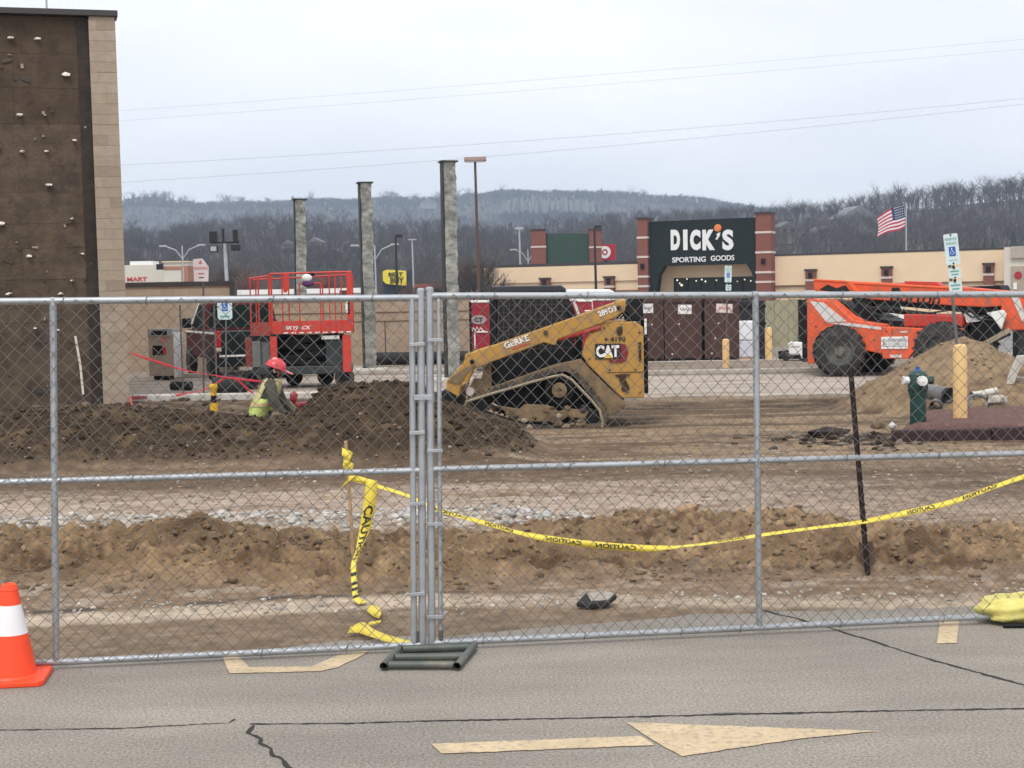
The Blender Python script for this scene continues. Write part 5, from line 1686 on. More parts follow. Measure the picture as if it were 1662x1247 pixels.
# ---- scissor lift
J = scr(1000, 975, 353)
SLY = 34.0
slx = P(280 + 1000 / 4.797, 600, SLY).x
sl_t = thing("scissor_lift", "red scissor lift with black chassis, platform railings lowered, behind the worker", "scissor lift", (slx, SLY, .05), R_(5))
jx = lambda X: J(X, 0)[0]
jz = lambda Y: J(0, Y)[1]
XL, XR, YF, YB = jx(790), jx(1415), -.55, 1.05
END = jx(635)
m_sred = M("lift_red_paint", (0.55, 0.045, 0.03), .5, var=.12, dirt=(.3, .06, .04), damt=.15)
MB().box(XL, XR, YF, YF + .05, jz(556), jz(456)).build("toe_board", m_sred, sl_t, bevel=.008)
MB().box(END, XR, YF + .052, YB, jz(556), jz(530)).build("platform_deck", m_dark, sl_t)
MB().box(END, XL - .003, YF + .02, YF + .05, jz(566), jz(462)).build("extension_side", M("lift_rust_red", (0.30, 0.06, 0.045), .6, var=.2), sl_t)
for i in range(9):
    X_ = 885 + i * 60
    MB().box(jx(X_), jx(X_ + 34), YF - .006, YF - .002, jz(552), jz(543)).build("reflective_dash", m_white, sl_t)
lettering("SKYJACK", 200 / 353, 36 / 353, m_white, sl_t, (jx(995), YF - .003, jz(513)), extrude=.003, shear=.35, bold=.02)
rl = []
def rail(pts, r=.02, mat=None, name="rail"):
    MB().pipe(pts, r, 6).build(name, mat or m_sred, sl_t, smooth=40)
zt_ = jz(98)
zl_ = jz(128)
rail([(XL, YF, zt_ + .01), (XR - .02, YF, zt_ + .03)], .024)
rail([(XL, YF, jz(300)), (XR - .02, YF, jz(300))], .016)
rail([(END, YF, zl_), (XL, YF, jz(108))], .022)
rail([(END, YF, jz(280)), (XL, YF, jz(280))], .016)
rail([(END, YF, zl_), (END, YB, zl_)], .022)
rail([(END, YB, zl_), (XR - .02, YB, zt_)], .022)
for X_ in (640, 702, 782, 800, 882, 1012, 1172, 1240, 1284, 1330):
    tp_ = zl_ if X_ < 780 else zt_ if X_ not in (1012, 1172) else jz(172)
    rail([(jx(X_), YF, jz(540)), (jx(X_), YF, tp_)], .017 if X_ not in (782, 800) else .024, name="rail_post")
rail([(jx(1012), YF + .01, jz(172)), (jx(1172), YF + .01, jz(172))], .022)
for X_ in (640, 900, 1170, 1410):
    rail([(jx(X_), YB, jz(540)), (jx(X_), YB, zt_ - .02)], .018, name="rail_post")
MB().box(jx(1372), jx(1412), YF - .02, YF + .06, jz(456), jz(85)).build("corner_post", m_sred, sl_t, bevel=.006)
MB().prism([(jx(890), jz(235)), (jx(895), jz(95)), (jx(935), jz(95)), (jx(935), jz(200)), (jx(915), jz(240))], YF - .03, YF - .026 + .05).build("gate_bracket", m_sred, sl_t, bevel=.005)
MB().box(jx(1362), jx(1380), YF - .032, YF - .022, jz(400), jz(290)).build("manual_box", m_white, sl_t)
MB().box(jx(1378), jx(1392), YF - .032, YF - .021, jz(410), jz(285)).build("black_strap", m_dark, sl_t)
# scissor stack and chassis
zst = [(jz(575), jz(630)), (jz(635), jz(690)), (jz(695), jz(750)), (jz(755), jz(810))]
for i, (za, zb) in enumerate(zst):
    for s in (-1, 1):
        MB().bar((jx(850), .0 + s * .3, za if i % 2 else zb), (jx(1300), s * .3, zb if i % 2 else za), .06, .12).build("scissor_arm", m_dark, sl_t)
MB().box(jx(835), jx(1335), -.36, .9, jz(575), jz(570)).build("stack_top", m_dark, sl_t)
MB().box(jx(780), jx(1335), .36, .8, jz(806), jz(576)).build("dark_infill", m_dark, sl_t)  # black block added behind the scissors for the dark under the platform
MB().box(jx(640), jx(1400), YF + .05, YB, jz(868), jz(806)).build("chassis", M("charcoal_paint", (0.035, 0.04, 0.042), .5, var=.2), sl_t, bevel=.02)
MB().box(jx(1200), jx(1335), YF + .08, .5, jz(806), jz(600)).build("engine_tray", M("charcoal_green", (0.025, 0.035, 0.036), .5), sl_t, bevel=.02)
MB().box(jx(1330), jx(1396), YF + .03, YF + .2, jz(858), jz(572)).build("red_upright", m_sred, sl_t, bevel=.01)
MB().box(jx(778), jx(832), YF + .03, YF + .2, jz(806), jz(572)).build("red_upright", m_sred, sl_t, bevel=.01)
MB().box(jx(588), jx(640), YF + .1, YF + .3, jz(800), jz(580)).build("red_upright", M("lift_rust_red2", (0.24, 0.045, 0.035), .6, var=.2), sl_t, bevel=.01)
MB().box(jx(642), jx(705), YF + .02, YF + .3, jz(806), jz(606)).build("control_box", M("grey_control_box", (0.15, 0.155, 0.145), .6, var=.15), sl_t, bevel=.01)
MB().box(jx(706), jx(776), YF + .12, YF + .35, jz(806), jz(612)).build("battery_box", m_grey, sl_t, bevel=.01)
MB().box(jx(1172), jx(1308), YF + .04, YF + .075, jz(602), jz(574)).build("label_plate", m_decal, sl_t)
for X_ in (650, 800):
    pass
for X_, y_ in ((635, YF + .15), (1340, YF + .15), (930, YB - .15), (1180, YB - .15)):
    wheel(sl_t, jx(X_), y_, .185 if y_ > 0 else .21, .2, 0, m_dark)
# control unit with a doll-like purple bag on the rail
t = thing("work_bag", "purple and white bag hanging on the lift's top rail", "bag", (slx + (jx(1103)) * 1.0, SLY + YF - .12, fz2(508, 466, SLY) - .0), 0)
MB().ball((0, 0, .07), .13, 12, 8, (1, .5, .62)).build("purple_base", M("purple_cloth", (0.10, 0.035, 0.13), .8), t, smooth=60)
MB().ball((-.02, -.02, .19), .11, 12, 8, (1.05, .5, .75)).build("white_top", m_white, t, smooth=60)
MB().ball((.08, 0, .26), .07, 10, 6, (1.2, .5, .6)).build("dark_flap", m_dark, t, smooth=60)

# ---- dark red pickup seen from its rear left corner
PKY = 37.5
pk = thing("pickup_truck", "dark red pickup truck seen from behind at left of the red lift", "pickup truck", (P(405, 600, PKY).x, PKY, .05), R_(0))
kp = PKY / FPX
px_ = lambda px: (px - 831) * kp - pk.location.x
pz_ = lambda px, py: fz2(px, py, PKY) - .05
PA = R_(19.5)
# local x across (left to right), y forward (away); body leans away to the left
def sh(mb):
    # turn the truck so its left flank shows: rotate about the rear left corner
    x0 = px_(352)
    c, s = math.cos(PA), math.sin(PA)
    mb.v = [((x - x0) * c - y * s + x0, (x - x0) * s + y * c, z) for x, y, z in mb.v]
    return mb
x0 = px_(352)
x1 = x0 + 1.95
def pbox(name, a, b, y0, y1, z0, z1, mat, bev=.03):
    return sh(MB().box(x0 + a, x0 + b, y0, y1, z0, z1)).build(name, mat, pk, bevel=bev)
zb, zt2 = .5, pz_(360, 536)
pbox("bed_side", 0, .09, 0, 2.0, zb, zt2, m_dkred)
pbox("bed_side", 1.86, 1.95, 0, 2.0, zb, zt2, m_dkred)
pbox("tailgate", .11, 1.84, -.02, .05, zb + .1, zt2 - .02, M("black_green_tailgate", (0.012, 0.02, 0.018), .25, var=.2, coat=.4))
pbox("bed_floor", .09, 1.86, .05, 2.0, zb - .05, zb + .12, m_dark)
pbox("tail_light", -.01, .12, -.035, .06, zt2 - .42, zt2 - .03, M("tail_light_red", (0.45, 0.02, 0.03), .25), .015)
pbox("tail_light", 1.83, 1.96, -.035, .06, zt2 - .42, zt2 - .03, M("tail_light_red2", (0.45, 0.02, 0.03), .25), .015)
pbox("reverse_light", -.012, .12, -.04, .05, zt2 - .52, zt2 - .43, m_bandw, .01)
pbox("rear_bumper", -.02, 1.97, -.16, -.03, zb - .16, zb + .08, m_dark)
pbox("chrome_bar", .05, 1.4, -.175, -.155, zb + .085, zb + .13, m_white, .005)
ycab = 2.02
cw = .10
roof = pz_(420, 488)
m_glasst = M('dark_truck_glass', (0.010, 0.016, 0.015), 0.5, spec=0.04)
def cabshape(mb):
    prof = [(ycab, zb), (ycab, zt2), (ycab + .25, roof - .05), (ycab + .5, roof), (ycab + 1.5, roof), (ycab + 2.2, zt2 + .03), (ycab + 2.25, zb)]
    n = len(prof)
    vs = []
    for xx, ins in ((x0, 0), (x0 + 1.95, 0)):
        for y, z in prof:
            k = (z - zt2) / (roof - zt2)
            vs.append((xx + (1 if xx == x0 else -1) * max(0, k) * .14, y, z))
    fs = [tuple(range(n)), tuple(range(2 * n - 1, n - 1, -1))] + [(i, (i + 1) % n, n + (i + 1) % n, n + i) for i in range(n)]
    return mb.add(vs, fs)
sh(cabshape(MB())).build("cab", m_dkred, pk, bevel=.03)
def cq(name, pts, mat):
    o = sh(MB().add(pts, [tuple(range(len(pts)))])).build(name, mat, pk)
    md = o.modifiers.new("depth", 'SOLIDIFY'); md.thickness = .015; md.offset = 0
    return o
k_ = lambda z: max(0, (z - zt2) / (roof - zt2)) * .14
zw0, zw1 = zt2 + .04, roof - .1
cq("rear_window", [(x0 + .12, ycab + .01, zw0), (x0 + 1.83, ycab + .01, zw0), (x0 + 1.72, ycab + .235, zw1), (x0 + .24, ycab + .235, zw1)], m_glasst)
cq("side_window", [(x0 + k_(zw0) - .012, ycab + .25, zw0), (x0 + k_(zw0) - .012, ycab + 1.05, zw0), (x0 + k_(zw1) - .012, ycab + 1.05, zw1), (x0 + k_(zw1) - .012, ycab + .5, zw1)], m_glasst)
cq("side_window", [(x0 + k_(zw0) - .012, ycab + 1.12, zw0), (x0 + k_(zw0) - .012, ycab + 2.0, zw0), (x0 + k_(zw1) - .012, ycab + 1.5, zw1), (x0 + k_(zw1) - .012, ycab + 1.12, zw1)], m_glasst)
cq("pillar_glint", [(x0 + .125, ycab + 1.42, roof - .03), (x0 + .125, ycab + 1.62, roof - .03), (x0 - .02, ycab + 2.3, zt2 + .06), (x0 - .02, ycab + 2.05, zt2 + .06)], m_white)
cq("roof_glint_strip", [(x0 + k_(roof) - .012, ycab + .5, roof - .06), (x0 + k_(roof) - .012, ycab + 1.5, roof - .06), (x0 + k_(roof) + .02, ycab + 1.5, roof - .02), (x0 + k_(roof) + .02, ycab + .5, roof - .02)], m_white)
pbox("hood", .02, 1.93, ycab + 2.2, ycab + 3.5, zb, zt2 - .03, m_dkred, .06)
mm_ = pbox("side_mirror", -.30, -.06, ycab + 1.75, ycab + 1.9, zt2 + .02, zt2 + .28, m_dark, .03)
pbox("mirror_arm", -.08, .0, ycab + 1.78, ycab + 1.84, zt2 + .06, zt2 + .12, m_dark, .01)
pbox("beltline_glint", -.02, .0, .2, ycab + 3.2, zt2 - .11, zt2 - .055, m_white, .005)  # highlight along the flank's beltline, built as a white strip
for yy in (.95, ycab + 2.7):
    for xx in (.05, 1.9):
        w_ = sh(MB().lathe([(.1, -.12), (.30, -.12), (.37, -.09), (.38, 0), (.37, .09), (.30, .12), (.1, .12)], 24, (x0 + xx, yy, .38), 'X'))
        ww = w_.build("wheel", m_tyre, pk, smooth=40)
# lathe on X axis puts the height on x
# ---- white equipment cabinet left of the pickup
ct_t = thing("equipment_cabinet", "white equipment cabinet with grille and black square sticker before the tan wall", "cabinet", (P(267, 620, 38.5).x, 38.5, .05), R_(-16))
kc = 38.5 / FPX
h0 = fz2(270, 537, 38.5)
MB().box(-.42, .28, 0, .4, .1, h0 - .12).build("body", M("cabinet_shade_beige", (0.43, 0.35, 0.275), .7, var=.08), ct_t, bevel=.01)  # white cabinet's shaded front put into the body colour
MB().box(.283, .32, -.02, .42, .06, h0 - .1).build("white_end_panel", m_white, ct_t, bevel=.01)
MB().box(-.42, .26, -.03, .3, h0 - .2, h0).build("vent_hood", M("cabinet_grey", (0.35, 0.34, 0.33), .6), ct_t, bevel=.01)
MB().box(-.30, .12, -.045, -.032, h0 - .15, h0 - .05).build("vent_grille", m_dark, ct_t)
MB().box(-.30, -.02, -.012, -.002, h0 - .66, h0 - .42).build("black_sticker", m_dark, ct_t)
MB().box(-.018, .07, -.013, -.002, h0 - .64, h0 - .46).build("red_sticker", m_signr, ct_t)
MB().box(-.1, .12, -.014, -.002, h0 - .34, h0 - .2).build("red_notice", M("faded_red_notice", (.5, .22, .18), .6), ct_t)
for a in (-.28, .0):
    MB().box(a, a + .1, -.03, .3, 0, .098).build("foot", m_dark, ct_t)

# ---- red service truck body behind the loader
rt = thing("service_truck", "crimson service truck with white roof edge standing behind the track loader", "truck", (P(880, 600, 40).x, 40, .05), 0)
kr = 40 / FPX
rx = lambda px: (px - 831) * kr - rt.location.x
rz = lambda px, py: fz2(px, py, 40) - .05
MB().box(rx(766), rx(1000), 0, 2.2, .55, rz(780, 492)).build("truck_body", m_redbox, rt, bevel=.02)
MB().box(rx(766), rx(1000), -.02, 2.22, rz(780, 492) + .003, rz(780, 487.5)).build("white_roof_edge", m_white, rt, bevel=.02)
MB().prism([(rx(905), rz(905, 487)), (rx(908), rz(908, 470)), (rx(992), rz(992, 469.5)), (rx(1003), rz(1003, 475)), (rx(1003), rz(1003, 487))], .2, 2.0).build("white_cap", m_white, rt, bevel=.04)
MB().box(rx(766) - .04, rx(766) + .02, -.03, 2.2, .3, rz(780, 490)).build("corner_trim", m_dark, rt)
ov = MB().lathe([(.16, -.025), (.16, -.003)], 20, (0, 0, 0), 'Y')
ov.v = [(x * 1.25 + rx(779), y, z * .75 + rz(779, 519)) for x, y, z in ov.v]
ov.build("grey_oval", M("oval_grey", (.36, .30, .30), .6), rt)
lettering("CT", .22, .11, m_ink, rt, (rx(779), -.03, rz(779, 519)), extrude=.004, bold=.03)
lettering("mike", .3, .13, m_white, rt, (rx(777), -.005, rz(777, 534)), extrude=.004, shear=.3) if False else MB().pipe([(rx(768), -.01, rz(768, 537)), (rx(770), -.01, rz(770, 532)), (rx(773), -.01, rz(773, 537)), (rx(776), -.01, rz(776, 531)), (rx(779), -.01, rz(779, 537)), (rx(782), -.01, rz(782, 532)), (rx(785), -.01, rz(785, 537)), (rx(790), -.01, rz(790, 538.5))], .02, 5).build("white_script", m_white, rt)
MB().pipe([(rx(772), -.01, rz(772, 566)), (rx(772), -.01, rz(772, 541)), (rx(774), -.01, rz(774, 539)), (rx(793), -.01, rz(793, 539))], .02, 5).build("white_frame_line", m_white, rt)
MB().pipe([(rx(940), -.01, rz(940, 489)), (rx(963), -.01, rz(963, 489)), (rx(964), -.01, rz(964, 504)), (rx(951), -.01, rz(951, 505))], .022, 5).build("white_frame_line", m_white, rt)
MB().bar((rx(933), -.01, rz(933, 487)), (rx(941), -.01, rz(941, 510)), .02, .07).build("grey_trim", m_decal, rt)
for a in (800, 960):
    MB().lathe([(.1, -.1), (.36, -.1), (.40, 0), (.36, .12), (.1, .12)], 22, (rx(a), .15, .40), 'Y').build("wheel", m_tyre, rt, smooth=40)
MB().box(rx(770), rx(998), .1, 2.1, .4, .547).build("frame", m_dark, rt)

# ---- brown storage bins, wrapped pallet, board fence
BY = 43.2
kb_ = BY / FPX
def bz(px, py): return fz2(px, py, BY) - .05
for i, (a, b, lb, (s0, s1, s2, s3)) in enumerate(((1040, 1077.5, "brown storage bin nearest the track loader with white sticker at its left", (1044, 1062, 493, 508.5)),
                              (1079.5, 1139, "middle brown storage bin with crooked white sticker", (1100, 1122, 495, 510)),
                              (1144.5, 1200, "brown storage bin with pinkish sticker behind the slim sign post", (1159.5, 1186, 493.5, 508)))):
    xc = P((a + b) / 2, 600, BY).x
    hw = (b - a) / 2 * kb_
    t = thing("storage_bin", lb, "storage bin", (xc, BY, .05), 0, "brown storage bins in a row")
    top = bz(1120, 483 + 1.5)
    MB().box(-hw + .02, hw - .02, 0, 1.8, .12, top).build("bin_body", m_bin, t, bevel=.015)
    for s in (-1, 1):
        MB().box(s * hw - .06 if s > 0 else -hw, hw if s > 0 else -hw + .06, -.03, .06, .1, top - .02).build("corner_post", m_bin, t)
    MB().box(-hw, hw, -.035, .05, top - .1, top + .01).build("top_rim", m_bin, t)
    for q in (.25, .75):
        MB().box(-hw + 2 * hw * q - .18, -hw + 2 * hw * q + .18, -.02, 1.8, 0, .118).build("foot", m_dark, t)
    x0s, x1s = (s0 - 831) * kb_ - xc, (s1 - 831) * kb_ - xc
    st_ = MB().box(x0s, x1s, -.012, -.003 + .0, bz(s0, s3), bz(s0, s2)).build("sticker", m_white if i < 2 else M("pink_white_sticker", (.7, .6, .57), .5), t)
    st_.rotation_euler = (0, R_(1.5 * i), 0)
    sq = MB()
    pts = [(x0s + (x1s - x0s) * (.15 + .7 * k / 9), -.014, (bz(s0, s3) + bz(s0, s2)) / 2 + .05 * math.sin(k * 2.3 + i)) for k in range(10)]
    sq.pipe(pts, .012, 4).build("sticker_script", m_grey if i < 2 else m_signr, st_)
    for q in range(3):
        MB().ball((-hw * .6 + .1 * q, -.0, .25 + .42 * q), .03, 8, 5).build("bolt_head", m_bandw, t)
wp = thing("wrapped_pallet", "white plastic wrapped pallet load beside the brown bins", "pallet load", (P(1211, 600, BY).x, BY, .05), 0)
m_wrap = M("white_plastic_wrap", (.72, .73, .76), .3, var=.06, bump=.7, bscale=7)
MB().box(-.20, .34, 0, .7, .12, bz(1211, 553)).build("lower_load", M("grey_plastic_wrap", (.55, .56, .62), .3, var=.08, bump=.7, bscale=7), wp, bevel=.03)
MB().box(-.21, .35, -.01, .71, bz(1211, 553) + .003, bz(1211, 521)).build("upper_load", m_wrap, wp, bevel=.05)
MB().box(-.20, .34, 0, .7, 0, .117).build("pallet", m_wood, wp)
dk = thing("dark_crate", "dark crate standing on the ground behind the white wrapped pallet", "crate", (P(1212, 600, 44.6).x, 44.6, .05), 0)
MB().box(-.35, .55, 0, .8, 0, fz2(1212, 488, 44.6) - .05).build("crate_body", M("crate_black", (.02, .022, .027), .6), dk, bevel=.02)
for z_ in (.5, 1.0, 1.5):
    MB().box(-.37, .57, -.03, .0, z_, z_ + .08).build("crate_batten", m_dark, dk)
for a, b, nm, i in ((1070, 1092, "white domed plastic lid resting on the brown bins, left one", 0), (1130, 1154, "white domed plastic lid resting on the brown bins, right one", 1)):
    q = P((a + b) / 2, 486, BY + .4)
    o = MB().ball((0, 0, 0), .19, 14, 8, (1, .9, .38)).build("plastic_lid", m_white, smooth=60, loc=(q.x, BY + .25, bz(1100, 484.5) + .05 + .06))
    tag(o, nm, "lid", "white lids on the brown bins")
# board fence
m_board = M("weathered_green_tan_board", (.34, .32, .21), .9, var=.16, scale=2.5, stretch=(3, 3, .5), dirt=(.22, .19, .12), damt=.35)
FY_ = 47.0
kf = FY_ / FPX
bf = thing("board_fence", "weathered greenish tan board fence between the bins and the orange machine", "fence", (P(1270, 600, FY_).x, FY_, .05), 0)
xx = (1212 - 831) * kf - bf.location.x
xe = (1330 - 831) * kf - bf.location.x
zf = fz2(1270, 487, FY_) - .05
while xx < xe:
    w_ = random.choice([.38, .42, .46])
    MB().box(xx, xx + w_ - .012, random.uniform(-.01, .01), .04, .28 + random.uniform(-.02, .02), zf + random.uniform(-.02, .02)).build("board", m_board, bf)
    xx += w_
MB().box((1212 - 831) * kf - bf.location.x, xe, .05, .1, .3, .4).build("lower_rail", m_wood, bf)
MB().box((1212 - 831) * kf - bf.location.x, xe, -.06, .14, 0, .26).build("concrete_footing", m_conc, bf)
MB().box((1297 - 831) * kf - bf.location.x, (1310 - 831) * kf - bf.location.x, -.06, -.012, .1, zf).build("dark_post", m_dark, bf)
# ---- parked white car seen through the telehandler
wc = thing("parked_car", "white car parked far behind, seen through the orange machine's frame", "car", (P(1446, 530, 75).x, 75, 0), 0)
kw = 75 / FPX
body = [(-1.0, .25), (-1.0, .75), (-.8, .95), (.8, .95), (1.0, .75), (1.0, .25)]
zc0 = 0.0
MB().prism([(-.95, .3), (-1.0, .8), (-.85, 1.0), (.85, 1.0), (1.0, .8), (.95, .3)], 0, 4.2).build("body", m_white, wc, bevel=.06)
MB().prism([(-.88, 1.0), (-.66, 1.5), (.66, 1.5), (.88, 1.0)], .7, 3.3).build("cabin", m_white, wc, bevel=.08)
MB().prism([(-.74, 1.06), (-.58, 1.40), (.58, 1.40), (.74, 1.06)], .68, .697).build("rear_window", m_glass, wc)
for s in (-.8, .8):
    for y_ in (.8, 3.4):
        MB().lathe([(.1, -.1), (.3, -.1), (.32, 0), (.3, .1), (.1, .1)], 18, (s, y_, .32), 'X').build("wheel", m_tyre, wc, smooth=40)
    MB().box(s - .1, s + .1, -.02, .05, .72, .86).build("tail_light", m_signr, wc)

# ================================================================== YARD SMALL THINGS
def ribbon(name, pts, wv, mat, parent=None, sub=6, th=.0012):
    # pts: centre points, wv: full width vectors at them
    P_, W_ = [Vector(p) for p in pts], [Vector(q) for q in wv]
    C_, D_ = [], []
    k = len(P_)
    for i in range(k - 1):
        for s in range(sub):
            t_ = s / sub
            def cr(A):
                a, b, c, d = A[max(i - 1, 0)], A[i], A[i + 1], A[min(i + 2, k - 1)]
                return 0.5 * ((2 * b) + (c - a) * t_ + (2 * a - 5 * b + 4 * c - d) * t_ ** 2 + (3 * b - a - 3 * c + d) * t_ ** 3)
            C_.append(cr(P_)); D_.append(cr(W_))
    C_.append(P_[-1]); D_.append(W_[-1])
    vs, fs = [], []
    for c, d in zip(C_, D_):
        vs += [c - d / 2, c + d / 2]
    for i in range(len(C_) - 1): fs.append((2 * i, 2 * i + 2, 2 * i + 3, 2 * i + 1))
    o = MB().add(vs, fs).build(name, mat, parent, smooth=60)
    md = o.modifiers.new("depth", 'SOLIDIFY'); md.thickness = th; md.offset = 0
    return o, C_, D_
def tape_text(s, C_, D_, t0, t1, par, flip=True, hh=.62):
    # lay lettering along the ribbon between arc fractions t0..t1
    me = text_mesh(s, 1, 0, 0, .02)
    fit_text(me, 1, 1)
    L_ = [0]
    for i in range(1, len(C_)): L_.append(L_[-1] + (C_[i] - C_[i - 1]).length)
    for v in me.vertices:
        u, q = v.co.x + .5, v.co.y
        if flip: u = 1 - u
        sarc = (t0 + (t1 - t0) * u) * L_[-1]
        i = max(0, min(len(C_) - 2, int(np.searchsorted(L_, sarc)) - 1))
        f_ = (sarc - L_[i]) / max(1e-6, L_[i + 1] - L_[i])
        c, d = C_[i].lerp(C_[i + 1], f_), D_[i].lerp(D_[i + 1], f_)
        nr = (C_[i + 1] - C_[i]).cross(d).normalized()
        if nr.dot(EYE - c) < 0: nr = -nr
        v.co = c + d * q * hh + nr * .004
    me.materials.clear()
    me.materials.append(m_ink)
    o = bpy.data.objects.new("lettering", me)
    COL.objects.link(o)
    o.parent = par
    return o
# stake
sb, stp = P(577, 930, 10.2), P(561, 716, 10.2)
o = MB().bar(sb - V(0, 0, .15), stp, .038, .02).build("wooden_stake", m_wood, bevel=.002)
tag(o, "leaning wooden stake with yellow tape knotted round its top", "stake")
# steel post with spade plate
pb, ptp = P(1411, 932, 9.9), P(1380, 592, 9.75)
t = thing("steel_post", "leaning dark steel fence post with an anchor plate near the ground", "post", pb)
d = ptp - pb
tb = MB().bar((0, 0, -.15), d, .036, .006)
tb.bar((0, -.015, -.15), d + V(0, -.015, 0), .006, .03)
m_rusty = M("rusty_dark_steel", (.035, .024, .022), .7, .3, .3, 10)
tb.build("post_bar", m_rusty, t)
for i in range(18):
    q = d * (.22 + .75 * i / 18)
    MB().obox(q + V(0, -.03, 0), (.012, .012, .018)).build("stud", m_rusty, t)
pl_ = [(-.045, .21), (.045, .21), (.05, .08), (.0, 0.0), (-.05, .08)]
mb = MB().prism(pl_, -.002, .004)
a_ = math.atan2(d.x, d.z)
mb.v = [(x * math.cos(a_) + z * math.sin(a_), y + d.y * .0, -x * math.sin(a_) + z * math.cos(a_)) for x, y, z in mb.v]
mb.build("anchor_plate", M("earthy_steel", (.11, .07, .05), .8, .1, .3, 12), t)
# long tape
TPX = [(566, 776, 10.16, 9, 0), (605, 787, 10.15, 8, 0), (660, 804, 10.12, 7, 0), (690, 818, 10.11, 9, 0), (715, 829, 10.1, 12, .2), (745, 838, 10.08, 7, 0), (790, 850, 10.05, 11, 0), (835, 863, 10.02, 8, 0), (880, 873, 10.0, 14, .1), (960, 884, 9.98, 18, 0), (1040, 890, 9.96, 17, 0), (1085, 889, 9.95, 8, .2), (1105, 887, 9.95, 3, .3), (1150, 882, 9.94, 4, .3), (1240, 868, 9.9, 6, 0), (1330, 856, 9.86, 5, 0), (1395, 848, 9.83, 9, 0), (1470, 833, 9.8, 13, 0), (1545, 815, 9.75, 12, 0), (1620, 788, 9.7, 9, 0), (1700, 762, 9.65, 12, 0), (1800, 735, 9.6, 11, 0)]
pts, wv = [], []
for x, y, Y, wp_, k in TPX:
    pts.append(P(x, y, Y))
    up = wp_ * Y / FPX * .64
    full = .045
    dep = math.sqrt(max(0, full ** 2 - up ** 2))
    wv.append((0.0, dep * .8, up))
tp_, C_, D_ = ribbon("caution_tape", pts, wv, m_tape)
tag(tp_, "long yellow caution tape sagging from the wooden stake past the leaning steel post", "caution tape")
Lt = 1234.0
fr = lambda px: (px - 566) / Lt
for a, b in ((716, 772), (802, 850), (905, 962), (985, 1050), (1180, 1225), (1482, 1525), (1570, 1625)):
    tape_text("CAUTION", C_, D_, fr(a), fr(b), tp_)
# hanging strip with a knot
hp = [(603, 782, 10.12, 22, 6), (600, 815, 10.1, 25, 7), (592, 860, 10.08, 23, 7), (581, 895, 9.98, 10, 2), (574, 915, 9.86, 10, 0), (575, 945, 9.6, 11, 0), (578, 970, 9.38, 11, 0), (590, 979, 9.3, 18, 0)]
pts, wv = [], []
for x, y, Y, w_, sl in hp:
    pts.append(P(x, y, Y))
    q = w_ * Y / FPX * .82
    wv.append((q, .03 if w_ < 20 else .015, q * .18))
ht, C2, D2 = ribbon("caution_tape", pts, wv, m_tape)
tag(ht, "twisted length of yellow caution tape hanging down from the wooden stake", "caution tape")
tape_text("CAUTION", C2, D2, .13, .47, ht, flip=False, hh=.7)
for a, b in ((.66, .69), (.72, .74), (.78, .80), (.84, .87)):
    i0, i1 = int(a * (len(C2) - 1)), max(int(a * (len(C2) - 1)) + 1, int(b * (len(C2) - 1)))
    mb = MB()
    n_ = V(0, -.004, .002)
    mb.add([C2[i0] - D2[i0] * .5 + n_, C2[i0] + D2[i0] * .5 + n_, C2[i1] + D2[i1] * .5 + n_, C2[i1] - D2[i1] * .5 + n_], [(0, 1, 2, 3)])
    mb.build("print_bar", m_ink, ht)
kn = [P(x, y, 10.15) for x, y in ((555, 733), (570, 742), (557, 752), (572, 760), (566, 772), (590, 779), (608, 784))]
ribbon("tape_knot", kn, [(.0, .03, .05), (.02, .02, .05), (.0, .03, .055), (.02, .0, .05), (0, .02, .04), (0, .02, .03), (0, .02, .03)], m_tape, ht)
kn = [P(x, y, 10.14) for x, y in ((578, 772), (560, 785), (545, 800), (532, 812))]
ribbon("tape_tail", kn, [(.01, .0, .04), (.025, .0, .035), (.03, .0, .025), (.035, 0, .025)], m_tape, ht)
# scraps on the ground
def scrap(pxs, label, ws):
    pts, wv = [], []
    for (x, y), w_ in zip(pxs, ws):
        g_ = G(x, y, .05)
        g_.z = max(.012, hz_at(g_.x, g_.y)) + .02 + random.uniform(0, .02)
        pts.append(g_)
        wv.append((w_ * .25, w_, w_ * .45))
    o, c, d = ribbon("tape_scrap", pts, wv, m_tape)
    tag(o, label, "tape scrap", "scraps of caution tape on the ground")
scrap([(566, 1020), (585, 1018), (605, 1027), (635, 1034), (668, 1043)], "longest scrap of yellow tape lying by the fence bottom rail", [.05, .09, .06, .05, .03])
scrap([(597, 985), (610, 990), (617, 999)], "small curled scrap of yellow tape just below the hanging tape", [.05, .09, .05])
scrap([(598, 1008), (608, 1006), (618, 1004)], "smallest scrap of yellow tape between two others", [.03, .03, .02])
# flat piece of broken asphalt and single stones
def rock(name, px, py, wpx, hpx, mat, label, cat, zoff=0.0, flat=False, seed=1):
    g_ = G(px, py, .06)
    s = wpx * g_.y / FPX / 2
    hz2 = hpx * g_.y / FPX / 2
    random.seed(seed)
    vs, fs = chunk_mesh(.22, 2 if not flat else 1)
    mb = MB().add([(v[0] * s, v[1] * s * .7, v[2] * hz2) for v in vs], [tuple(int(q) for q in f) for f in fs])
    o = mb.build(name, mat, loc=(g_.x, g_.y, hz_at(g_.x, g_.y) + hz2 * .7 + zoff))
    tag(o, label, cat)
    o.rotation_euler = (0, R_(-8), .3)
    return o
m_asp = M("asphalt_chunk", (.03, .028, .027), .9, var=.5, scale=25, bump=.8)
asp = thing("asphalt_slab", "tilted slab of broken black asphalt with pale dusty top, before the soil berm", "asphalt slab", G(968, 975, .05), .1)
asp.location.z = hz_at(asp.location.x, asp.location.y)
mb = MB().flat([(-.13, -.04), (-.05, -.08), (.06, -.07), (.13, .02), (.08, .08), (-.06, .07)], 0.0, .03)
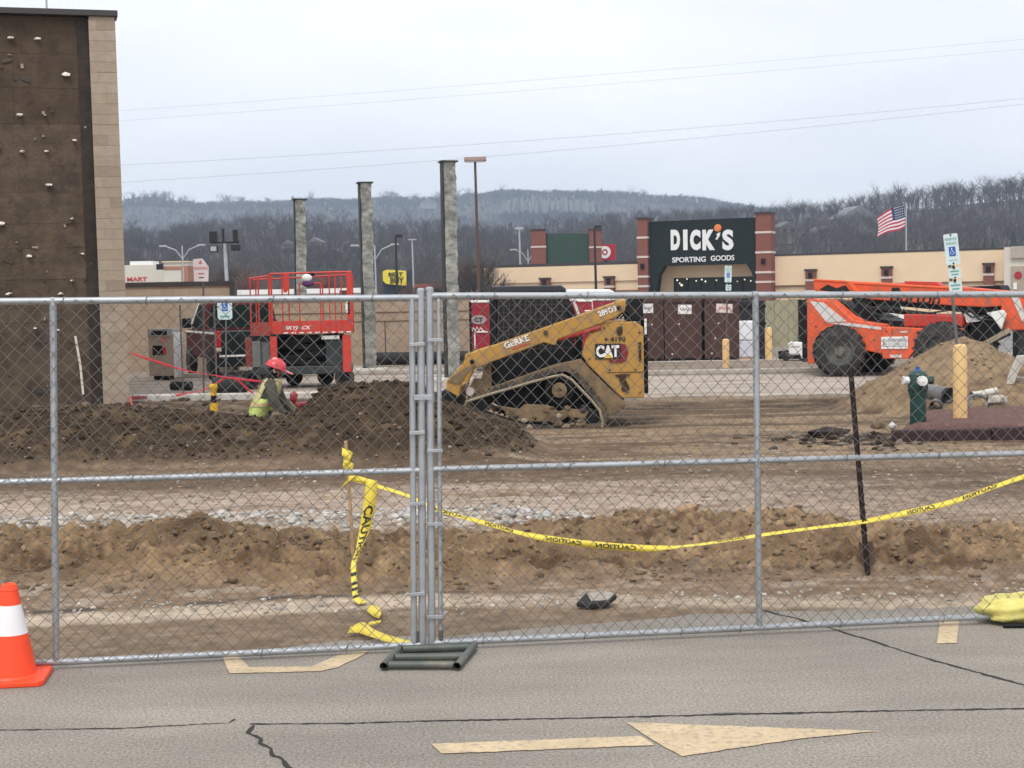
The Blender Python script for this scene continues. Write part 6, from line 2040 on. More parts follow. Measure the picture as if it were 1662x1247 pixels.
mb.v = [(x, y, z + (y + .08) * .26 + x * .05 + .008) for x, y, z in mb.v]
mb.build("slab", m_asp, asp, bevel=.008)
mb = MB().flat([(-.04, -.05), (.06, -.055), (.115, .02), (.06, .065), (-.05, .055)], .0325, .037)
mb.v = [(x, y, z + (y + .08) * .26 + x * .05 + .008) for x, y, z in mb.v]
mb.build("dusty_top", M("pale_dust", (.33, .29, .25), .95, var=.3, scale=30), asp)
m_st = M("orange_tan_stone", (.34, .22, .12), .9, var=.3, scale=12, bump=.6)
rock("stone", 1113, 846, 42, 16, m_st, "flat orange-tan stone on top of the soil berm", "stone", .10, seed=4)
rock("stone", 575, 790 + 10, 14, 8, m_asp, "dark lump of soil on the pale gravel left of the hanging tape", "stone", 0, seed=5) if False else None

# ---- fire hydrant
hyl = G(1490, 690, .16)
hy = thing("fire_hydrant", "dark green fire hydrant with blue cap and white outlets on the mulch bed", "fire hydrant", (hyl.x, hyl.y, .10), R_(4))
kh = hyl.y / FPX
zz = lambda py: (690 - py) * kh + .05
MB().lathe([(.10, 0), (.105, .02), (.103, zz(645)), (.105, zz(641)), (.118, zz(640)), (.118, zz(634)), (.12, zz(632)), (.128, zz(628)), (.128, zz(612)), (.12, zz(609))], 24).build("barrel", m_hyd, hy, smooth=40)
MB().lathe([(.122, zz(609) + .003), (.125, zz(607)), (.10, zz(602)), (.06, zz(600)), (.04, zz(599))], 24).build("bonnet", m_hyd, hy, smooth=40)
MB().lathe([(.075, zz(606)), (.07, zz(602)), (.05, zz(598.5)), (.028, zz(597)), (.028, zz(594)), (.02, zz(593.8))], 20).build("blue_cap", m_blue, hy, smooth=40)
zo_ = zz(616)
MB().lathe([(.062, -.20), (.066, -.195), (.066, -.15), (.05, -.14), (.05, -.1)], 18, (0, 0, zo_), 'Y').build("pumper_cap", m_white, hy, smooth=40)
MB().lathe([(.015, -.225), (.015, -.202)], 6, (0, 0, zo_), 'Y').build("cap_nut", m_white, hy)
MB().lathe([(.052, -.20), (.055, -.19), (.05, -.13), (.045, -.11)], 18, (0, 0, zo_), 'X').build("side_outlet", m_white, hy, smooth=40)
MB().lathe([(.045, .11), (.05, .13), (.055, .19), (.052, .20)], 18, (0, 0, zo_), 'X').build("side_outlet", m_hyd, hy, smooth=40)
for i in range(8):
    a = i * math.pi / 4
    MB().cyl((.122 * math.cos(a), .122 * math.sin(a), zz(630) - .03), (.122 * math.cos(a), .122 * math.sin(a), zz(630) + .02), .012, 6).build("flange_bolt", m_dark, hy)

# ---- bollards with sleeves and signs
def bollard(px, pbase, ptop, r, mat, label, z0, Y=None, group=None):
    b = G(px, pbase, z0) if Y is None else P(px, pbase, Y)
    t = thing("bollard", label, "bollard", (b.x, b.y, z0 - .05), 0, group)
    h = P(px, ptop, b.y).z - (z0 - .05)
    MB().lathe([(r, 0), (r * 1.01, .05), (r, h - .03), (r * .93, h)], 20).build("sleeve", mat, t, smooth=40)
    MB().lathe([(r * .93, h + .001), (r * .6, h + .025), (r * .1, h + .03)], 20).build("cap", mat, t, smooth=40)
    MB().lathe([(r * 1.02, .06), (r * 1.02, .075)], 20).build("seam", m_bandw, t)
    return t, b, h
bt, bb, bh = bollard(1558.5, 684, 562, .092, m_bol, "large faded yellow bollard with a leaning parking sign, right of the hydrant", .16)
def acc_symbol(par, x, y, z, s, mat):
    # wheelchair symbol: head, body line, wheel arc
    mb = MB()
    mb.lathe([(.09 * s, y - .002), (.09 * s, y)], 10, (x - .05 * s, 0, z + .36 * s), 'Y')
    mb.pipe([(x - .05 * s, y, z + .24 * s), (x - .04 * s, y, z - .02 * s), (x + .16 * s, y, z - .03 * s), (x + .24 * s, y, z - .28 * s), (x + .32 * s, y, z - .26 * s)], .035 * s, 4)
    mb.pipe([(x - .05 * s, y, z + .12 * s), (x + .12 * s, y, z + .12 * s)], .03 * s, 4)
    mb.pipe([(x + .2 * math.cos(a) * s - .03 * s, y, z - .17 * s + .2 * math.sin(a) * s) for a in [math.pi * (.75 + 1.15 * k / 12) for k in range(13)]], .03 * s, 4)
    mb.build("access_symbol", mat, par)
def parking_sign(t, h, bx, by, pole_top_px, pole_base_px, plates, pole_mat, name="sign_pole"):
    # pole from bollard top to top; plates: (x0,x1,y0,y1,kind) in photo columns
    z0 = t.location.z
    a = P(*pole_base_px, by) - Vector(t.location)
    b = P(*pole_top_px, by) - Vector(t.location)
    MB().bar((a.x, 0, a.z - .3), (b.x, 0, b.z), .05, .03).build(name, pole_mat, t)
    ang = math.atan2(b.x - a.x, b.z - a.z)
    for (cx_, cy_, wp_, hp_, kind) in plates:
        c = P(cx_, cy_, by) - Vector(t.location)
        wd, hg = wp_ * by / FPX, hp_ * by / FPX
        pe = bpy.data.objects.new("sign_plate", None)
        COL.objects.link(pe)
        pe.parent = t
        pe.location = (c.x, -.035, c.z)
        pe.rotation_euler = (0, ang, 0)
        yield pe, wd, hg, kind
def rounded_plate(wd, hg, r=.02):
    out = []
    for cx_, cz_, a0 in ((wd / 2 - r, hg / 2 - r, 0), (-wd / 2 + r, hg / 2 - r, 90), (-wd / 2 + r, -hg / 2 + r, 180), (wd / 2 - r, -hg / 2 + r, 270)):
        for k in range(4):
            a = R_(a0 + 30 * k)
            out.append((cx_ + r * math.cos(a), cz_ + r * math.sin(a)))
    return out
def make_sign(t, h, by, top, base, plates, pole_mat):
    for pe, wd, hg, kind in parking_sign(t, h, None, by, top, base, plates, pole_mat):
        MB().prism(rounded_plate(wd, hg), 0, .006).build("panel", m_signpk if kind == 'park' else m_signg, pe)
        if kind == 'reserved':
            lettering("RESERVED", wd * .82, hg * .085, m_signgreen, pe, (0, -.001, hg * .33), extrude=.002)
            lettering("PARKING", wd * .72, hg * .085, m_signgreen, pe, (0, -.001, hg * .19), extrude=.002)
            MB().box(-wd * .22, wd * .24, -.004, -.001, -hg * .22, hg * .08).build("blue_field", m_signb, pe)
            acc_symbol(pe, 0, -.006, -hg * .07, hg * .25, m_white)
            MB().box(-wd * .3, wd * .3, -.003, -.001, -hg * .36, -hg * .345).build("green_line", m_signgreen, pe)
        elif kind == 'small':
            MB().box(-wd * .36, wd * .36, -.003, -.001, hg * .08, hg * .2).build("text_line", m_signgreen, pe)
            MB().box(-wd * .28, wd * .28, -.003, -.001, -hg * .22, -hg * .1).build("text_line", m_signgreen, pe)
        for s in (-1, 1):
            MB().lathe([(.012, -.008), (.012, -.001)], 8, (0, 0, s * hg * .46), 'Y').build("bolt", m_dark, pe)
make_sign(bt, bh, bb.y + .02, (1536, 379), (1556, 565), [(1543, 405, 23, 50, 'reserved'), (1547.5, 443, 20, 17, 'small'), (1549, 466, 21, 19, 'small')], m_grey)
MB().ball((P(1545.5, 433, bb.y).x - bb.x, -.05, P(1545.5, 433, bb.y).z - bt.location.z), .02, 8, 5).build("clamp", m_rusty, bt)
MB().ball((P(1548, 455, bb.y).x - bb.x, -.05, P(1548, 455, bb.y).z - bt.location.z), .02, 8, 5).build("clamp", m_rusty, bt)
bt2, bb2, bh2 = bollard(1178.5, 606, 552, .085, m_bol, "slim faded yellow bollard with a tall sign post, in front of the brown bins", .16, 37.5)
make_sign(bt2, bh2, 37.5, (1180.5, 432), (1179, 556), [(1181.5, 445, 11, 27, 'reserved'), (1182, 467, 9, 10, 'small')], m_post)
bollard(1247.5, 590, 533, .10, m_bol, "plain faded yellow bollard in front of the green-tan board fence", .05, 43.5)
# yellow and black marker post in the trench area
q = P(348, 684, 24.2)
mk = thing("marker_post", "yellow marker post with a black band standing in the dirt left of the worker", "marker post", (q.x, 24.2, -.45), R_(2))
zt_ = P(348, 624, 24.2).z + .45
zk = lambda py: P(348, py, 24.2).z + .45
MB().cyl((0, 0, 0), (0, 0, zk(654)), .062, 14).build("lower_sleeve", m_bol2, mk, smooth=40)
MB().cyl((0, 0, zk(654) + .001), (0, 0, zk(642)), .045, 14).build("black_band", m_dark, mk, smooth=40)
MB().lathe([(.05, zk(642) + .001), (.045, zk(634)), (.062, zk(631)), (.066, zk(626)), (.055, zk(623.5))], 14).build("upper_sleeve", m_bol2, mk, smooth=40)

# ---- sign posts at left
sgY = 32.0
b = P(333, 610, sgY)
t = thing("parking_notice", "weathered pinkish parking sign with a cut corner on a slim post before the tan wall", "sign", (b.x, sgY, .05), 0)
a_ = P(330, 480, sgY)
MB().bar((P(330, 625, sgY).x - b.x, 0, -.1), (P(330, 428, sgY).x - b.x, 0, P(330, 428, sgY).z - .05), .05, .03).build("sign_pole", m_post, t)
sx = lambda px: (px - 831) * sgY / FPX - b.x
sz = lambda py: fz2(331, py, sgY) - .05
MB().prism([(sx(320), sz(457)), (sx(319), sz(421)), (sx(334), sz(420)), (sx(338), sz(425)), (sx(344), sz(434)), (sx(343), sz(457.5))], -.04, -.032).build("sign_panel", m_signpk, t)
m_fr2 = M("faded_sign_red", (.5, .17, .17), .5)
MB().prism([(sx(327), sz(429)), (sx(331.5), sz(422)), (sx(334), sz(429))], -.044, -.041).build("warning_mark", m_fr2, t)
lettering("PARKING", 22 * sgY / FPX, 5 * sgY / FPX, m_fr2, t, (sx(331.5), -.041, sz(436)), extrude=.003, bold=.01)
lettering("ONLY", 9 * sgY / FPX, 2.6 * sgY / FPX, m_post, t, (sx(332), -.041, sz(445)), extrude=.003) if False else MB().box(sx(327), sx(337), -.043, -.041, sz(446), sz(443.5)).build("text_line", m_fr2, t)
MB().box(sx(328), sx(336), -.043, -.041, sz(452), sz(450)).build("text_line", m_post, t)
sg2 = 31.6
b = P(368, 640, sg2)
t = thing("parking_sign", "pale accessible parking sign with blue square, in front of the dark pickup", "sign", (b.x, sg2, .05), 0)
MB().bar((P(366, 632, sg2).x - b.x, 0, -.1), (P(367, 484, sg2).x - b.x, 0, P(367, 484, sg2).z - .05), .035, .025).build("sign_pole", m_grey, t)
sx = lambda px: (px - 831) * sg2 / FPX - b.x
sz = lambda py: fz2(368, py, sg2) - .05
mb = MB().prism([(sx(356.5), sz(516)), (sx(356), sz(484)), (sx(380), sz(484)), (sx(380), sz(516)), (sx(377), sz(519)), (sx(359), sz(519))], -.034, -.026)
mb.build("sign_panel", m_signg, t)
MB().box(sx(363.5), sx(373), -.039, -.035, sz(505), sz(491)).build("blue_field", m_signb, t)
acc_symbol(t, sx(368), -.042, sz(498), .16, m_white)
MB().box(sx(360), sx(376), -.038, -.035, sz(515), sz(512.5)).build("green_line", m_signgreen, t)
for px, lb in ((297.5, "slim grey post right of the white equipment cabinet"), (352.5, "slim grey post just left of the pale blue-square sign")):
    b = P(px, 632, 32.5)
    o = MB().bar((b.x, 32.5, -.2), (b.x - .02, 32.5, P(px, 495, 32.5).z), .04, .03).build("slim_post", m_grey)
    tag(o, lb, "post")

# ---- red danger tape by the pickup
def redtape(pxs, label, w_=.05):
    pts = [P(*p) for p in pxs]
    o, c, d = ribbon("danger_tape", pts, [(0, .02, w_ * (.6 + .4 * math.sin(i * 1.7))) for i in range(len(pts))], M("red_danger_tape", (.52, .02, .035), .45, var=.15))
    tag(o, label, "danger tape", "red danger tape strung by the pickup")
redtape([(212, 573, 29.9), (250, 586, 30), (300, 601, 30.2), (340, 608, 30.4), (368, 613, 30.6), (410, 618, 31), (440, 621, 31.4)], "red danger tape sagging from the brown building past the pickup")
redtape([(366, 614, 30.6), (352, 622, 30.4), (342, 629, 30.3), (318, 636, 30.2), (285, 642, 30.1)], "red danger tape trailing down to the kerb left of the pickup", .06)
redtape([(384, 616, 30.7), (400, 630, 30.4), (412, 640, 30.2)], "short red danger tape slanting down behind the worker", .05)
o = MB().pipe([P(212, 646, 29.0), P(214, 660, 28.6), P(213, 678, 28)], .02, 6).build("red_stake", m_signr)
tag(o, "short red stake at the foot of the tan block edge", "stake")
o = MB().obox((P(225, 644, 30.0)), (.3, .1, .06)).build("red_plank", M("dull_red_wood", (.20, .03, .035), .8), bevel=.01)
o.location.z = -.02
tag(o, "dull red plank end lying on the kerb beside the tan block edge", "plank")
ta_, tb_ = P(345, 632, 31.5), P(400, 631, 31.5)
o = MB().pipe([(ta_.x, 31.5, .24), ((ta_.x + tb_.x) / 2, 31.55, .25), (tb_.x, 31.5, .24)], [.16, .21, .15], 12).build("black_hose_bundle", m_black, smooth=50)
tag(o, "fat black bundle of hose lying on the slab behind the marker post", "hose bundle")
a_, b_ = P(278, 618, 33.5), P(312, 622, 33.5)
o = MB().pipe([(a_.x, 33.5, .16), (b_.x, 33.4, .15)], .1, 10).build("black_tube", m_black, smooth=50)
tag(o, "black tube lying at the foot of the white cabinet beside the pickup", "tube")
o = MB().flat([(0, 0), (1.7, -.1), (1.72, .05), (.02, .14)], 0, .05).build("white_board", m_white, loc=(P(214, 641, 31.2).x, 31.2, .055))
tag(o, "long white board lying along the kerb left of the marker post", "board")
for i, (px, py, w_, lb) in enumerate(((477, 645, .15, "red plastic jug just right of the worker"), (489, 657, .24, "red plastic sheet scrap on the dirt between worker and dark mound"))):
    q = P(px, py, 24.0)
    vs, fs = chunk_mesh(.25)
    o = MB().add([(v[0] * w_ * .5, v[1] * w_ * .4, v[2] * (.11 if i == 0 else .06)) for v in vs], [tuple(int(x) for x in f) for f in fs]).build("red_jug" if i == 0 else "red_sheet", m_redbox, loc=(q.x, 24.0, q.z))
    tag(o, lb, "jug" if i == 0 else "plastic sheet")

# ---- drain pipes and debris by the sand pile
m_pvc = M("dirty_pvc_grey", (.15, .15, .15), .6, var=.25, dirt=(.25, .2, .15), damt=.3)
m_pvcw = M("pale_pvc", (.55, .52, .46), .5, var=.12, dirt=(.35, .28, .2), damt=.2)
def open_pipe(a, b, r, mat, label, nm="drain_pipe"):
    a, b = Vector(a), Vector(b)
    t = thing(nm, label, "pipe", a)
    d = b - a
    mb = MB()
    mb.pipe([(0, 0, 0), d], r, 16, cap=False)
    mb.pipe([d * .002, d * .998], r * .86, 16, cap=False)
    mb.build("pipe_wall", mat, t, smooth=50)
    MB().pipe([(0, 0, 0), d.normalized() * .05], [r * 1.12, r * 1.12], 16, cap=False).build("socket", mat, t, smooth=50)
q = P(1533, 638, 22.6)
open_pipe((q.x, 22.4, .37), (q.x - .25, 23.1, .42), .115, m_pvc, "grey open pipe end facing forward, just left of the large bollard")
q = P(1515, 651, 22.3)
open_pipe((q.x, 22.2, .22), (q.x + .25, 22.9, .26), .09, m_pvc, "grey pipe below the open pipe end, left of the large bollard")
a_, b_ = P(1505, 634, 22.8), P(1522, 630, 22.9)
open_pipe((a_.x - .02, 22.8, a_.z), (b_.x, 22.9, b_.z), .05, m_pvcw, "short white pipe between hydrant and grey pipe ends")
a_, b_ = P(1577, 643, 22.6), P(1622, 636, 22.6)
open_pipe((a_.x, 22.6, a_.z), (b_.x, 22.75, b_.z), .055, m_pvcw, "cream pipe lying just right of the large bollard, upper one")
a_, b_ = P(1603, 652, 22.3), P(1634, 652, 22.3)
open_pipe((a_.x, 22.3, a_.z), (b_.x, 22.4, b_.z), .06, m_pvcw, "cream pipe lying right of the large bollard, lower one")
q = P(1587, 654, 22.35)
rg = MB().pipe([(.15 * math.cos(a), .05 * math.sin(a), .11 * math.sin(a)) for a in [i * math.pi / 8 for i in range(16)]], .025, 7, closed=True).build("pipe_ring", m_pvc, smooth=50, loc=(q.x, 22.35, q.z))
tag(rg, "grey pipe ring lying between the large bollard and cream pipes", "pipe ring")
q = P(1636, 601, 24.0)
mb = MB().prism([(-.16, -.22), (-.05, -.22), (.03, 0), (.17, .20), (.15, .23), (.02, .22), (-.07, .03)], -.05, .05)
o = mb.build("white_slab", m_conclt, bevel=.012, loc=(q.x, 23.6, q.z + .02))
tag(o, "white broken slab leaning on the right flank of the sand pile", "slab")
for i, (px, py, w_, mt, lb) in enumerate(((1655, 588, .22, m_conclt, "pale concrete lump on the sand at the right edge, upper one"), (1655, 622, .32, m_conc, "grey concrete lump on the sand at the right edge, lower one"), (1622, 648, .3, m_conc, "grey concrete lump among the cream pipes"), (1448, 692, .16, m_conclt, "pale stone at the left end of the dark bed edging"), (1425, 690, .26, m_mud, "flat grey rubble left of the hydrant at the bed corner"))):
    Y = 23.8 if i < 2 else 22.2 if i == 2 else 19.4 if i == 3 else 20.4
    q = P(px, py, Y)
    vs, fs = chunk_mesh(.3)
    o = MB().add([(v[0] * w_ * .5, v[1] * w_ * .4, v[2] * w_ * .3) for v in vs], [tuple(int(x) for x in f) for f in fs]).build("rubble_lump", mt, loc=(q.x, Y, max(q.z, hz_at(q.x, Y))))
    tag(o, lb, "rubble")
q = P(1340, 703, 20.0)
vs, fs = chunk_mesh(.3)
o = MB().add([(v[0] * .3, v[1] * .25, v[2] * .09) for v in vs], [tuple(int(x) for x in f) for f in fs]).build("dark_sod_lump", M("dark_sod", (.028, .02, .016), .95, var=.4, bump=.7), loc=(q.x, 20.0, .06))
tag(o, "dark lump of sod lying on the tracked dirt left of the bed", "sod lump")

# ================================================================== WORKER
wx = P(437, 640, 22.6)
wk = thing("person", "worker in red hard hat and yellow vest bending forward in the trench", "person", (wx.x, 22.6, -.60), 0)
J_ = {'pel': (-.12, 0, .84), 'ab': (-.08, 0, 1.02), 'ch': (0.02, 0, 1.22), 'nk': (.05, 0, 1.37), 'hb': (.08, 0, 1.45), 'ht': (.12, 0, 1.57), 'sR': (.05, -.19, 1.31), 'sL': (.05, .19, 1.31),
      'eR': (.10, -.25, 1.06), 'wR': (.26, -.24, .88), 'eL': (.14, .24, 1.05), 'wL': (.33, .16, .88), 'hR': (-.12, -.10, .82), 'hL': (-.12, .10, .82), 'kR': (.05, -.11, .46), 'kL': (-.05, .12, .45), 'aR': (-.05, -.11, .09), 'aL': (-.20, .12, .09), 'tR': (.13, -.12, .05), 'tL': (-.02, .13, .05)}
RD = {'pel': .15, 'ab': .155, 'ch': .17, 'nk': .065, 'hb': .085, 'ht': .09, 'sR': .10, 'sL': .10, 'eR': .085, 'wR': .045, 'eL': .08, 'wL': .04, 'hR': .11, 'hL': .11, 'kR': .075, 'kL': .075, 'aR': .055, 'aL': .055, 'tR': .045, 'tL': .045}
ED = [('pel', 'ab'), ('ab', 'ch'), ('ch', 'nk'), ('nk', 'hb'), ('hb', 'ht'), ('ch', 'sR'), ('ch', 'sL'), ('sR', 'eR'), ('eR', 'wR'), ('sL', 'eL'), ('eL', 'wL'), ('pel', 'hR'), ('pel', 'hL'), ('hR', 'kR'), ('hL', 'kL'), ('kR', 'aR'), ('kL', 'aL'), ('aR', 'tR'), ('aL', 'tL')]
for sd_ in ('R', 'L'):
    w_ = Vector(J_['w' + sd_])
    e_ = Vector(J_['e' + sd_])
    dr = (w_ - e_).normalized()
    sgn = -1 if sd_ == 'R' else 1
    J_['p' + sd_] = tuple(w_ + dr * .07); RD['p' + sd_] = .036
    ED.append(('w' + sd_, 'p' + sd_))
    for k in range(5):
        off = Vector((0, (k - 2) * .017, 0)) + dr.cross(Vector((0, 1, 0))) * 0
        ln = (.055, .08, .088, .082, .065)[k]
        b0 = w_ + dr * (.03 if k == 0 else .085) + off + (Vector((.02, sgn * .0, .015)) if k == 0 else Vector((0, 0, 0)))
        m0 = b0 + dr * ln * .5 + Vector((0, off.y * .3, -.004)) + (Vector((.02, 0, .01)) if k == 0 else Vector((0, 0, 0)))
        e0 = b0 + dr * ln * .9 + Vector((-.012, off.y * .4, -.02))
        for nm, pp, r0 in (('f0', b0, .011), ('f1', m0, .0095), ('f2', e0, .008)):
            J_[nm + sd_ + str(k)] = tuple(pp); RD[nm + sd_ + str(k)] = r0
        ED += [('p' + sd_ if k else 'w' + sd_, 'f0' + sd_ + str(k)), ('f0' + sd_ + str(k), 'f1' + sd_ + str(k)), ('f1' + sd_ + str(k), 'f2' + sd_ + str(k))]
keys = list(J_.keys())
ix = {k: i for i, k in enumerate(keys)}
me = bpy.data.meshes.new("skeleton")
me.from_pydata([J_[k] for k in keys], [(ix[a], ix[b]) for a, b in ED], [])
tmp = bpy.data.objects.new("skeleton", me)
COL.objects.link(tmp)
tmp.modifiers.new("skin", 'SKIN')
sv = me.skin_vertices[0].data
for k in keys:
    sv[ix[k]].radius = (RD[k] * (1.0 if k not in ('pel', 'ab', 'ch') else .82), RD[k] * (1.0 if k not in ('pel', 'ab', 'ch') else 1.1))
sv[ix['pel']].use_root = True
sb_ = tmp.modifiers.new("sub", 'SUBSURF')
sb_.levels = 2
sb_.render_levels = 2
dg = bpy.context.evaluated_depsgraph_get()
bme = bpy.data.meshes.new_from_object(tmp.evaluated_get(dg))
bpy.data.objects.remove(tmp)
for m in (m_jacket, m_pants, m_skin, m_dark): bme.materials.append(m)
vest_v, vest_f = [], []
vmap = {}
for p in bme.polygons:
    c = p.center
    mi = 0
    hr, hl = Vector(J_['wR']), Vector(J_['wL'])
    if c.z < .12 and c.x > -.4: mi = 3
    elif c.z < .90 and (c - hr).length > .3 and (c - hl).length > .3 or c.z < .75 and c.x < .12: mi = 1
    elif (c.x > .135 and c.z > 1.40 and abs(c.y) < .13): mi = 2
    elif c.z > 1.36 and abs(c.y) < .12: mi = 3
    elif min((c - hr).length, (c - hl).length) < .03 or (c - hr).dot(hr - Vector(J_['eR'])) > 0 and (c - hr).length < .25 or (c - hl).dot(hl - Vector(J_['eL'])) > 0 and (c - hl).length < .25: mi = 2
    p.material_index = mi
    p.use_smooth = True
body = bpy.data.objects.new("body", bme)
COL.objects.link(body)
body.parent = wk
# vest: shell following the torso
vb = MB()
sec = [(.78, -.17, .16, .215), (.86, -.15, .165, .225), (.98, -.10, .165, .225), (1.10, -.05, .165, .23), (1.22, .01, .165, .225), (1.32, .05, .14, .20), (1.385, .07, .10, .14)]
NV = 22
vs, fs = [], []
for z, cx_, rx_, ry_ in sec:
    for j in range(NV):
        a = 2 * math.pi * j / NV
        vs.append((cx_ + rx_ * math.cos(a) * (1.05 if math.cos(a) < 0 else 1) + .01 * math.sin(j * 3), ry_ * math.sin(a), z + .012 * math.sin(j * 2.1) - .10 * 0))
for i in range(len(sec) - 1):
    for j in range(NV):
        a = 2 * math.pi * (j + .5) / NV
        if i in (3, 4) and abs(math.sin(a)) > .86: continue
        fs.append((i * NV + j, i * NV + (j + 1) % NV, (i + 1) * NV + (j + 1) % NV, (i + 1) * NV + j))
vb.add(vs, fs)
vb.mi = [1 if sum(vs[q][2] for q in f) / 4 > 1.04 else 0 for f in fs]
vo_ = vb.build("safety_vest", [m_vest, M('faded_vest_mesh', (.47, .42, .20), .8, var=.25, scale=8)], wk, smooth=60)
md = vo_.modifiers.new("depth", 'SOLIDIFY'); md.thickness = .012
bb_ = MB()
for z, cx_, rx_, ry_, hh in ((.99, -.098, .178, .238, .05),):
    vs, fs = [], []
    for dz in (0, hh):
        for j in range(NV):
            a = 2 * math.pi * j / NV
            vs.append((cx_ + dz * .4 + rx_ * math.cos(a) * (1.05 if math.cos(a) < 0 else 1), ry_ * math.sin(a), z + dz))
    for j in range(NV): fs.append((j, (j + 1) % NV, NV + (j + 1) % NV, NV + j))
    bb_.add(vs, fs)
for s in (-1, 1):
    bb_.add([(-.235, s * .06 , .86), (-.235, s * .11, .86), (-.13, s * .13, 1.30), (-.13, s * .08, 1.30)], [(0, 1, 2, 3)])
bo = bb_.build("reflective_band", m_vestst, vo_)
md = bo.modifiers.new("depth", 'SOLIDIFY'); md.thickness = .006
# face and hat
hc = Vector((.185, 0, 1.555))
MB().ball((.205, 0, 1.50), .022, 8, 6, (1, .8, 1.2)).build("nose", m_skin, wk, smooth=60)
for s in (-1, 1):
    MB().ball((.188, s * .034, 1.525), .012, 8, 6).build("eye", m_dark, wk, smooth=60)
    MB().ball((.10, s * .092, 1.50), .028, 8, 6, (.8, .4, 1.2)).build("ear", m_skin, wk, smooth=60)
MB().obox((.185, 0, 1.462), (.01, .045, .008)).build("mouth", m_signr, wk)
MB().ball((.06, 0, 1.48), .085, 10, 8, (.8, 1, 1)).build("hair", m_dark, wk, smooth=60)
hm = MB()
n_, mm_ = 22, 7
vs, fs = [], []
for i in range(mm_ + 1):
    th = math.pi / 2 * i / mm_
    for j in range(n_):
        a = 2 * math.pi * j / n_
        vs.append((.155 * math.sin(th) * math.cos(a), .125 * math.sin(th) * math.sin(a), .135 * math.cos(th)))
for i in range(mm_):
    for j in range(n_): fs.append((i * n_ + j, i * n_ + (j + 1) % n_, (i + 1) * n_ + (j + 1) % n_, (i + 1) * n_ + j))
hm.add(vs, fs)
hm.add([(.10, -.11, .0), (.25, -.075, -.015), (.275, 0, -.02), (.25, .075, -.015), (.10, .11, 0), (.10, -.11, .014), (.25, -.075, -.003), (.275, 0, -.008), (.25, .075, -.003), (.10, .11, .014)],
       [(4, 3, 2, 1, 0), (5, 6, 7, 8, 9), (0, 1, 6, 5), (1, 2, 7, 6), (2, 3, 8, 7), (3, 4, 9, 8)])
hm.pipe([(-.13, 0, .06), (-.06, 0, .125), (.03, 0, .138), (.12, 0, .085)], .016, 6)
ho_ = hm.build("hard_hat", m_hat, wk, smooth=50)
ho_.location = (.105, 0, 1.545)
ho_.rotation_euler = (0, R_(20), 0)
hb_ = MB().pipe([(.158 * math.cos(a), .128 * math.sin(a), .006) for a in [i * math.pi / 10 for i in range(20)]], .006, 5, closed=True).build("hat_rim", m_hat, ho_)

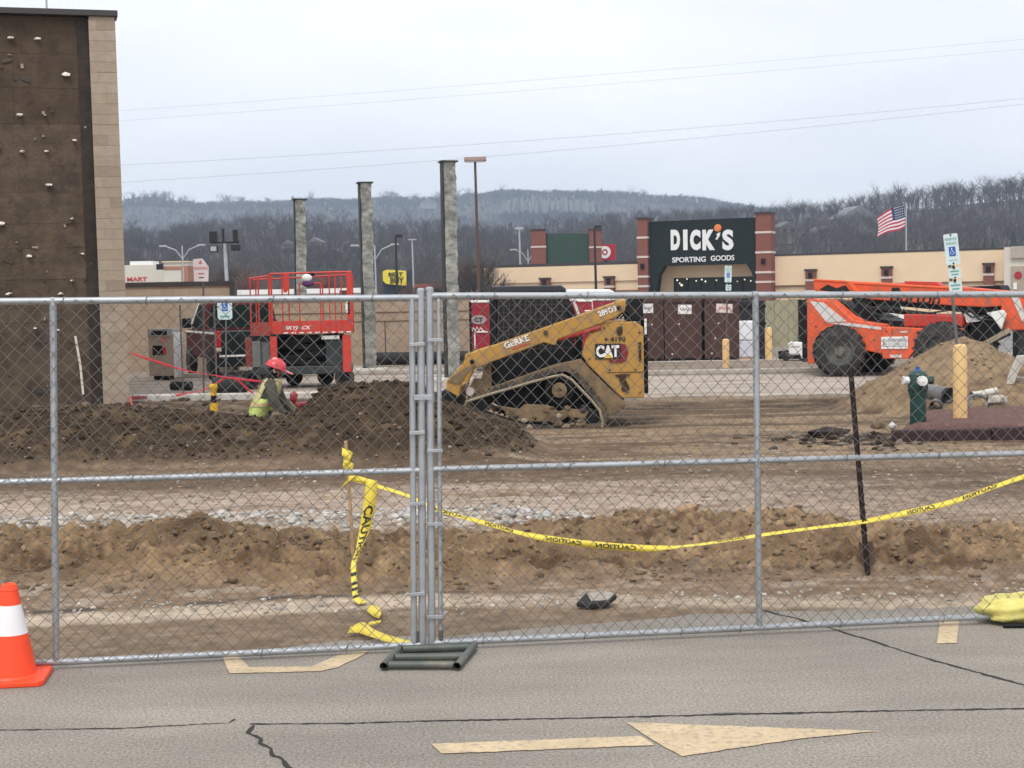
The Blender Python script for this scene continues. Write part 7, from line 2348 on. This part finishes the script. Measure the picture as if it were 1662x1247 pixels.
# ================================================================== FENCE, STAND, CONE
def FP(px, py, dy=0.0):
    Y = 7.81 + .75 * px / W0
    return P(px, py, Y + dy)
def panel(label, xs_up, top, mid, bot, ups, mesh_px, name="chain_link_fence"):
    """top/mid/bot: functions px->py; ups: list of (px_top, px_bottom, py_bottom, radius)"""
    x0, x1 = xs_up
    t = thing(name, label, "fence", (0, 0, 0), 0, "temporary chain link fence panels")
    base = FP((x0 + x1) / 2, bot((x0 + x1) / 2))
    t.location = (base.x, base.y, 0)
    o = Vector(t.location)
    def ln(nm, pts, r):
        return MB().pipe([p - o for p in pts], r, 12).build(nm, m_galv, t, smooth=50)
    n = 8
    for nm, f_, r in (("top_rail", top, .0178), ("middle_rail", mid, .0165), ("bottom_rail", bot, .0178)):
        ln(nm, [FP(x0 + (x1 - x0) * i / n, f_(x0 + (x1 - x0) * i / n)) for i in range(n + 1)], r)
    for a, b, ya, yb, r in ups:
        ln("upright", [FP(a, ya), FP(b, yb)], r)
        MB().lathe([(r * 1.05, -.002), (r * 1.05, .012), (r * .6, .02)], 12, (FP(a, ya) - o)).build("post_cap", m_galv, t, smooth=40)
    # chain link fabric
    ma, mb_ = mesh_px
    A, B = FP(ma, top(ma)), FP(mb_, top(mb_))
    D, C = FP(ma, bot(ma)), FP(mb_, bot(mb_))
    wid = (B - A).length
    hgt = ((A - D).length + (B - C).length) / 2
    nrm = Vector((B.y - A.y, -(B.x - A.x), 0)).normalized()
    if nrm.y > 0: nrm = -nrm
    pit = .0375
    nw = int(wid / pit)
    nh = int(hgt / .038)
    V_, F_ = [], []
    off = 0
    rw = .0018
    for k in range(nw):
        pts = []
        for i in range(nh + 1):
            u = (k + ((i % 2) if k % 2 == 0 else 1 - (i % 2)) * 1.0) * pit / wid
            v = i / nh
            sgx = .0016 if (i % 2) else -.0016
            u2 = min(1, max(0, u))
            p = A.lerp(B, u2).lerp(D.lerp(C, u2), v)
            wob = .016 * math.sin(u2 * 9 + v * 4) * math.sin(math.pi * v) + .008 * math.sin(u2 * 31 + v * 7) + random.uniform(-.0015, .0015)
            p = p + nrm * (.021 + sgx + wob) + (A - D).normalized() * (.006 * math.sin(u2 * 40) + .004 * math.sin(u2 * 97 + v * 5) + random.uniform(-.0012, .0012)) + (B - A).normalized() * (.006 * math.sin(v * 9 + u2 * 13) * math.sin(math.pi * v) + random.uniform(-.0012, .0012))
            pts.append(p)
        P_ = np.array([q[:] for q in pts])
        nn = np.array(nrm[:])
        dirs = np.diff(P_, axis=0)
        dirs = np.vstack([dirs, dirs[-1:]])
        sd_ = np.cross(dirs, nn)
        sd_ /= np.linalg.norm(sd_, axis=1)[:, None]
        sd2 = np.roll(sd_, 1, axis=0); sd2[0] = sd_[0]
        s_ = (sd_ + sd2); s_ /= np.linalg.norm(s_, axis=1)[:, None]
        ring = np.stack([P_ + s_ * rw * 1.2, P_ + nn * rw * 1.4, P_ - s_ * rw * 1.2, P_ - nn * rw * 1.2], 1)
        V_.append(ring.reshape(-1, 3) - np.array(o[:]))
        i0 = np.arange(nh)[:, None] * 4
        q = np.arange(4)[None, :]
        q2 = (q + 1) % 4
        F_.append(np.stack([i0 + q, i0 + q2, i0 + 4 + q2, i0 + 4 + q], 2).reshape(-1, 4) + off)
        off += len(ring) * 4
    m = np_mesh("chain_link_mesh", np.vstack(V_), np.vstack(F_), m_wire, smooth=False, kind='stuff')
    m.parent = t
    # ties holding the fabric to the rails
    for f_ in (top, mid, bot):
        for i in range(7):
            px = ma + (mb_ - ma) * (i + .5 + random.uniform(-.2, .2)) / 7
            p = FP(px, f_(px)) - o
            ring = [p + Vector((.004 * math.sin(a), -.023 * math.cos(a), .023 * math.sin(a))) for a in [k * math.pi / 5 for k in range(10)]]
            MB().pipe(ring, .002, 4, closed=True).build("wire_tie", m_wire, t)
    return t, o
lt = lambda x: 489.5 - .0088 * (x - 0)
lm_ = lambda x: 783 - .0282 * x
lb_ = lambda x: 1079.5 - .0478 * x
rt_ = lambda x: 480.5 - .0026 * (x - 700)
rm_ = lambda x: 762 - .0272 * (x - 710)
rb_ = lambda x: 1043.5 - .0478 * (x - 715)
pl1, o1 = panel("chain link fence panel at left, ending at the double uprights", (-520, 684), lt, lm_, lb_,
                [(86, 91, 489, 1077, .0178), (668.5, 672, 486, 1062, .0165), (683, 686, 474, 1064, .0205), (-520, -516, 494, 1104, .02)], (-515, 668))
pl2, o2 = panel("chain link fence panel at right, reaching past the right edge of the view", (697, 1750), rt_, rm_, rb_,
                [(1226, 1232.5, 479, 1019, .0178), (697, 701, 472, 1062, .0205), (712, 715.5, 490, 1062, .0125), (1750, 1753, 478, 996, .02)], (713, 1747))
def band(par, o, pa, pb, wd=.02, mat=None):
    a, b = FP(*pa) - o, FP(*pb) - o
    MB().bar(a + V(-.0, -.028, 0), b + V(0, -.028, 0), .014, wd).build("brace_band", mat or m_galv, par, bevel=.003)
for y in (560, 703, 818, 964):
    band(pl1, o1, (665, y), (690, y - 2))
for y in (552, 731, 850, 1000):
    band(pl2, o2, (694, y), (719, y))
cl = thing("fence_clamp", "steel saddle clamp tying the two fence panels together at mid height", "clamp", FP(691, 646))
oc = FP(691, 646)
for px in (684.5, 698.5):
    MB().lathe([(.0235, -.022), (.0235, .022)], 14, FP(px, 646) - oc).build("saddle", m_galv, cl, smooth=40)
MB().bar(FP(672, 645) - oc + V(0, -.026, 0), FP(702, 645) - oc + V(0, -.026, 0), .01, .03).build("clamp_plate", m_galv, cl, bevel=.003)
MB().cyl(FP(691, 646) - oc + V(0, -.055, 0), FP(691, 646) - oc + V(0, .03, 0), .006, 8).build("clamp_bolt", m_galv, cl)
# stand
fl_, fr_, bl_, br_ = G(623, 1081, .025), G(742, 1081, .025), G(649, 1052, .025), G(769, 1049, .025)
sc_ = (fl_ + fr_ + bl_ + br_) / 4
std = thing("fence_stand", "dull green-grey tubular fence stand under the panel joint", "fence stand", (sc_.x, sc_.y, 0))
sc_.z = 0
rt2 = .020
def tube(a, b, nm, ex=0.0):
    a, b = a - sc_, b - sc_
    d = (b - a).normalized()
    mb = MB().pipe([a - d * ex, b + d * ex], rt2, 14, cap=False)
    mb.pipe([a - d * ex, b + d * ex], rt2 * .84, 14, cap=False)
    mb.build(nm, m_stand, std, smooth=50)
tube(fl_, bl_, "side_tube", .01)
tube(fr_, br_, "side_tube", .01)
ins = (fr_ - fl_).normalized() * rt2 * 1.05
for f_ in (.05, .46, .95):
    tube(fl_.lerp(bl_, f_) + ins, fr_.lerp(br_, f_) - ins, "cross_tube")
for px in (676, 687, 701, 716):
    q = FP(px, 1058)
    MB().cyl(Vector((q.x, q.y, .02)) - sc_, Vector((q.x, q.y, .11)) - sc_, .0135, 10).build("spigot", m_stand, std, smooth=40)
# what carries the panel's far end and the tape's far end, past the right edge of the view
q = FP(1751, 1000)
dup(std, (q.x, q.y, 0), None, "fence stand at the far right end of the right fence panel")
q = P(1800, 740, 9.6)
o = MB().bar((q.x + .06, 9.6, 0), (q.x, 9.6, q.z + .1), .038, .03).build("steel_post", m_rusty)
tag(o, "dark steel post holding the far right end of the caution tape", "post")
# cone
cg = G(20, 1104, 0)
cn = thing("traffic_cone", "orange traffic cone with white reflective collar on the road", "traffic cone", (cg.x, cg.y, 0), R_(8))
kc = cg.y / FPX
ch = 160 * kc
MB().flat([(-.175, -.155), (-.155, -.175), (.155, -.175), (.175, -.155), (.175, .155), (.155, .175), (-.155, .175), (-.175, .155)], 0, .028).build("base_plate", m_cone, cn, bevel=.006)
rad = lambda f_: .128 * (1 - f_) + .036 * f_
MB().lathe([(.145, .0285), (.135, .04), (rad(.08), ch * .08), (rad(.485), ch * .485), (rad(.485) * .985, ch * .486)], 32).build("cone_body", m_cone, cn, smooth=40)
MB().lathe([(rad(.487) * 1.012, ch * .487), (rad(.785) * 1.012, ch * .785)], 32).build("reflective_collar", m_refl, cn, smooth=40)
MB().lathe([(rad(.787), ch * .787), (rad(.93), ch * .93), (rad(.93) * 1.06, ch * .935), (rad(1) * 1.02, ch * .99), (rad(1) * .8, ch), (rad(1) * .6, ch * .985)], 32).build("cone_tip", m_cone, cn, smooth=40)
# yellow sandbag at the right edge
sgp = G(1652, 1012, 0)
sbm = MB()
n_, mm_ = 40, 22
vs, fs = [], []
rs = random.Random(3)
for i in range(mm_ + 1):
    th = math.pi * i / mm_
    for j in range(n_):
        a = 2 * math.pi * j / n_
        x, y, z = math.sin(th) * math.cos(a), math.sin(th) * math.sin(a), math.cos(th)
        f_ = 1 + .05 * math.sin(5 * a + 3 * th) + .05 * math.sin(9 * th + 2 * a) + .03 * math.sin(13 * a + 5 * th)
        sgn = lambda v, e: math.copysign(abs(v) ** e, v)
        vs.append((.24 * sgn(x, .75) * f_, .15 * sgn(y, .8) * f_, max(-.068, .075 * sgn(z, .8) * f_)))
for i in range(mm_):
    for j in range(n_): fs.append((i * n_ + j, i * n_ + (j + 1) % n_, (i + 1) * n_ + (j + 1) % n_, (i + 1) * n_ + j))
m_bag = M("yellow_bag_plastic", (.66, .58, .17), .5, var=.15, scale=8, bump=1.0, bscale=9, dirt=(.70, .66, .42), damt=.3, dscale=7)
sb2 = sbm.add(vs, fs).build("sandbag", m_bag, smooth=80, loc=(sgp.x + .03, sgp.y + .05, .078))
sb2.rotation_euler = (0, 0, R_(6))
tag(sb2, "crumpled pale yellow sandbag lying on the road at the right edge", "sandbag")
o = MB().pipe([(sgp.x - .12, sgp.y - .12, .014), (sgp.x + .1, sgp.y - .13, .014), (sgp.x + .5, sgp.y - .12, .014)], .013, 8).build("black_rod", m_dark, smooth=40)
tag(o, "short black rod lying on the road in front of the yellow sandbag", "rod")
